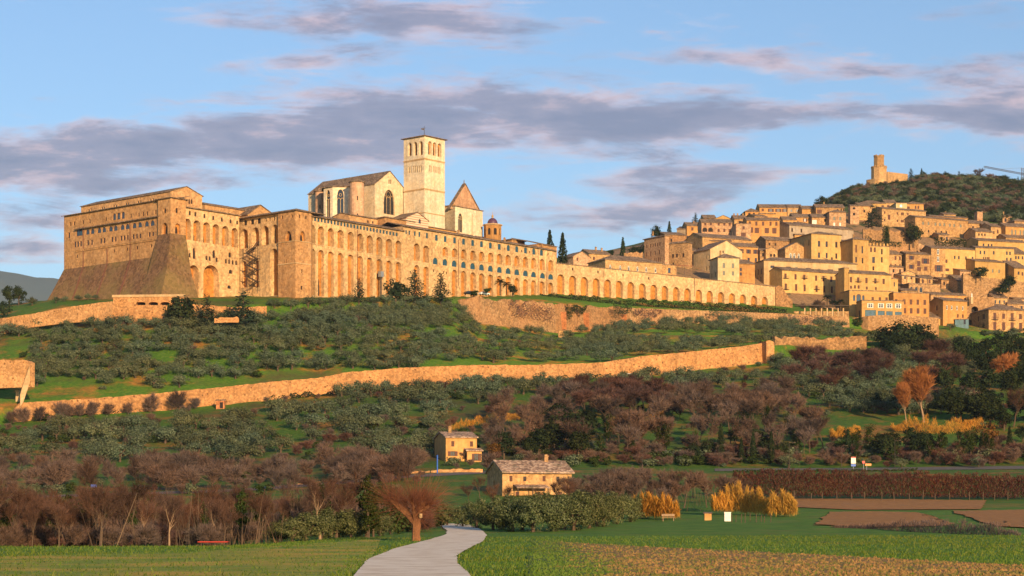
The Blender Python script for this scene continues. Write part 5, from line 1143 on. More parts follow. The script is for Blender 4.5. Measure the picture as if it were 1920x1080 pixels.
# red awning terrace above the arcade wall
aw = thing('awning', 'dark red awning over a roof terrace behind the arcade wall', 'awning', P(*tp('6', 1190, 700), 880))
a, b_ = P(*tp('6', 1105, 678), 880), P(*tp('6', 1275, 690), 886); M['red'] = plain('red_canvas', (0.22, 0.03, 0.02), .8)
mb = MB(); lo = [a, b_, b_ + Vector((-2, 5, .8)), a + Vector((-2, 5, .8))]; mb.prism(lo, [p + Vector((0, 0, .15)) for p in lo]); mb.build('canvas', 'red', aw)
for p in (a, b_, a * .5 + b_ * .5): mb = MB(); mb.tube(p, p - Vector((0, 0, 4)), .08, .08, 5); mb.build('post', 'iron', aw)
# timber terrace roof
f = TP[1]; tt = thing('pergola', 'dark timber terrace roof on posts in the middle of the right hand houses', 'pergola', P(*tp('B2', 420, 520), f.A.y + 2))
Yt = f.A.y + .6; mb = MB(); a, b_ = P(*tp('B2', 245, 448), Yt), P(*tp('B2', 610, 492), Yt + 3); lo = [a, b_, b_ + Vector((-2, 6, 1.6)), a + Vector((-2, 6, 1.6))]; mb.prism(lo, [p + Vector((0, 0, .2)) for p in lo]); mb.build('roof', 'tile', tt)
for i in range(7):
    p = a + (b_ - a) * (i + .3) / 7.3; mb = MB(); mb.tube(p, (p.x, p.y, TP[3]), .14, .14, 6); mb.build('post', 'iron', tt)

# ------------------------------------------------------------------ walls on the slope
def wall_run(name, label, pts, thick, mat, cat='wall', jag=.25, sink=1.5, step=6, bat=.0, group=None, coping=None):
    """pts: (px, top row, foot row, depth); sampled every few pixels with an uneven top"""
    T_ = thing(name, label, cat, P(pts[len(pts) // 2][0], pts[len(pts) // 2][2], pts[len(pts) // 2][3]), group); mb = MB(); fr = []
    x = pts[0][0]
    while True:
        c = [(p[0], p[i]) for i in (1,) for p in pts]
        top, foot, Y = (interp([(p[0], p[i]) for p in pts], x) for i in (1, 2, 3))
        a = P(x, top, Y); b_ = P(x, foot, Y); fr.append((a + Vector((0, 0, random.uniform(-jag, jag))), b_ - Vector((0, 0, sink))))
        if x >= pts[-1][0]: break
        x = min(x + step, pts[-1][0])
    n = len(fr); vs = []
    for i, (a, b_) in enumerate(fr):
        q = fr[min(i + 1, n - 1)][0] - fr[max(i - 1, 0)][0]; w = Vector((-q.y, q.x, 0)).normalized() * thick
        mid = a * .5 + b_ * .5; o = -w.normalized() * bat
        vs += [a, mid + o * .5, b_ + o, a + w, b_ + w]
    fs = []
    for i in range(n - 1):
        k, l = i * 5, i * 5 + 5
        fs += [(k + 1, l + 1, l, k), (k + 2, l + 2, l + 1, k + 1), (k, l, l + 3, k + 3), (k + 3, l + 3, l + 4, k + 4)]
    fs += [(0, 3, 4, 2, 1), ((n - 1) * 5, (n - 1) * 5 + 1, (n - 1) * 5 + 2, (n - 1) * 5 + 4, (n - 1) * 5 + 3)]
    mb.mesh(vs, fs); mb.build('masonry', mat, T_); return T_
wy = lambda x: interp(WALLF_Y, x) + .3; wb = lambda x: interp(WALLF_B, x)
xs = [26, 35, 90, 160, 230, 300, 370, 430, 490, 540]
wall_run('town_wall', 'lower town wall, golden stretch climbing from the bottom left of the grove', [(x, (interp(WALL_T, x) if x > 30 else 768), wb(x), wy(x)) for x in xs], 1.6, 'townwall', jag=.12, bat=.8)
wall_run('town_wall', 'lower town wall, middle stretch with long straight top', [(x, interp(WALL_T, x), wb(x), wy(x)) for x in (540.5, 600, 650, 700, 760, 830, 900, 1000, 1070, 1130)], 1.6, 'townwall', jag=.12, bat=.6)
wall_run('town_wall', 'lower town wall, upper stretch rising to the broken gate tower', [(x, interp(WALL_T, x), wb(x), wy(x)) for x in (1130.5, 1200, 1280, 1340, 1400, 1437)], 1.6, 'townwall', jag=.12, bat=.6)
wall_run('gate_tower', 'broken narrow wall tower ending the lower town wall on the right', [(1437, 641, 682, 636), (1452, 640, 682, 637)], 6, 'townwall', 'tower', jag=.5)
wall_run('town_wall', 'rough grey pink wall running right from the broken gate tower', [(1453, 632, 668, 646), (1500, 634, 662, 650), (1560, 634, 660, 656), (1625, 630, 656, 662)], 1.6, 'rubble', jag=.6)
wall_run('town_wall', 'pale wall fragment at the far left edge ending in a stair', [(-60, 676, 712, 548), (0, 675, 708, 545), (50, 675, 706, 543), (58, 679, 706, 542)], 1.4, 'townwall', jag=.2, sink=3)
wall_run('stair_wall', 'narrow pale wall flight dropping down to the gate post at far left', [(38, 740, 756, 541.2), (45, 716, 745, 541.6), (52, 696, 722, 541.9), (58, 680, 706, 542.4)], 1.2, 'trim', jag=.05, sink=1)
gpz = gp(33, 752); mb = MB(); mb.box((gpz.x, gpz.y, gpz.z - .5), (.9, .9, 3.2)); mb.box((gpz.x, gpz.y, gpz.z + 2.7), (1.2, 1.2, .3)); tag(mb.build('gate_post', 'trim', org=tuple(gpz)), 'pale gate post with iron gate at the left foot of the grove', 'gate post')
# rough retaining wall under the arcades
ry = lambda x: interp(R1Y, x) + .4; RB = [(860, 590), (900, 610), (1050, 627), (1250, 609), (1450, 608), (1590, 616)]
def rt(x): return interp([(860, 562), (890, 558), (1000, 566), (1060, 572), (1130, 575), (1250, 580), (1450, 587), (1590, 594)], x)
wall_run('retaining_wall', 'bushy rough retaining wall left part, below the palms', [(x, rt(x), interp(RB, x), ry(x)) for x in (862, 890, 940, 1000, 1040)], 2.2, 'rubble', jag=.7, bat=1.2)
wall_run('retaining_wall', 'rough retaining wall with brick buttress patches, ivy hanging from its top', [(x, rt(x), interp(RB, x), ry(x)) for x in (1040.5, 1080, 1130, 1180)], 2.2, 'rubble', jag=.5, bat=.8)
wall_run('retaining_wall', 'long plain brown retaining wall under the right half of the arcade', [(x, rt(x), interp(RB, x), ry(x)) for x in (1180.5, 1250, 1350, 1450, 1520, 1592)], 2.2, 'rubble', jag=.12, bat=.8)
wall_run('retaining_wall', 'tall stone base wall under the glazed hotel pavilion', [(1598, 596, 640, 866), (1628, 592, 640, 862), (1690, 590, 636, 866), (1760, 596, 634, 872)], 2, 'h_brown', jag=.1, bat=.4)
for px, wpx in ((1056, 12), (1098, 13), (1170, 10)):
    Yb = ry(px) - .9; a = P(px, rt(px) + 4, Yb); b_ = P(px, interp(RB, px) + 4, Yb); mb = MB(); ww = wpx / F * Yb
    mb.box((a.x, Yb, b_.z), (ww, 1.2, a.z - b_.z - 2)); M.setdefault('brick', stone('brick_buttress', (0.46, 0.20, 0.09), .35, .5, .4))
    tag(mb.build('buttress', 'brick', org=(a.x, Yb, b_.z)), {1056: 'orange brick buttress on the retaining wall, left of three', 1098: 'orange brick buttress on the retaining wall, widest and middle of three', 1170: 'orange brick buttress on the retaining wall, right of three'}[px], 'buttress')
# terrace below the west block
wall_run('terrace_wall', 'pale terrace wall rising from the left edge to the foot of the battered base', [(-60, 606, 636, 667), (0, 597, 620, 662), (60, 588, 606, 655), (120, 577, 598, 650), (185, 567, 594, 645), (212, 565, 594, 642)], 1.5, 'townwall', jag=.12, bat=.4)
ta = XY(212, 642); tb = XY(345, 640); fT = Face(ta, tb); T_ = thing('terrace', 'pale terrace with low segmental arches below the battered base', 'terrace', (ta.x + 10, ta.y, ground(*ta)))
zt_ = fT.z(260, 557); zt0 = ground(*ta) - 3
tops = OR(fT, 'a', [783, 873, 957, 1040], 945, 968, 68, 'seg', 2.5)
block('wall', [ta, tb, tb + Vector((1, 22)), ta + Vector((0, 22))], zt0, zt_, ('townwall', 'dark'), T_, {0: tops})
mb = MB(); c = fT.P(fT.L / 2, 0, .2); mb.box((c.x, c.y, zt_ + .003), (fT.L + .6, .9, .8), fT.u); mb.build('parapet', 'trim', T_)
wall_run('terrace_wall', 'low pale terrace wall right of the arches, behind the conifers', [(345.5, 570, 588, 641), (400, 573, 586, 643), (440, 576, 585, 645), (500, 574, 583, 650)], 1.2, 'townwall', jag=.15)
wall_run('terrace_wall', 'short low stone bank half way down below the conifers', [(402, 597, 602, 620), (425, 594, 601, 620), (448, 595, 601, 621)], 1, 'townwall', jag=.25, sink=.6)
# road retaining wall by the farm, and stone arch wall in the right of town
wall_run('retaining_wall', 'low stone wall along the lane beside the yellow farmhouse', [(560, 907, 914, 372), (650, 899, 908, 384), (760, 886, 897, 395), (830, 880, 893, 397), (905, 879, 892, 398)], .8, 'townwall', jag=.15, step=5)
f = None
sa = XY(1812, 918); sb = XY(1864, 918); fS = Face(sa, sb); T_ = thing('arch_wall', 'rough stone wall with dark round arch beside the large hipped house', 'wall', (sa.x, sa.y, zy(580, 918)))
so = OR(fS, 'B2', [966], 742, 800, 66, 'arch', 3.0)
block('masonry', [sa, sb, sb + Vector((0, 5)), sa + Vector((0, 5))], zy(600, 918), fS.z(1840, 557), ('h_brown', 'dark'), T_, {0: so})
# garden terraces of the upper town
wall_run('terrace_wall', 'ruined terrace wall with ivy under the cedar', [(1618, 428, 462, 985), (1660, 430, 464, 985), (1700, 436, 462, 988), (1722, 440, 462, 990)], 2, 'rubble', jag=1.0, sink=4)
wall_run('terrace_wall', 'high stone garden wall under the round bush on the right', [(1806, 512, 545, 952), (1850, 520, 548, 955), (1915, 528, 552, 960), (1960, 530, 555, 962)], 2, 'h_brown', jag=.6, sink=5)
wall_run('terrace_wall', 'stone hillside wall above the arcade between the first houses', [(1170, 476, 500, 925), (1205, 474, 500, 925)], 2, 'rubble', jag=.8, sink=4)

# ------------------------------------------------------------------ farmhouses in the valley
T_ = house('yellow two storey farmhouse with brown shutters and small lean-to in the trees', 'o', [(815, 818), (836, 820), (894, 822)], 46, 'u', 'h_orange', [([849, 884], [827], 5, 9, 'shut'), ([849], [846], 8, 8, 'open')], None, ang=15, slope=13, name='farmhouse', cat='house', chim=1, rmat='tile_old', o=.5)
f = T_[1]; A_ = f.P(f.t(872), 0, -2.0); A2 = f.P(f.t(899), 0, -2.0); zl_ = f.z(880, 846)
block('annex_wall', [A_[:2], A2[:2], (A2 + Vector((-.3, 2.0, 0)))[:2], (A_ + Vector((-.3, 2.0, 0)))[:2]], ground(A_.x, A_.y) - 1, zl_, ('h_orange', 'dark'), T_[0], {0: lambda f2: [dict(t0=f2.L * .48, t1=f2.L * .8, z0=zl_ - 2.2, z1=zl_ - .6, k='rect', d=.2, win='open')]})
roof(T_[0], A_, f.u, Vector((-f.u.y, f.u.x)), (A2 - A_).length, 2.0, zl_, 'shed', 12, .4, 'tile_old')
TF = house('long stone farmhouse with weathered tiled roof beside the dirt track', 'o', [(910, 893), (942, 884), (1072, 890)], 46, 'u', 'h_ochre', [([958, 1020], [892], 5, 9, 'shut'), ([984, 1046], [893], 5, 8, 'glass'), ([970, 1010, 1050], [922], 6, 12, 'shut')], [([926], [900], 5, 7, 'dark')], ang=19, slope=24, rmat='tile_old', name='farmhouse', chim=1, Wd=8.5, o=.7)
f = TF[1]; mb = MB(); z0_ = f.z(1000, 912); lo = [f.P(f.L * .15, z0_ - .35, -2.2), f.P(f.L * .62, z0_ - .35, -2.2), f.P(f.L * .62, z0_ + .2, 0), f.P(f.L * .15, z0_ + .2, 0)]; mb.prism(lo, [p + Vector((0, 0, .15)) for p in lo]); mb.build('porch_roof', 'tile_old', TF[0])
for tq in (.17, .38, .6): p = f.P(f.L * tq, z0_ - .35, -2.0); mb = MB(); mb.tube(p, (p.x, p.y, ground(p.x, p.y) - .3), .1, .1, 6); mb.build('post', 'eave', TF[0])

# ------------------------------------------------------------------ fortress on the far hill
Rc = XY(1648, 1500); zb0 = ground(*Rc) - 4; T_ = thing('fortress', 'ruined fortress keep of two stacked polygonal towers with curtain wall on the hilltop', 'castle', (Rc.x, Rc.y, ground(*Rc)))
def T8(x, y): return tp('8', x, y)
m8 = 1500 / F / 5.4
r1, r2 = 81 * m8, 53 * m8; z1_ = zy(T8(0, 245)[1], 1500); z2_ = zy(T8(0, 132)[1], 1500)
ring = lambda r, n, a0: [Vector((Rc.x + r * math.cos(a0 + 2 * math.pi * i / n), Rc.y + r * math.sin(a0 + 2 * math.pi * i / n))) for i in range(n)]
block('lower_tower', ring(r1, 10, .1), zb0 - 6, z1_, ('h_ochre', 'dark'), T_); block('upper_tower', ring(r2, 8, .3), z1_ - .5, z2_, ('h_ochre', 'dark'), T_, {6: lambda f2: [dict(t0=f2.L * .4, t1=f2.L * .6, z0=z2_ - 9, z1=z2_ - 6, k='arch', d=.5)]})
for r, z, n in ((r1, z1_, 26), (r2, z2_, 16)):
    mb = MB()
    for i in range(n):
        a = 2 * math.pi * i / n; mb.box((Rc.x + (r - .5) * math.cos(a), Rc.y + (r - .5) * math.sin(a), z + .003), (1.1, 1.0, random.uniform(.7, 1.5)), (-math.sin(a), math.cos(a)))
    mb.build('battlement', 'h_ochre', T_)
c0, c1 = XY(T8(452, 0)[0], 1502), XY(T8(660, 0)[0], 1520); zc0, zc1 = zy(T8(0, 280)[1], 1502), zy(T8(0, 305)[1], 1520)
block('curtain_wall', [c0, c1, c1 + Vector((0, 2.5)), c0 + Vector((0, 2.5))], zb0 - 14, [zc0, zc1, zc1, zc0], ('h_ochre', 'dark'), T_)
c0, c1 = XY(T8(245, 0)[0], 1496), XY(T8(325, 0)[0], 1490); block('outer_wall', [c0, c1, c1 + Vector((0, 2.5)), c0 + Vector((0, 2.5))], zb0 - 14, zy(T8(0, 362)[1], 1496), ('h_ochre', 'dark'), T_)

# far hills at the left horizon
mb = MB(); n = 60; xs = [-1200 + 2000 * i / n for i in range(n + 1)]; top = []
for x in xs: top.append(zy(interp([(-1200, 470), (-400, 490), (0, 508), (60, 518), (110, 524), (300, 540), (800, 700)], x) + 1.5 * math.sin(x * .11), 14000))
vs = []
for x, z in zip(xs, top):
    X = (x - 960) / F * 14000; vs += [(X * .85, 12000, -22), (X * .95, 13300, z * .55), (X, 14000, z), (X * 1.1, 15600, -22)]
fs = [(i * 4 + k, i * 4 + 4 + k, i * 4 + 5 + k, i * 4 + 1 + k) for i in range(n) for k in range(3)]
mb.mesh(vs, fs); M['hill'] = mottled('far_hill', (0.05, 0.075, 0.035), (0.09, 0.10, 0.05), .01); tag(mb.build('hills', 'hill', smooth=True), kind='structure')
# ------------------------------------------------------------------ plants: leaf clouds and branching skeletons
rs = np.random.RandomState(5)
M['olive'] = foliage('olive_leaves', (0.046, 0.064, 0.034), (0.150, 0.172, 0.105), .25, .28)
M['olive_near'] = foliage('near_olive_leaves', (0.040, 0.056, 0.018), (0.140, 0.150, 0.062), .3, .15, (0.22, 0.22, 0.11))
M['dark_green'] = foliage('dark_evergreen_leaves', (0.012, 0.022, 0.010), (0.040, 0.052, 0.022), .2, .3)
M['mid_green'] = foliage('ivy_leaves', (0.015, 0.028, 0.008), (0.050, 0.066, 0.018), .25, .3)
M['twig'] = foliage('winter_twigs', (0.055, 0.038, 0.033), (0.185, 0.120, 0.098), .1, .4)
M['twig_warm'] = foliage('warm_winter_twigs', (0.042, 0.024, 0.019), (0.150, 0.080, 0.058), .1, .35)
M['stem'] = foliage('thin_stems', (0.06, 0.038, 0.028), (0.20, 0.13, 0.085), .05, .3)
M['twig_red'] = foliage('red_winter_twigs', (0.050, 0.027, 0.024), (0.150, 0.078, 0.064), .1, .35)
M['twig_orange'] = foliage('orange_winter_twigs', (0.20, 0.075, 0.028), (0.40, 0.17, 0.065), .15, .2)
M['bramble'] = foliage('dark_red_brambles', (0.030, 0.012, 0.012), (0.105, 0.036, 0.030), .1, .1, (0.13, 0.095, 0.055))
M['reed'] = foliage('dry_reeds', (0.32, 0.135, 0.022), (0.72, 0.38, 0.07), .3, .15)
M['rust'] = foliage('rusty_leaves', (0.09, 0.040, 0.012), (0.19, 0.095, 0.028), .3, .25)
M['grassblade'] = foliage('grass_blades', (0.040, 0.085, 0.012), (0.125, 0.185, 0.030), .3, .1, (0.19, 0.20, 0.05))
M['cedar'] = foliage('cedar_needles', (0.012, 0.026, 0.016), (0.045, 0.062, 0.036), .15, .2)

def unit(v): return v / np.maximum(np.linalg.norm(v, axis=1, keepdims=True), 1e-9)
def leaf_quads(c, nrm, size, asp=.55, up=None):
    """N leaves as separate quads; long axis random or along 'up'"""
    n = len(c); r = rs.normal(size=(n, 3)); a = r if up is None else up + r * .35
    a = unit(a - nrm * np.sum(a * nrm, axis=1, keepdims=True)); b = np.cross(nrm, a)
    s = np.asarray(size).reshape(-1, 1) if np.ndim(size) else np.full((n, 1), size)
    a = a * s; b = b * s * asp
    return np.stack([c - a * .5, c + b * .5, c + a * .5, c - b * .5], axis=1).reshape(-1, 3)
def quads_mesh(name, v, mats, extra=None, mat_leaf=0):
    n = len(v) // 4; me = bpy.data.meshes.new(name)
    fs = np.arange(n * 4).reshape(n, 4)
    me.vertices.add(len(v)); me.vertices.foreach_set('co', v.astype(np.float32).ravel())
    me.loops.add(n * 4); me.loops.foreach_set('vertex_index', fs.ravel().astype(np.int32))
    me.polygons.add(n); me.polygons.foreach_set('loop_start', np.arange(0, n * 4, 4, dtype=np.int32)); me.polygons.foreach_set('loop_total', np.full(n, 4, dtype=np.int32))
    for m_ in mats: me.materials.append(M[m_])
    me.update(calc_edges=True); return me
def clumps(n, rx, rz, z0, shell=.55, flat=0.0):
    d = unit(rs.normal(size=(n, 3))); r = shell + (1 - shell) * rs.rand(n, 1); p = d * r
    p[:, 2] = np.where(p[:, 2] < 0, p[:, 2] * (1 - flat), p[:, 2]); return p * [rx, rx, rz] + [0, 0, z0]
def crown(n_cl, n_lf, rx, rz, z0, cl_r, size, asp=.55, shell=.5, flat=.3, squash=.75, droop=0):
    cc = clumps(n_cl, rx - cl_r * .6, rz - cl_r * .5, z0, shell, flat); v = []
    cr = cl_r * (0.6 + .8 * rs.rand(n_cl))
    idx = np.repeat(np.arange(n_cl), n_lf); d = unit(rs.normal(size=(len(idx), 3))); rad = rs.rand(len(idx), 1) ** .45
    p = cc[idx] + d * rad * cr[idx][:, None] * [1, 1, squash]
    out = unit(p - [0, 0, z0 - rz * .4]); nrm = unit(out * .9 + d * .7 + rs.normal(size=p.shape) * .55)
    return leaf_quads(p, nrm, size * (.65 + .7 * rs.rand(len(p))), asp)
def trunk_mesh(name, mat, segs):
    mb = MB()
    for a, b_, r0, r1 in segs: mb.tube(a, b_, r0, r1, 6)
    me = bpy.data.meshes.new(name); me.from_pydata(mb.v, [], mb.f); me.materials.append(M[mat]); me.update(); return me
def limbs(h, r, n, spread, top, seed, lean=.1):
    rr = random.Random(seed); k = Vector((rr.uniform(-lean, lean) * h, rr.uniform(-lean, lean) * h, h)); s = [((0, 0, -.4), tuple(k), r, r * .75)]
    for i in range(n):
        a = 2 * math.pi * (i + rr.random() * .6) / n; e = Vector((math.cos(a) * spread, math.sin(a) * spread, top * rr.uniform(.7, 1.1)))
        m_ = k + (e - k) * .5 + Vector((0, 0, (top - h) * .12)); s += [(tuple(k), tuple(m_), r * .6, r * .4), (tuple(m_), tuple(e), r * .4, r * .15)]
    return s
def bare_skeleton(h, r, seed, spread=.5, lv=3, nb=4, vert=.75, start=.3):
    """recursive winter tree: segments and twig tips"""
    rr = random.Random(seed); segs, tips = [], []
    def grow(p, d, L, rad, k):
        n = 3; q = Vector(p)
        for i in range(n):
            d = (d + Vector((rr.uniform(-.16, .16), rr.uniform(-.16, .16), .05))).normalized(); e = q + d * (L / n)
            r0, r1 = rad * (1 - .55 * i / n), rad * (1 - .55 * (i + 1) / n); segs.append((tuple(q), tuple(e), r0, r1)); q = e
            if k < lv and (i >= 1 or k > 0 or start < .2):
                for _ in range(nb if i == n - 1 else max(1, nb // 2)):
                    a = rr.uniform(0, 6.283); out = Vector((math.cos(a), math.sin(a), 0)); nd_ = (d * vert + out * spread * rr.uniform(.7, 1.3)).normalized()
                    grow(q, nd_, L * rr.uniform(.5, .72), r1 * .62, k + 1)
            if k >= lv - 1: tips.append((tuple(q), tuple(d)))
    grow(Vector((0, 0, -.3)), Vector((rr.uniform(-.05, .05), rr.uniform(-.05, .05), 1)), h * (.42 if lv > 2 else .55), r, 0)
    return segs, tips
def twig_quads(tips, per, L, wdt, spread=.7, up=.35):
    P0 = np.array([t[0] for t in tips]); D = np.array([t[1] for t in tips]); idx = np.repeat(np.arange(len(tips)), per)
    d = unit(D[idx] + rs.normal(size=(len(idx), 3)) * spread + [0, 0, up]); ln = L * (.5 + rs.rand(len(idx), 1)); p = P0[idx]
    side = unit(np.cross(d, rs.normal(size=d.shape))) * wdt
    return np.stack([p - side * .5, p + side * .5, p + d * ln + side * .12, p + d * ln - side * .12], axis=1).reshape(-1, 3)

KIND = {}
def kind(name, crowns, trunks, h): KIND[name] = (crowns, trunks, h)
def mk(n, f): return [f(i) for i in range(n)]
# olives (unit height about 4.6 m)
kind('olive', mk(5, lambda i: quads_mesh('crown', crown(19, 74, 3.35, 1.8, 2.05, 1.05, .33, .6, .4, .1), ['olive'])), mk(3, lambda i: trunk_mesh('trunk', 'bark', limbs(.9, .26, 4, 1.2, 2.4, i, .15))), 4.6)
kind('olive_near', mk(5, lambda i: quads_mesh('crown', crown(56, 84, 2.6, 2.1, 1.85, .62, .22, .45, .35, .0), ['olive_near'])), mk(3, lambda i: trunk_mesh('trunk', 'bark', limbs(.55, .2, 5, 1.1, 2.3, 40 + i, .15))), 4.1)
# evergreens
kind('oak', mk(4, lambda i: quads_mesh('crown', crown(30, 48, 3.6, 3.8, 4.2, 1.35, .55, .7, .45, .1), ['dark_green'])), mk(2, lambda i: trunk_mesh('trunk', 'bark', limbs(2.2, .3, 4, 1.5, 5.2, 60 + i))), 8.4)
kind('ivytree', mk(4, lambda i: quads_mesh('crown', crown(24, 46, 1.6, 3.5, 4.0, .85, .34, .7, .3, .0), ['mid_green'])), mk(2, lambda i: trunk_mesh('trunk', 'bark', limbs(3.2, .22, 3, 1.0, 6.6, 70 + i))), 7.6)
def cyp(i):
    n = 900; t = rs.rand(n); a = rs.rand(n) * 6.283; prof = np.sin(np.clip(t, .02, 1) ** .62 * 3.1) ** .8 * (1 - .25 * t); r = 1.05 * prof * (.75 + .35 * rs.rand(n)) + .1 * rs.normal(size=n)
    p = np.stack([np.cos(a) * r, np.sin(a) * r, .3 + t * 9.7], 1); out = np.stack([np.cos(a), np.sin(a), np.full(n, .35)], 1)
    return leaf_quads(p, unit(out + rs.normal(size=p.shape) * .45), .62 * (.6 + .7 * rs.rand(n)), .5, np.tile([0, 0, 1.0], (n, 1)))
kind('cypress', mk(3, lambda i: quads_mesh('crown', cyp(i), ['dark_green'])), mk(1, lambda i: trunk_mesh('trunk', 'bark', [((0, 0, -.4), (0, 0, 9), .22, .05)])), 10)
def conif(dens, mat, wide, tiers, droop=.25):
    v = []
    for k in range(tiers):
        f = k / (tiers - 1); z = 1.2 + f * 8.2; R_ = wide * (1 - f) ** .8 + .25; nb = max(4, int(9 * (1 - f) + 4))
        for j in range(nb):
            a = rs.rand() * 6.283; L = R_ * (.65 + .5 * rs.rand()); m_ = int(dens * L / wide) + 4; t = rs.rand(m_) ** .7
            p = np.stack([np.cos(a) * L * t, np.sin(a) * L * t, z - droop * L * t + .2 * rs.normal(size=m_)], 1) + rs.normal(size=(m_, 3)) * [.28, .28, .12]
            v.append(leaf_quads(p, unit(np.tile([np.cos(a) * .5, np.sin(a) * .5, .8], (m_, 1)) + rs.normal(size=(m_, 3)) * .6), .5 * (.6 + .7 * rs.rand(m_)), .5))
    return np.concatenate(v)
kind('conifer', mk(3, lambda i: quads_mesh('crown', conif(15, 'cedar', 2.6, 13), ['cedar'])), mk(1, lambda i: trunk_mesh('trunk', 'bark', [((0, 0, -.4), (0, 0, 9.3), .24, .05)])), 10)
kind('cedar', mk(1, lambda i: quads_mesh('crown', conif(34, 'cedar', 4.4, 8, .02), ['cedar'])), mk(1, lambda i: trunk_mesh('trunk', 'bark', [((0, 0, -.4), (0, 0, 9.3), .3, .06)])), 10)
# winter trees
def bare(kname, n, h, lv, nb, per, L, wdt, mat, bark, seed, spread=.55, vert=.75, upw=.35, start=.3, r=None):
    cs, ts = [], []
    for i in range(n):
        sg, tips = bare_skeleton(h, r or h * .02, seed + i, spread, lv, nb, vert, start)
        cs.append(quads_mesh('crown', twig_quads(tips, per, L, wdt, .7, upw), [mat])); ts.append(trunk_mesh('trunk', bark, sg))
    kind(kname, cs, ts, h)
bare('bare', 6, 8.5, 3, 3, 5, 1.0, .075, 'twig', 'bark', 100)
bare('bare_front', 4, 8.5, 3, 3, 7, .85, .026, 'twig_warm', 'bark', 200, .5, .8, .45)
bare('bare_pale', 3, 8.5, 3, 3, 6, .85, .026, 'twig_warm', 'bark_pale', 240, .42, .95, .5)
bare('bare_red', 4, 6.5, 3, 3, 6, .9, .085, 'twig_red', 'bark', 300)
bare('brush', 5, 4.2, 2, 4, 9, 1.0, .055, 'twig', 'bark', 400, .8, .8, .5, .1, .06)
bare('brush_red', 4, 3.4, 2, 4, 11, .95, .06, 'twig_red', 'bark', 450, .9, .8, .4, .1, .05)
bare('poplar', 2, 14, 3, 4, 8, 1.6, .10, 'twig_orange', 'bark_pale', 500, .22, 1.0, .9)
bare('tan_tree', 2, 9, 3, 3, 6, 1.2, .10, 'twig_orange', 'bark_pale', 520, .6, .7, .2)
bare('rusty', 1, 7, 2, 4, 6, .8, .08, 'rust', 'bark', 540)
kind('rust_oak', mk(2, lambda i: quads_mesh('crown', crown(22, 36, 3.0, 3.0, 4.2, 1.1, .5, .7, .45, .1), ['rust'])), mk(1, lambda i: trunk_mesh('trunk', 'bark', limbs(2.0, .28, 4, 1.4, 4.8, 80 + i))), 7.4)
kind('shrub', mk(3, lambda i: quads_mesh('crown', crown(16, 34, 1.5, 1.1, 1.0, .6, .30, .6, .4, .1), ['olive'])), None, 2.1)
kind('dark_shrub', mk(3, lambda i: quads_mesh('crown', crown(16, 34, 1.6, 1.2, 1.1, .6, .34, .7, .4, .1), ['mid_green'])), None, 2.3)
def stems(i):
    n = 11; p = rs.normal(size=(n, 3)) * [1.6, 1.6, 0]; d = unit(np.stack([rs.normal(size=n) * .2, rs.normal(size=n) * .2, np.ones(n)], 1)); ln = 2.6 + 2.6 * rs.rand(n, 1)
    side = unit(np.cross(d, rs.normal(size=(n, 3)))) * (.012 + .022 * rs.rand(n, 1)); return np.stack([p - side, p + side, p + d * ln + side * .3, p + d * ln - side * .3], 1).reshape(-1, 3)
kind('stems', mk(4, lambda i: quads_mesh('crown', stems(i), ['stem'])), None, 5.0)
_use = {}
def plant(kname, name, cat, label, p, H, group=None, wide=1.0):
    cs, ts, h0 = KIND[kname]; k = _use[kname] = _use.get(kname, 0) + 1
    s = H / h0; cm = cs[random.randrange(len(cs))]; rz = random.uniform(0, 6.28)
    if ts is None:
        o = bpy.data.objects.new(name, cm); COL.objects.link(o); o.location = p; o.scale = (s * wide, s * wide, s); o.rotation_euler = (0, 0, rz); return tag(o, label, cat, group)
    i = cs.index(cm); tm = ts[i % len(ts)]
    T_ = thing(name, label, cat, p, group); T_.rotation_euler = (0, 0, rz); T_.scale = (s * wide, s * wide, s)
    for nm, me in (('crown', cm), ('trunk', tm)):
        o = bpy.data.objects.new(nm, me); COL.objects.link(o); o.parent = T_
    return T_
def mass(name, items, label, cat=None):
    """many plants merged into one uncountable object"""
    vs = []; mats = []; mi = []
    for kname, p, H, wide in items:
        cs, ts, h0 = KIND[kname]; me = random.choice(cs); n = len(me.vertices); co = np.empty(n * 3, np.float32); me.vertices.foreach_get('co', co); co = co.reshape(-1, 3)
        a = random.uniform(0, 6.28); s = H / h0; ca, sa_ = math.cos(a), math.sin(a)
        co = co * [s * wide, s * wide, s]; co = np.stack([co[:, 0] * ca - co[:, 1] * sa_, co[:, 0] * sa_ + co[:, 1] * ca, co[:, 2]], 1) + np.array(p)
        mm = me.materials[0]
        if mm not in mats: mats.append(mm)
        vs.append(co); mi += [mats.index(mm)] * (n // 4)
    v = np.concatenate(vs); me = quads_mesh(name, v, []); 
    for mm in mats: me.materials.append(mm)
    me.polygons.foreach_set('material_index', np.array(mi, np.int32)); me.update()
    o = bpy.data.objects.new(name, me); COL.objects.link(o); return tag(o, label, cat, None, 'stuff')
jit = lambda a: random.uniform(-a, a)
def in_poly(x, y, pg): return inside((x, y), pg)

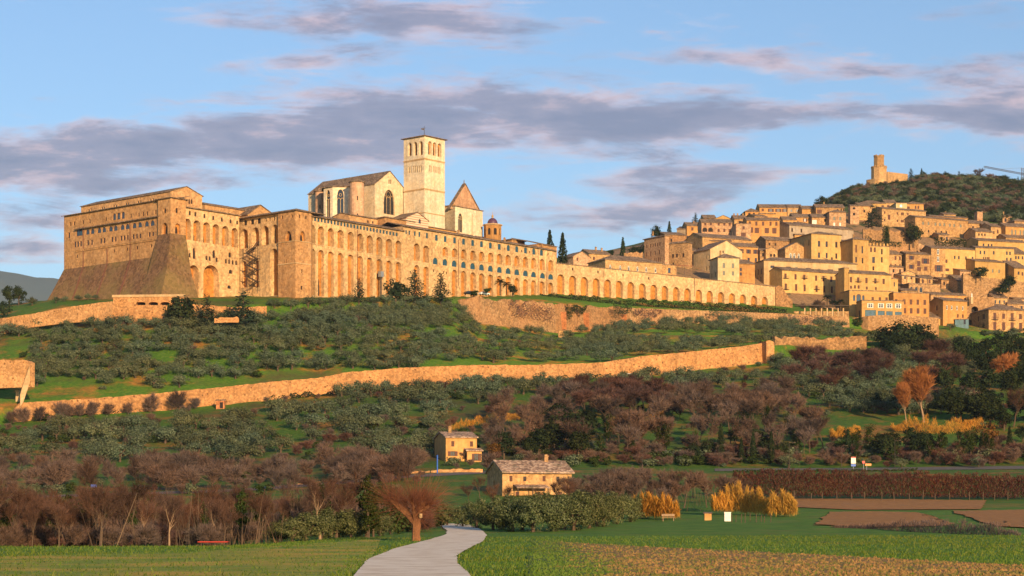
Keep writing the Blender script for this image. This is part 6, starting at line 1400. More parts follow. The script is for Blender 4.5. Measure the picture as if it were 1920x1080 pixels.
# ------------------------------------------------------------------ the olive groves
walltop = lambda x: interp(WALL_T, x); wallfoot = lambda x: interp(WALLF_B, x)
OL = []      # (apparent size, px, py, height, zone)
def olive_rows(zone, ys, sp, ok, hh=(4.4, 5.8), slope=0.0, skip=.12):
    for y0 in ys:
        x = -25 + random.uniform(0, sp)
        while x < 1945:
            y = y0 + slope * (x - 500) + jit(3.5)
            if ok(x, y) and random.random() > skip:
                p = gp(x, y); H = random.uniform(*hh); OL.append((H / p.y, x, y, H, zone))
            x += sp * random.uniform(.72, 1.3)
top_u = lambda x: interp([(-50, 622), (190, 600), (330, 594), (560, 586), (700, 578), (860, 580), (900, 618), (1050, 634), (1250, 617), (1450, 614), (1600, 622)], x)
def ok_up(x, y):
    if x > 1585 or y < top_u(x) or y > walltop(x) + (4 if x > 700 else -6): return False
    if x < 62 and y > 640: return False
    if 62 < x < 600 and y > 722 - (x - 60) * .03 and random.random() < .8: return False
    if 1200 < x < 1430 and 627 < y < 643: return random.random() < .12
    return True
olive_rows('up', [604, 617, 631, 646, 661, 677, 693, 709, 724], 24, ok_up)
olive_rows('up', [608, 616, 624, 640, 652, 664], 22, lambda x, y: 1060 < x < 1590 and y > top_u(x) - 8 and y < walltop(x) + 2 and not (1210 < x < 1420 and 627 < y < 643))
olive_rows('up', [586, 597, 610], 22, lambda x, y: 570 < x < 880 and y > top_u(x))
def ok_low(x, y):
    if y < wallfoot(x) + (22 if x < 540 else 8): return False
    if x < 830: return y < 872 and not (560 < x < 700 and y > 845)
    if x < 1460: return y < interp([(830, 790), (1000, 745), (1200, 740), (1460, 735)], x)
    return False
olive_rows('low', [715, 728, 742, 757, 773, 790, 808, 828, 848, 866], 30, ok_low, (4.8, 6.4), 0, .28)
olive_rows('right', [690, 703, 717, 731, 746, 761, 776], 25, lambda x, y: 1460 < x < 1700 and y > wallfoot(x) + 16 and y < 690 + (x - 1380) * .45, (4.4, 5.6), 0, .2)
olive_rows('right', [668, 682], 26, lambda x, y: 1340 < x < 1540 and y > wallfoot(x) + 4, (4.2, 5.2), 0, .1)
olive_rows('right', [655, 668, 682, 696, 712], 27, lambda x, y: 1640 < x < 1830, (4.5, 6.0), 0, .35)
OL.sort(reverse=True)
NI = 262
OLL = {'up': ('grey green olive tree standing in the terraced grove between convent and lower town wall', 'olive trees of the terraced grove'),
       'low': ('olive tree on the rough slope between the lower town wall and the valley lane', 'olive trees below the lower town wall'),
       'right': ('olive tree among bare shrubs on the slope right of the gate tower', 'olive trees right of the gate tower')}
for s, x, y, H, z in OL[:NI]: plant('olive', 'olive_tree', 'olive tree', OLL[z][0], gp(x, y), H, OLL[z][1], random.uniform(.9, 1.15))
rest = [('olive', tuple(gp(x, y)), H, random.uniform(.9, 1.15)) for s, x, y, H, z in OL[NI:]]
if rest: mass('olive_grove', rest, 'smaller olive trees filling the far rows of the groves', 'olive grove')
print('OLIVES', len(OL))

# ------------------------------------------------------------------ near olives along the track
for i, (x, y, hp) in enumerate([(1000, 1003, 74), (962, 1000, 70), (925, 994, 66), (893, 986, 56), (1040, 1004, 76), (1075, 1000, 74), (1105, 994, 70), (1132, 988, 66), (1158, 981, 60), (1182, 975, 54), (1203, 969, 46), (868, 982, 46), (838, 981, 44), (980, 990, 66), (1058, 990, 66), (1120, 980, 58)]):
    Y = {0: 190}.get(i, interp([(838, 235), (893, 212), (960, 194), (1010, 190), (1075, 196), (1132, 214), (1182, 240), (1210, 258)], x)) + (8 if i >= 13 else 0)
    plant('olive_near', 'olive_tree', 'olive tree', 'dense round olive tree in the clipped row right of the gravel track', gY(x, Y), hp / F * Y * 1.14, 'olive row beside the gravel track', 1.0)
for x, Y, H in ((520, 168, 1.7), (548, 166, 1.9), (575, 168, 2.2), (602, 170, 2.4), (630, 171, 2.5), (658, 173, 2.4), (686, 176, 2.3), (712, 180, 2.0)):
    plant('olive_near', 'olive_shrub', 'shrub', 'low grey olive shrub in the strip left of the pollarded tree', gY(x, Y), H * 1.25, 'olive shrubs left of the pollarded tree', 1.25)
for x, Y in ((760, 205), (785, 215), (810, 220), (745, 190)):
    plant('dark_shrub', 'evergreen_shrub', 'shrub', 'dark green shrub behind the pollarded tree', gY(x, Y), 2.6, 'dark shrubs behind the pollarded tree')

# ------------------------------------------------------------------ the pollarded tree by the track
def pollard():
    p = gY(781, 146); T_ = thing('pollard_tree', 'pollarded tree with thick orange trunk and brush of red shoots beside the track', 'tree', p)
    segs = [((0, 0, -.3), (-.05, 0, .5), .40, .32), ((-.05, 0, .5), (0, 0, 1.35), .32, .36), ((0, 0, 1.3), (-.75, .1, 2.1), .30, .22), ((-.75, .1, 2.1), (-1.5, 0, 2.75), .26, .2), ((0, 0, 1.35), (.25, 0, 2.2), .30, .23), ((.25, 0, 2.2), (.55, .1, 3.0), .28, .2),
            ((-.75, .1, 2.1), (-.9, .4, 3.0), .2, .15), ((.25, 0, 2.2), (1.0, -.3, 2.7), .2, .14), ((-1.5, 0, 2.75), (-2.0, -.2, 3.1), .18, .12), ((0, 0, 1.35), (-.2, -.5, 2.4), .25, .16), ((.25, 0, 2.2), (.1, .6, 3.0), .2, .14), ((-.2, -.5, 2.4), (-.3, -.8, 3.0), .16, .12)]
    tips = []
    for a, b_, r0, r1 in segs[3:]:
        for f in (.5, .8, 1.0): q = Vector(a) + (Vector(b_) - Vector(a)) * f; o = (q - Vector((-.2, 0, 1.9))).normalized(); tips.append((tuple(q), tuple((o + Vector((0, 0, .1))).normalized())))
    for nm, me in (('trunk', trunk_mesh('trunk', 'bark_red', segs)),):
        o = bpy.data.objects.new(nm, me); COL.objects.link(o); o.parent = T_
    M['shoot'] = foliage('red_shoots', (0.085, 0.030, 0.020), (0.235, 0.090, 0.050), .1, .05)
    me = quads_mesh('crown', twig_quads(tips, 70, 2.1, .016, .8, .22), ['shoot'])
    o = bpy.data.objects.new('crown', me); COL.objects.link(o); o.parent = T_
    mb = MB(); mb.lathe((.32, -.36, 1.75), [(.12, 0), (.14, .06), (.14, .3), (.05, .36)], 8); me = bpy.data.meshes.new('knot'); me.from_pydata(mb.v, [], mb.f); me.materials.append(M['trim']); o = bpy.data.objects.new('pale_knot', me); COL.objects.link(o); o.parent = T_
pollard()

# ------------------------------------------------------------------ winter woods
BT = 'bare_tree'
for i in range(128):
    x = random.uniform(-30, 800); Y = random.uniform(152, 262) if x < 700 else random.uniform(215, 275)
    plant(random.choice(['bare_front', 'bare_front', 'bare_pale']), BT, 'tree', 'bare winter tree in the brown wood along the far edge of the left field', gY(x, Y), random.uniform(3.8, 6.8) * interp([(-30, 1.0), (500, 1.0), (800, .8)], x), 'bare trees of the left wood', random.uniform(.8, 1.1))
for i in range(44):
    x = random.uniform(-30, 780); Y = random.uniform(165, 250)
    plant('ivytree', 'ivy_clad_tree', 'tree', 'dark ivy covered trunk among the bare trees of the left wood', gY(x, Y), random.uniform(4.0, 6.4), 'ivy clad trees of the left wood', random.uniform(.55, .95))
und = []
for i in range(520):
    x = random.uniform(-40, 800); Y = random.uniform(158 if x < 480 else 196, 285); und.append((random.choice(['brush', 'brush', 'brush_red', 'brush', 'brush']), tuple(gY(x, Y)), random.uniform(.8, 2.0) * (1 if Y < 200 else 1.5), random.uniform(.9, 1.5)))
for i in range(120):
    x = random.uniform(-40, 790); und.append(('stems', tuple(gY(x, random.uniform(158, 225) if x < 560 else random.uniform(200, 260))), random.uniform(2.6, 5.4), 1.0))
for i in range(36):
    x = random.uniform(1000, 1420); und.append(('stems', tuple(gY(x, random.uniform(280, 340))), random.uniform(3.0, 5.0), 1.0))
mass('undergrowth', und, 'tangled brown undergrowth at the foot of the left wood')
for i in range(84):
    x = random.uniform(-20, 930); y = random.uniform(882, 922) - max(0, x - 500) * .03
    if 790 < x < 915: x -= 150
    plant('brush', 'bare_shrub', 'shrub', 'bare purple brown shrub on the bank by the valley lane', gp(x, y), random.uniform(3.2, 5.2), 'bare shrubs along the valley lane', random.uniform(.9, 1.3))
for i in range(42):
    x = random.uniform(1050, 1400); Y = random.uniform(272, 345)
    plant('bare', BT, 'tree', 'small bare tree in the thicket right of the long farmhouse', gY(x, Y), random.uniform(4.0, 6.0), 'bare trees right of the long farmhouse', random.uniform(.8, 1.1))
for x, Y, H in ((925, 292, 4.4), (955, 300, 3.8), (1010, 290, 3.4), (1040, 300, 4.6), (1065, 295, 4.8), (880, 310, 3.6), (900, 330, 4)):
    plant('bare_front', BT, 'tree', 'thin bare tree in front of the long stone farmhouse', gY(x, Y), H, 'bare trees before the long farmhouse')
for i in range(82):
    x = random.uniform(930, 1560); y = random.uniform(interp([(930, 770), (1100, 748), (1560, 790)], x), 862)
    plant('bare', BT, 'tree', 'bare purplish tree in the wooded belt above the main road', gp(x, y), random.uniform(6.0, 9.5), 'bare trees above the main road', random.uniform(.9, 1.2))
for i in range(34):
    x = random.uniform(1060, 1260); y = random.uniform(750, 785)
    plant('bare_red', 'bare_thicket_tree', 'tree', 'low dark red bare tree in the copse below the long town wall', gp(x, y), random.uniform(6, 8.5), 'dark red copse below the long town wall', 1.2)
for i in range(26):
    x = random.uniform(1490, 1800); y = random.uniform(672, 735)
    plant('brush_red', 'bare_shrub', 'shrub', 'dark red bare shrub on the slope under the broken gate tower', gp(x, y), random.uniform(4.0, 6.5), 'red shrubs under the gate tower', 1.3)
for i in range(30):
    x = random.uniform(1240, 1480); y = random.uniform(745, 785)
    plant('brush', 'bare_shrub', 'shrub', 'brown bare shrub between the olives above the road belt', gp(x, y), random.uniform(4, 6), 'brown shrubs above the road belt', 1.2)
for x in (100, 150, 205, 250, 272, 300, 335, 510, 360): 
    pass
for x, y, H in ((45, 792, 6), (75, 792, 5.5), (110, 792, 6.5), (150, 783, 5), (175, 780, 5.5), (205, 780, 4.5), (285, 766, 7), (330, 762, 7.5), (365, 758, 4.5), (240, 778, 4.5), (20, 800, 5), (130, 790, 5)):
    plant('brush', 'bare_shrub', 'shrub', 'purplish bare bush growing against the foot of the lower town wall', gp(x, wallfoot(x) + 5), H * .72, 'bare bushes at the wall foot', 1.1)
# evergreens and mixed trees of the right slope
for i in range(70):
    x = random.uniform(960, 1920); y = random.uniform(800, 868)
    if 1540 < x < 1860 and y < 845: y = random.uniform(845, 868)
    plant(random.choice(['ivytree', 'oak', 'ivytree']), 'evergreen_tree', 'tree', 'dark evergreen in the tree belt just above the main road', gp(x, y), random.uniform(4.5, 7.0), 'evergreens above the main road', random.uniform(.9, 1.2))
for x, y, H, w in ((1040, 850, 9.5, 1.1), (1075, 840, 11, 1.2), (1010, 858, 7.5, 1.1), (1050, 815, 9, 1.2), (1085, 862, 8, 1), (945, 860, 7, 1)):
    plant('oak', 'evergreen_oak', 'tree', 'big dark evergreen oak in the group behind the farmhouses', gp(x, y), H, 'evergreen oaks behind the farmhouses', w)
for i in range(66):
    x = random.uniform(1770, 2120); y = random.uniform(645, 800)
    plant('oak', 'evergreen_oak', 'tree', 'dark evergreen oak on the shaded slope at the right edge below the town', gp(x, y), random.uniform(6.0, 9.5), 'evergreen oaks at the right edge', random.uniform(.9, 1.2))
for i in range(30):
    x = random.uniform(1640, 1850); y = random.uniform(755, 778)
    plant(random.choice(['bare', 'oak', 'olive']), 'slope_tree', 'tree', 'tree in the mixed copse around the tall orange poplar', gp(x, y), random.uniform(5, 7), 'mixed copse around the poplar')
for x, y, H, w in ((1690, 658, 15, 1.1), (1666, 658, 11, 1.2), (1720, 656, 12, 1.2), (1745, 658, 9, 1.2), (1700, 664, 9, 1.4), (1675, 664, 8, 1.3)):
    plant('oak', 'evergreen_oak', 'tree', 'huge dark evergreen clump standing below the glazed hotel pavilion', gp(x, y) - Vector((0, 0, H * .14)), H, 'evergreen clump below the hotel', w)
plant('poplar', 'poplar_tree', 'tree', 'tall slender leafless poplar glowing orange on the right slope', gp(1732, 792), 13.5, None, 1.35)
plant('poplar', 'poplar_tree', 'tree', 'shorter leafless poplar with pale stems left of the tall orange one', gp(1700, 795), 10, None, 1.0)
plant('tan_tree', 'bare_tree', 'tree', 'spreading leafless tree glowing tan at the right edge below the houses', gp(1888, 722), 10.5, None, 1.1)
plant('bare_front', 'bare_tree', 'tree', 'pale leafless tree with forked limbs at the right edge below the tan one', gp(1900, 800), 10.5, None, 1.1)
plant('rust_oak', 'rusty_tree', 'tree', 'rust coloured leafy tree at the lower right beside the reeds', gp(1850, 850), 8)
plant('rust_oak', 'rusty_tree', 'tree', 'small rusty leafed tree between the two farmhouses', gp(925, 866), 5)
for x, y in ((1390, 868), (1352, 866), (1412, 868), (1446, 868), (1590, 862), (1893, 852), (1840, 856), (1352, 850)):
    plant('cypress', 'cypress_tree', 'cypress', 'slim dark cypress in the belt above the main road', gp(x, y), random.uniform(5.5, 7.5), 'slim cypresses above the main road', 1.1)
for x, y, H in ((1480, 878, 4), (1775, 872, 4.2), (1835, 876, 3), (1690, 878, 3)):
    plant('olive', 'olive_tree', 'olive tree', 'round grey bush like olive at the edge of the main road', gp(x, y), H, 'olives at the edge of the main road')

# ------------------------------------------------------------------ trees beside the convent
single = [('oak', 'evergreen_oak', 'dark round evergreen with pale trunk in front of the arched terrace', 339, 592, 14, 1.15), ('conifer', 'conifer', 'loose conifer between the round evergreen and the twin broad conifers', 388, 588, 13, 1.5), ('conifer', 'conifer', 'broad conifer before the fire stair', 456, 600, 15, 1.9), ('conifer', 'conifer', 'lower bushy conifer just left of the broad one before the fire stair', 430, 596, 9.5, 1.9),
          ('conifer', 'conifer', 'thin ragged pine in front of the tall arches', 673, 570, 9.5, 1.3), ('oak', 'evergreen_oak', 'broad grey green tree in front of the middle arches', 742, 570, 10.5, 1.1), ('conifer', 'conifer', 'dense pointed conifer right of the broad grey green tree', 777, 570, 13, 1.6), ('conifer', 'conifer', 'ragged conifer on the bank edge left of the palms', 826, 570, 12, 1.5)]
for k, n, l, x, y, H, w in single: plant(k, n, 'tree', l, gY(x, 630) if x < 460 else gp(x, y), H * (.95 if x < 460 else 1), None, w)
for x, y, H in ((120, 566, 2.2), (105, 568, 2.4), (148, 564, 2.2), (165, 563, 2.5), (180, 563, 2.2), (18, 575, 7), (35, 573, 6.5), (8, 600, 6), (60, 572, 3)):
    plant('olive' if H < 5 else 'oak', 'shrub_tree', 'tree', 'small dark tree on the grassy ridge at the foot of the battered base' if H < 5 else 'bushy tree at the left edge on the grassy ridge', gp(x, y), H * 1.3, 'small trees below the battered base' if H < 5 else 'bushy trees at the left edge', .9)
for x, y in ((515, 578), (545, 578), (578, 576), (600, 574), (625, 573), (650, 572), (700, 572), (720, 571), (760, 571), (800, 570)):
    plant('olive', 'olive_tree', 'olive tree', 'olive in the line right at the foot of the tall arches', gp(x, y), random.uniform(3.6, 5.2), 'olives along the arcade foot', 1.1)
# cypresses
for x, yt, yb, Y, l, w in ((1031, 432, 500, 835, 'left cypress of the dark pair behind the end of the convent wing', 1.3), (1055, 437, 510, 830, 'thicker right cypress of the dark pair behind the end of the convent wing', 1.35), (1168, 445, 500, 930, 'lone slim cypress above the arcade between convent and town', 1.1),
                          (1255, 415, 450, 1010, 'slim cypress at the western tip of the town behind the pine', 1.2), (1663, 425, 462, 985, 'cypress in the hillside garden right of the cedar', 1.3), (1728, 316, 345, 1490, 'thin cypress on the fortress ridge', 1.2), (1796, 378, 420, 1300, 'left cypress of the dark group under the fortress wood', 1.4), (1808, 368, 420, 1290, 'tallest cypress of the dark group under the fortress wood', 1.4), (1823, 385, 425, 1285, 'right cypress of the dark group under the fortress wood', 1.6)):
    H = (yb - yt) / F * Y; p = P(x, yb, Y); plant('cypress', 'cypress_tree', 'cypress', l, p, H, None, w * (10 / max(H, 1)) ** .3)
for k, x, yt, yb, Y, n, l, w in (('oak', 1230, 420, 452, 1000, 'pine_tree', 'dark round pine on the skyline left of the town', .9), ('conifer', 1304, 398, 420, 1080, 'conifer', 'dark conifer tip on the skyline behind the garden arch house', 1.3), ('oak', 1540, 365, 392, 1180, 'pine_tree', 'dark domed pine right of the top skyline row', 1.3), ('cedar', 1636, 378, 428, 985, 'cedar_tree', 'wide dark cedar standing among the upper town houses', 1.15),
                                 ('oak', 1712, 410, 462, 985, 'evergreen_oak', 'big dark evergreen in the hillside gap right of the cedar', .95), ('oak', 1838, 495, 525, 950, 'evergreen_oak', 'round dark bush tree above the stone garden wall', 1.3), ('oak', 1893, 514, 545, 955, 'evergreen_oak', 'round evergreen at the right edge of the town gardens', 1.3), ('oak', 1880, 530, 556, 950, 'evergreen_oak', 'low dark evergreen just below the round one at the right edge', 1.6),
                                 ('conifer', 1708, 315, 345, 1492, 'conifer', 'dark fir beside the end of the fortress curtain wall', 1.3), ('conifer', 1772, 320, 342, 1495, 'conifer', 'left fir of two on the fortress ridge', 1.4), ('conifer', 1798, 320, 344, 1495, 'conifer', 'right fir of two on the fortress ridge', 1.2), ('bare', 1836, 314, 340, 1500, 'bare_tree', 'lone bare tree standing up from the fortress ridge', 1.0), ('oak', 1870, 326, 344, 1500, 'pine_tree', 'rounded pine on the ridge near the crane', 1.4),
                                 ('olive', 1265, 540, 552, 880, 'shrub_tree', 'small shrub on the ledge by the pink shuttered house', 1), ('oak', 1190, 460, 482, 935, 'shrub_tree', 'dark scrub tree on the bank left of the pink shuttered house', 1.6), ('oak', 1210, 455, 480, 945, 'shrub_tree', 'dark scrub tree hugging the shuttered house at its left', 1.2), ('oak', 1145, 466, 482, 935, 'shrub_tree', 'small scrub behind the roof of the low building', 1.2)):
    plant(k, n, 'tree', l, P(x, yb, Y), (yb - yt) / F * Y, None, w)
# hillside garden ivy and hedges
def leaf_strip(name, label, cat, pts, n, thick, size, mat, kind_=None, zs=.5, asp=.7, upq=False, amp=.62, knot=7):
    """a bushy band along photo points (px, top row, bottom row, depth)"""
    xs = [p[0] for p in pts]; v = []
    x = xs[0] + (xs[-1] - xs[0]) * rs.rand(n); top = np.interp(x, xs, [p[1] for p in pts]); bot = np.interp(x, xs, [p[2] for p in pts]); Y = np.interp(x, xs, [p[3] for p in pts])
    bump = np.interp(x, np.linspace(xs[0], xs[-1], max(4, int((xs[-1] - xs[0]) / knot))), rs.rand(max(4, int((xs[-1] - xs[0]) / knot))))
    t = rs.rand(n) ** .8; yy = bot + (top - bot) * t * (amp + (1.12 - amp) * bump); Y2 = Y + thick * (rs.rand(n) - .5) * (1.0 - .3 * t)
    p = np.stack([(x - 960) / F * Y, Y2, CZ + (HY - yy) / F * Y], 1)
    nrm = unit(np.stack([rs.normal(size=n) * .6, -np.ones(n) * .7, .5 + rs.rand(n) * .6], 1) + rs.normal(size=(n, 3)) * .35)
    v = leaf_quads(p, nrm, size * (.6 + .8 * rs.rand(n)), asp, np.tile([0, 0, 1.6], (n, 1)) if upq else None)
    c = v.mean(axis=0); c[2] = v[:, 2].min(); o = bpy.data.objects.new(name, quads_mesh(name, v - c, [mat])); COL.objects.link(o); o.location = c
    return tag(o, label, cat, None, kind_)
leaf_strip('hedge', 'clipped dark hedge along the road under the arcade, left half', 'hedge', [(960, 544, 568, 800), (1043, 550, 571, 796), (1100, 554, 577, 800), (1165, 559, 581, 806)], 4200, 2.2, .55, 'dark_green')
leaf_strip('hedge', 'clipped dark hedge along the road under the arcade, right half', 'hedge', [(1168, 558, 581, 806), (1260, 562, 584, 824), (1370, 570, 588, 838), (1475, 576, 592, 856)], 4600, 2.2, .55, 'dark_green')
leaf_strip('ivy', 'bright ivy hanging in two tongues over the rough retaining wall', 'ivy', [(1062, 566, 590, 768), (1068, 566, 604, 768), (1080, 570, 580, 770), (1092, 568, 592, 772), (1100, 570, 578, 774)], 700, .7, .5, 'mid_green')
leaf_strip('ivy', 'dark ivy curtain over the retaining wall left of the plain stretch', 'ivy', [(1150, 572, 586, 784), (1165, 572, 592, 787), (1185, 574, 586, 792)], 500, .7, .5, 'dark_green')
leaf_strip('creeper', 'dark red bare creeper spread over the bushy retaining wall below the palms', 'creeper', [(884, 562, 584, 730), (930, 560, 590, 738), (980, 563, 596, 746), (1040, 572, 606, 760)], 1800, .8, .5, 'twig_red')
leaf_strip('ivy', 'green ivy sheet on the garden bank above the stone gable', 'ivy', [(1752, 440, 462, 1000), (1790, 444, 462, 1000), (1812, 450, 464, 1000)], 900, 1.5, .7, 'mid_green')
leaf_strip('ivy', 'ivy column on the ruined terrace wall under the cedar', 'ivy', [(1656, 424, 452, 984), (1668, 424, 452, 984)], 260, 1.0, .6, 'mid_green')
leaf_strip('shrub_bank', 'olive green shrubs on the bank below the cedar terrace', 'shrubs', [(1622, 442, 462, 975), (1660, 446, 462, 975), (1690, 452, 464, 975)], 700, 3.0, .7, 'dark_green')
leaf_strip('hedge', 'long dark red bare hedge along the far edge of the ploughed fields', 'hedge', [(1375, 884, 926, 332), (1500, 882, 930, 331), (1640, 884, 931, 330), (1780, 888, 932, 330), (1950, 892, 934, 331)], 42000, 5.0, .5, 'bramble', None, asp=.16, upq=True, amp=.82, knot=3)
leaf_strip('hedge', 'low clipped green hedge on the near verge of the main road', 'hedge', [(1375, 880, 886, 408), (1600, 879, 886, 408), (1720, 878, 888, 408)], 1600, 1.2, .35, 'mid_green')
leaf_strip('scrub', 'brown scrub strip with dead stems crossing the meadow on the right', 'scrub', [(1560, 986, 993, 196), (1640, 980, 996, 190), (1700, 974, 1002, 180), (1800, 976, 1008, 172), (1870, 982, 1012, 166), (1910, 992, 1014, 163)], 5200, 3.5, .5, 'twig', None, asp=.07, upq=True)
leaf_strip('ivy', 'scrubby growth hanging over the left end of the long plain retaining wall', 'ivy', [(1190, 576, 590, 798), (1215, 578, 598, 801), (1240, 580, 588, 806)], 500, .8, .5, 'twig_red')
leaf_strip('ivy', 'dusty green growth over the middle of the long plain retaining wall', 'ivy', [(1330, 582, 590, 822), (1365, 583, 600, 828), (1400, 585, 594, 833)], 600, .8, .5, 'olive')
leaf_strip('ivy', 'brown creeper patch on the right end of the long plain retaining wall', 'ivy', [(1470, 588, 600, 842), (1510, 589, 606, 847), (1560, 592, 602, 853)], 700, .8, .5, 'twig')
leaf_strip('weeds', 'weeds along the foot of the golden left stretch of the lower town wall', 'weeds', [(60, 780, 796, 541), (200, 768, 780, 551), (330, 758, 770, 559), (440, 748, 758, 565), (540, 738, 749, 570)], 2600, 1.6, .55, 'dark_green', None, amp=.15, knot=9)
leaf_strip('weeds', 'weeds along the foot of the middle stretch of the lower town wall', 'weeds', [(545, 736, 748, 569), (700, 721, 733, 574), (860, 708, 721, 585), (1050, 703, 716, 596), (1180, 697, 709, 609)], 2800, 1.6, .55, 'dark_green', None, amp=.12, knot=9)
# reeds
for l, pts, n in (('golden dry reed bed left of two at the end of the olive row', [(1180, 938, 962, 255), (1205, 925, 966, 250), (1240, 926, 968, 246), (1272, 934, 968, 244)], 2600), ('golden dry reed bed beside the bare thicket, largest near the meadow', [(1335, 925, 955, 262), (1375, 905, 958, 262), (1410, 918, 961, 258), (1440, 922, 963, 252), (1470, 918, 964, 250), (1492, 940, 964, 248)], 4200),
                  ('wide golden reed bed on the slope at right above the road belt', [(1672, 792, 806, 480), (1700, 780, 810, 478), (1740, 778, 816, 474), (1780, 786, 816, 474), (1842, 782, 804, 480)], 3200), ('small golden reed patch left of the wide bed on the slope', [(1556, 804, 820, 462), (1585, 795, 818, 462), (1612, 793, 814, 464)], 1100), ('thin golden grass streak on the slope left of the dark oaks', [(846, 792, 806, 494), (880, 782, 798, 498), (925, 778, 793, 502), (975, 764, 785, 508)], 1500)):
    leaf_strip('reeds', l, 'reeds', pts, int(n * 1.7), 4.5, 1.0, 'reed', None, asp=.06, upq=True, amp=.40, knot=4.5)
leaf_strip('reeds', 'orange dry grass strip under the dark red copse below the long town wall', 'reeds', [(1160, 772, 784, 508), (1200, 770, 783, 512), (1245, 768, 780, 516)], 900, 2.0, .9, 'reed', None, asp=.1, upq=True, amp=.4, knot=3)
for i in range(46):
    x = random.uniform(1590, 2050); y = random.uniform(612, 648)
    plant(random.choice(['olive', 'shrub', 'dark_shrub']), 'garden_shrub', 'shrub', 'grey green shrub on the garden slope right under the lowest town houses', gp(x, y), random.uniform(2.6, 4.6), 'shrubs under the lowest town houses', 1.2)
# far wood on the fortress hill
wood = []
for i in range(3000):
    x = random.uniform(1540, 2150); Y = random.uniform(1135 if x > 1725 else 1225, 1520); p = gY(x, Y); yy = HY - (p.z - CZ) / Y * F
    if abs(x - 1668) < 55 and Y > 1400: continue
    if x < 1570 and Y < 1300: continue
    k = random.choices(['oak', 'bare', 'olive', 'rust_oak', 'conifer', 'bare_red'], [7, 1.6, 5, .2, 1, .05])[0]; wood.append((k, tuple(p), random.uniform(4.5, 8.0), random.uniform(1.0, 1.6)))
mass('woodland', wood, 'dark mixed wood covering the hill below the fortress', 'wood')
bank = []
for i in range(700):
    x = random.uniform(-40, 1960); y = random.uniform(600, 880)
    if x < 1640 and y < wallfoot(x) + 4 and not (y > top_u(x) and y < walltop(x) - 4): continue
    if y < 650 and x > 1600: continue
    up_ = y < walltop(x) and x < 1600
    if up_ and random.random() < .75: continue
    p = gp(x, y); bank.append((random.choice(['brush', 'brush_red', 'shrub', 'dark_shrub', 'brush']) if not up_ else random.choice(['shrub', 'dark_shrub', 'brush']), tuple(p), random.uniform(1.0, 2.6), random.uniform(1.0, 1.5)))
for i in range(1200):
    x = random.uniform(930, 2080); y = random.uniform(745, 874)
    if 1540 < x < 1860 and 795 < y < 845: continue; p = gp(x, y); bank.append((random.choice(['brush', 'shrub', 'brush_red', 'dark_shrub', 'oak', 'bare', 'bare']), tuple(p), random.uniform(1.6, 4.4), random.uniform(1.0, 1.4)))
for i in range(240):
    x = random.uniform(930, 1950); y = random.uniform(846, 876); bank.append((random.choice(['brush', 'brush_red', 'dark_shrub', 'shrub', 'brush']), tuple(gp(x, y)), random.uniform(1.2, 3.0), random.uniform(1.0, 1.6)))
for i in range(260):
    x = random.uniform(-30, 930); y = random.uniform(800, 926)
    if 800 < x < 915 and y > 840: continue
    bank.append((random.choice(['brush', 'brush', 'brush_red', 'dark_shrub', 'shrub']), tuple(gp(x, y)), random.uniform(1.0, 2.4), random.uniform(1.0, 1.6)))
for i in range(120):
    x = random.uniform(1160, 1640); y = random.uniform(660, 690); 
    if y > wallfoot(x) + 3: bank.append(('shrub', tuple(gp(x, y)), random.uniform(1.0, 2.2), 1.2))
mass('scrub_cover', bank, 'low scrub and brambles covering the rough slopes')
# grass and clods of the foreground
n = 60000; xs_ = rs.uniform(-.30, .31, n); Yg = 46 + 120 * rs.rand(n) ** 1.4; X = xs_ * Yg; pxs = 960 + F * xs_; pys = HY + CZ * F / Yg
keep = []
pathL = [(984, 825), (1003, 838), (1015, 800), (1031, 740), (1052, 690), (1080, 665), (1240, 600)]; pathR = [(984, 880), (993, 900), (1005, 914), (1017, 905), (1030, 880), (1045, 856), (1060, 858), (1080, 880), (1240, 1010)]
for i in range(n):
    pl, pr = interp(pathL, pys[i]), interp(pathR, pys[i]); x, y = pxs[i], pys[i]
    if pl + 7 * random.random() ** 3 - 1 < x < pr + 1 - 9 * random.random() ** 3: continue
    if x < pl and y > 1012:
        edge = interp([(0, 1044), (350, 1036), (600, 1019), (715, 1010)], x)
        if y > edge + 3 and random.random() < .72 and pl - x > 40: continue
    if x > 990 + 170 * random.random() ** 1.6 + 30 * math.sin(y * .31) and y > interp([(1000, 1014), (1180, 1024), (1480, 1038), (1900, 1060)], x) + 6 * random.random() and random.random() < .86: continue
    keep.append(i)
k = np.array(keep); zz = np.array([ground(X[i], Yg[i]) for i in keep]); hh = (.05 + .08 * rs.rand(len(k))) * (1 + 1.0 * (rs.rand(len(k)) > .96)); w_ = .022
tp_ = rs.normal(size=(len(k), 2)) * .06
b0 = np.stack([X[k] - w_, Yg[k], zz], 1); b1 = np.stack([X[k] + w_, Yg[k] + rs.normal(size=len(k)) * .03, zz], 1); t1_ = np.stack([X[k] + tp_[:, 0] + .008, Yg[k] + tp_[:, 1], zz + hh], 1); t0_ = t1_ - [.016, 0, 0]
v = np.stack([b0, b1, t1_, t0_], 1).reshape(-1, 3); o = bpy.data.objects.new('grass', quads_mesh('grass', v, ['grassblade'])); COL.objects.link(o); tag(o, 'meadow grass growing along the track and field edges', None, None, 'stuff')
n = 17000; cx_ = rs.uniform(1000, 2100, n); cy_ = rs.uniform(1014, 1110, n); vs, fs = [], []
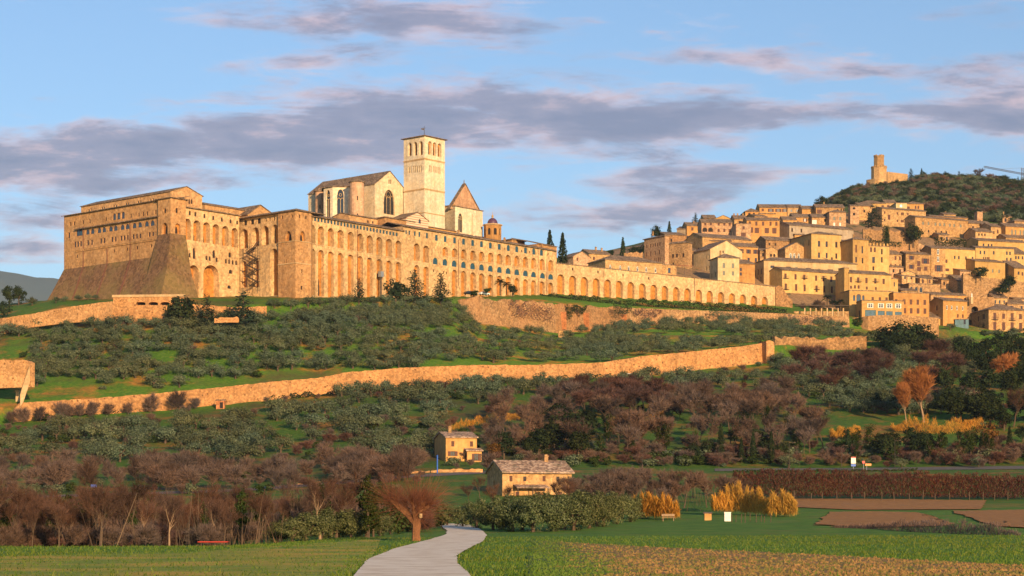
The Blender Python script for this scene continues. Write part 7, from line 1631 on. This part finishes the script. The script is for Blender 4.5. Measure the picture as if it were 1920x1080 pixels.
for i in range(n):
    if cy_[i] < interp([(1000, 1014), (1180, 1024), (1480, 1038), (1900, 1060), (2300, 1075)], cx_[i]) + 2: continue
    Yc = CZ * F / (cy_[i] - HY); X_ = (cx_[i] - 960) / F * Yc; s = .03 + .06 * rs.rand(); b = len(vs); a = rs.rand() * 6; z = ground(X_, Yc) + .03
    for j in range(4): vs.append((X_ + s * math.cos(a + j * 1.57) * (.7 + .6 * rs.rand()), Yc + s * math.sin(a + j * 1.57), z))
    vs.append((X_ + .03 * rs.normal(), Yc, z + s * (.5 + .7 * rs.rand()))); fs += [(b, b + 1, b + 4), (b + 1, b + 2, b + 4), (b + 2, b + 3, b + 4), (b + 3, b, b + 4)]
mb = MB(); mb.mesh(vs, fs); tag(mb.build('clods', 'stubble'), 'clods and stubble stalks on the brown field', None, None, 'stuff')
# ------------------------------------------------------------------ palms, cars, posts, signs and other small things
def palm(l, p, H):
    T_ = thing('palm_tree', l, 'palm', p); v = []
    for k in range(26):
        a = k * 2.4; e = math.radians(random.uniform(-25, 65)); L = H * .42; n = 22; t = np.linspace(.05, 1, n)
        dx, dz = math.cos(e), math.sin(e); x = t * L * dx; z = H * .8 + t * L * dz - .55 * L * t ** 2
        c = np.stack([np.cos(a) * x, np.sin(a) * x, z], 1)
        for sgn in (-1, 1):
            d = np.stack([np.full(n, -math.sin(a) * sgn), np.full(n, math.cos(a) * sgn), np.full(n, -.35)], 1) * (H * .085 * np.sin(np.clip(t, .12, 1) * 3.0))[:, None]
            w = np.array([math.cos(a), math.sin(a), 0]) * H * .014
            v.append(np.stack([c - w, c + w, c + d + w * .4, c + d - w * .4], 1).reshape(-1, 3))
    o = bpy.data.objects.new('crown', quads_mesh('crown', np.concatenate(v), ['mid_green'])); COL.objects.link(o); o.parent = T_
    mb = MB()
    for k in range(8): mb.lathe((p[0], p[1], p[2] - .2 + H * .1 * k), [(H * .035, 0), (H * .046, H * .1)], 8)
    mb.build('trunk', 'bark', T_); return T_
palm('left feathery palm at the foot of the convent wing above the creeper', P(938, 553, 742), 6.5)
palm('shorter right palm at the foot of the convent wing above the creeper', P(950, 552, 748), 5.2)
for x, y, H, l in ((1551, 582, 7.5, 'tallest of three palms in front of the yellow hotel'), (1562, 584, 5.5, 'middle low palm of three in front of the yellow hotel'), (1576, 584, 6.0, 'right palm of three in front of the yellow hotel')): palm(l, P(x, y, 892), H)
plant('oak', 'evergreen_shrub', 'shrub', 'rounded evergreen right beside the palms', P(961, 556, 742), 5.5, None, 1.0)
plant('dark_shrub', 'evergreen_shrub', 'shrub', 'low clipped bush left of the palms near the parked cars', P(913, 549, 742), 2.2, None, 1.6)
plant('dark_shrub', 'evergreen_shrub', 'shrub', 'dark bush between the dark car and the edge of the bank', P(890, 556, 738), 2.6, None, 1.5)
for x, H in ((1508, 5.5), (1524, 7.0), (1538, 6.0), (1505, 3.5)): plant('bare', 'bare_tree', 'tree', 'leafless garden tree above the pergola before the yellow hotel', P(x, 588, 893), H, 'leafless trees before the yellow hotel')
def car(l, p, ang, mat, van=False):
    T_ = thing('parked_car', l, 'van' if van else 'car', p); u = Vector((math.cos(R(ang)), math.sin(R(ang)))); w = Vector((-u.y, u.x)); q = Vector(p)
    def at(a, b_, z): return q + Vector((u.x * a + w.x * b_, u.y * a + w.y * b_, z))
    hgt = 1.9 if van else 1.42
    prof = [(-2.1, .35), (2.1, .35), (2.15, .75), (1.9, .95), (1.15, 1.0), (.75, hgt), (-1.2 if not van else -2.0, hgt), (-1.9 if not van else -2.12, 1.0), (-2.15, .8)]
    mb = MB(); a_ = [at(x, -.85, z) for x, z in prof]; b_ = [at(x, .85, z) for x, z in prof]; n = len(prof)
    mb.mesh(a_ + b_, [tuple(range(n)), tuple(range(2 * n - 1, n - 1, -1))] + [((i + 1) % n, i, n + i, n + (i + 1) % n) for i in range(n)]); mb.build('body', mat, T_)
    mb = MB()
    for s in (-.86, .86): mb.mesh([at(.95, s, 1.0), at(.68, s, hgt - .1), at(-1.1, s, hgt - .1), at(-1.6, s, 1.0)], [(0, 1, 2, 3)])
    mb.mesh([at(1.14, -.7, 1.02), at(1.14, .7, 1.02), at(.80, .7, hgt - .06), at(.80, -.7, hgt - .06)], [(0, 1, 2, 3)]); mb.build('window', 'glass', T_)
    for x in (-1.3, 1.35):
        for s in (-.8, .8): mb = MB(); mb.tube(at(x, s - .1, .32), at(x, s + .1, .32), .32, .32, 12, 0, True); mb.build('wheel', 'dark', T_)
    for s in (-.6, .6): mb = MB(); c = at(2.12, s, .68); mb.box((c.x, c.y, c.z), (.1, .3, .14), u); mb.build('headlight', 'white', T_)
M['car_dark'] = plain('dark_car_paint', (0.015, 0.02, 0.035), .25, 0, .6); M['car_white'] = plain('white_car_paint', (.7, .7, .72), .25, 0, .6)
car('dark car parked at the edge of the bank under the convent wing', P(880, 553, 741), 35, 'car_dark'); car('white car parked between the low clipped bush and the palms', P(908, 554, 745), 35, 'car_white')
pv_ = gp(1185, 712); car('white van half hidden by olives below the middle town wall', tuple(pv_), 15, 'car_white', True)
# main road: lamps and signs
def lamp(l, p, H):
    T_ = thing('street_lamp', l, 'street lamp', p, 'street lamps along the main road'); q = Vector(p)
    mb = MB(); mb.tube(q - Vector((0, 0, .2)), q + Vector((0, 0, H)), .06, .035, 6); mb.build('pole', 'iron', T_)
    mb = MB(); mb.tube(q + Vector((0, 0, H)), q + Vector((.9, 0, H + .1)), .05, .04, 5); mb.build('arm', 'iron', T_)
    mb = MB(); mb.box((q.x + 1.1, q.y, q.z + H + .02), (.5, .2, .1)); mb.build('lamp_head', 'iron', T_)
for x, H in ((1348, 5.5), (1578, 5.2), (1678, 6.2), (1480, 6.0), (1204, 5.0)): lamp('grey street lamp standing on the verge of the main road', tuple(gY(x, 414)), H)
def sign(name, l, p, panels, H):
    T_ = thing(name, l, 'sign', p); q = Vector(p); mb = MB(); mb.tube(q - Vector((0, 0, .2)), q + Vector((0, 0, H)), .07, .07, 6); mb.build('post', 'metal', T_)
    for x, z, w, h_, m_ in panels: mb = MB(); mb.box((q.x + x, q.y - .14, q.z + z), (w, .08, h_)); mb.build('panel', m_, T_)
M['sign_blue'] = plain('blue_sign', (.02, .10, .45), .4); M['sign_red'] = plain('red_sign', (.5, .03, .02), .4); M['sign_orange'] = plain('orange_sign', (.75, .22, .03), .4)
sign('totem_sign', 'tall white and blue roadside totem sign on the main road', tuple(gY(1600, 412)), [(0, 1.5, 1.0, 1.2, 'white'), (0, .9, 1.0, .5, 'sign_blue'), (0, 2.72, 1.0, .22, 'sign_red')], 3.0)
sign('road_sign', 'small orange arrow sign right of the white and blue totem', tuple(gY(1625, 412)), [(.3, 1.0, 1.3, .45, 'sign_orange')], 1.5)
sign('road_sign', 'round red sign left of the small orange arrow sign', tuple(gY(1619, 412)), [(0, 1.5, .55, .55, 'sign_red')], 2.0)
sign('road_sign', 'little blue sign on a post beside the valley lane at left', tuple(gY(176, 338)), [(0, 1.6, 1.0, .5, 'sign_blue'), (0, .5, .5, .6, 'white')], 2.1)
g = gY(820, 392); mb = MB(); mb.tube(g, g + Vector((0, 0, 3.6)), .14, .14, 8); mb.lathe((g.x, g.y, g.z + 3.6), [(.2, 0), (.2, .1), (.02, .25)], 8); tag(mb.build('marker_pole', 'sign_blue', org=tuple(g)), 'dark blue marker pole beside the lane below the yellow farmhouse', 'pole')
# meadow furniture
g = gY(1364, 228); mb = MB(); mb.box((g.x, g.y, g.z - .1), (.75, .5, 1.1)); mb.box((g.x, g.y, g.z + 1.003), (.82, .58, .08)); bx = mb.build('utility_box', 'white', org=tuple(g)); tag(bx, 'white utility box standing alone on the meadow', 'box')
g = gY(1327, 236); T_ = thing('field_hut', 'tiny pale orange hut with lean-to roof at the meadow edge', 'hut', g); mb = MB(); mb.box((g.x, g.y, g.z - .2), (.85, .8, 1.0)); mb.build('wall', 'h_orange', T_)
mb = MB(); lo = [Vector((g.x + a, g.y + b_, g.z + .82 + .12 * (b_ > 0))) for a, b_ in ((-.55, -.5), (.55, -.5), (.55, .5), (-.55, .5))]; mb.prism(lo, [p + Vector((0, 0, .07)) for p in lo]); mb.build('roof', 'tile', T_)
g = gY(1253, 238); T_ = thing('bench', 'weathered wooden bench before the left reed bed', 'bench', g)
for nm, z, dy, h_ in (('seat', .42, 0, .06), ('backrest', .6, .25, .3)): mb = MB(); mb.box((g.x, g.y + dy, g.z + z), (1.6, .4 if nm == 'seat' else .06, h_)); mb.build(nm, 'bark_pale', T_)
for s in (-.65, .65): mb = MB(); mb.box((g.x + s, g.y + .05, g.z - .1), (.08, .4, .515)); mb.build('leg', 'bark_pale', T_)
for i in range(17):
    x = 1462 + i * 27 + jit(6); Y = 326; q = gY(x, Y); mb = MB(); H = random.uniform(1.1, 1.7); mb.tube(q - Vector((0, 0, .2)), q + Vector((jit(.08), 0, H)), .085, .07, 6, 0, True)
    tag(mb.build('fence_post', 'bark', org=tuple(q)), 'weathered wooden post in the line before the dark red hedge', 'post', 'posts before the red hedge')
for i in range(9):
    x = 1372 + i * 9 + jit(2); Y = 222 + jit(4); q = gY(x, Y); mb = MB(); mb.tube(q - Vector((0, 0, .2)), q + Vector((jit(.05), 0, random.uniform(.7, 1.2))), .05, .045, 5, 0, True)
    tag(mb.build('garden_stake', 'bark', org=tuple(q)), 'thin wooden stake beside the white box and large reed bed', 'stake', 'stakes beside the large reed bed')
def shed(name, l, px, Y, w, d, H, wall, rmat='tile', cat='shed'):
    g = gY(px, Y); T_ = thing(name, l, cat, g); mb = MB(); mb.box((g.x, g.y, g.z - .6), (w, d, H + .6)); mb.build('wall', wall, T_)
    mb = MB(); lo = [Vector((g.x + a * (w / 2 + .25), g.y + b_ * (d / 2 + .25), g.z + H + .02 + .35 * (b_ > 0))) for a, b_ in ((-1, -1), (1, -1), (1, 1), (-1, 1))]; mb.prism(lo, [p + Vector((0, 0, .14)) for p in lo]); mb.build('roof', rmat, T_)
    mb = MB(); mb.box((g.x + w * .15, g.y - d / 2 - .04, g.z), (.9, .06, H * .8)); mb.build('door', 'dark', T_)
M['teal_sheet'] = plain('teal_sheet', (.03, .17, .15), .5)
shed('garden_shed', 'small teal sheet metal shed among the olives left of the yellow farmhouse', 618, 432, 3.0, 2.4, 2.0, 'teal_sheet', 'teal_sheet')
shed('field_hut', 'little brick hut against the foot of the town wall beside the clipped olives', 414, 556, 2.4, 2.2, 2.2, 'brick')
shed('field_hut', 'stone tool hut with tiled roof on the terrace below the buttressed retaining wall', 1059, 742, 5.0, 3.5, 2.6, 'h_ochre')
# red harrow at the edge of the left field
g = gY(400, 122); T_ = thing('harrow', 'red farm harrow lying along the edge of the left field', 'harrow', g); M['farm_red'] = plain('faded_red_paint', (.38, .035, .02), .6)
mb = MB(); 
for dy in (-.3, .3): mb.tube(g + Vector((-.95, dy, .32)), g + Vector((.95, dy, .32)), .04, .04, 5)
for k in range(6): mb.tube(g + Vector((-.95 + k * .38, -.3, .32)), g + Vector((-.95 + k * .38, .3, .32)), .035, .035, 5)
mb.build('frame', 'farm_red', T_)
for k in range(10): mb = MB(); x = -.9 + k * .2; mb.tube(g + Vector((x, (-1) ** k * .3, .32)), g + Vector((x, (-1) ** k * .3, -.02)), .022, .012, 4); mb.build('tine', 'iron', T_)
# statue by the stone arch wall
g = P(1822, 560, 915); T_ = thing('statue', 'small white statue on a plinth above the stone arch wall', 'statue', g)
mb = MB(); mb.box((g.x, g.y, g.z - 2.5), (1.1, 1.1, 3.2)); mb.build('plinth', 'trim', T_)
mb = MB(); mb.lathe((g.x, g.y, g.z + .7), [(.38, 0), (.34, .5), (.28, 1.0), (.36, 1.35), (.30, 1.55), (.11, 1.66), (.12, 1.72), (.17, 1.86), (.15, 2.0), (.04, 2.1)], 12); mb.build('figure', 'white', T_)
# tower crane on the far ridge
cq = XY(1917, 1620); zt = zy(327, 1620); T_ = thing('tower_crane', 'slim tower crane with long jib rising behind the hill at the top right', 'crane', (cq.x, cq.y, ground(*cq)))
def lattice(a, b_, w, n, name):
    mb = MB(); a, b_ = Vector(a), Vector(b_); d = (b_ - a).normalized(); s = Vector((0, 0, 1)) if abs(d.z) < .7 else Vector((1, 0, 0)); r = s.cross(d).normalized(); s = d.cross(r)
    cs_ = [(r * i + s * j) * w for i, j in ((-1, -1), (1, -1), (1, 1), (-1, 1))]
    for c in cs_: mb.tube(a + c, b_ + c, .12, .12, 4)
    for k in range(n):
        for i in range(4): mb.tube(a + (b_ - a) * (k / n) + cs_[i], a + (b_ - a) * ((k + 1) / n) + cs_[(i + 1) % 4], .07, .07, 3)
    mb.build(name, 'iron', T_)
lattice((cq.x, cq.y, ground(*cq) - 2), (cq.x, cq.y, zt + 5.5), .8, 20, 'mast')
ja = P(1845, 321, 1600); lattice((cq.x, cq.y, zt + .4), (ja.x, ja.y, zt + 2.8), .55, 22, 'jib'); lattice((cq.x, cq.y, zt + .4), (cq.x + 13, cq.y + 8, zt + .1), .6, 8, 'counter_jib')
mb = MB(); mb.box((cq.x + 12, cq.y + 7.4, zt - 2.2), (3, 2, 2.2)); mb.build('counterweight', 'h_grey', T_)
mb = MB(); mb.tube((cq.x, cq.y, zt + 5.5), (cq.x + (ja.x - cq.x) * .6, cq.y + (ja.y - cq.y) * .6, zt + 2.4), .06, .06, 4); mb.build('stay', 'iron', T_)
# ruined stub where the arcade wall meets the hotel
wall_run('ruin', 'broken rough stone stub between the end of the arcade and the yellow hotel', [(1455, 538, 582, 887), (1462, 534, 582, 888), (1470, 542, 584, 889), (1478, 556, 586, 890), (1486, 566, 588, 890)], 2.5, 'rubble', 'ruin', jag=.5)
# pebbles on the track
n = 700; vs, fs = [], []
for i in range(n):
    y = random.uniform(990, 1100); pl, pr = interp(pathL, y), interp(pathR, y); x = random.uniform(pl - 3, pr + 3)
    if random.random() < .35: x = pl + (pr - pl) * random.choice((.5, .5, .02, .98)) + random.gauss(0, 6)
    Yc = CZ * F / (y - HY); X_ = (x - 960) / F * Yc; s = random.uniform(.012, .045); z = ground(X_, Yc) + .055; b = len(vs); a = random.random() * 6
    for j in range(4): vs.append((X_ + s * math.cos(a + j * 1.57), Yc + s * math.sin(a + j * 1.57), z))
    vs.append((X_, Yc, z + s * .8)); fs += [(b, b + 1, b + 4), (b + 1, b + 2, b + 4), (b + 2, b + 3, b + 4), (b + 3, b, b + 4)]
mb = MB(); mb.mesh(vs, fs); tag(mb.build('pebbles', 'h_grey'), 'loose pebbles scattered on the gravel track', None, None, 'stuff')
# ------------------------------------------------------------------ thin even air between here and the far hills
mb = MB(); x, y0, y1, z0, z1 = 18200, -75, 16150, -24, zy(462, 14000)
lo = [Vector((-x, y0, z0)), Vector((x, y0, z0)), Vector((x, y1, z0)), Vector((-x, y1, z0))]; mb.prism(lo, [Vector((p.x, p.y, z1)) for p in lo])
hm = bpy.data.materials.new('haze'); hm.use_nodes = True; t = hm.node_tree; t.nodes.clear()
pv = nd(t, 'ShaderNodeVolumePrincipled'); pv.inputs['Color'].default_value = (.60, .78, 1.0, 1); pv.inputs['Density'].default_value = 3.4e-5; pv.inputs['Anisotropy'].default_value = 0.0
o = nd(t, 'ShaderNodeOutputMaterial'); lk(t, pv.outputs[0], o.inputs['Volume']); M['haze'] = hm
tag(mb.build('haze', 'haze'), 'thin blue air fading the far hills', None, None, 'stuff')
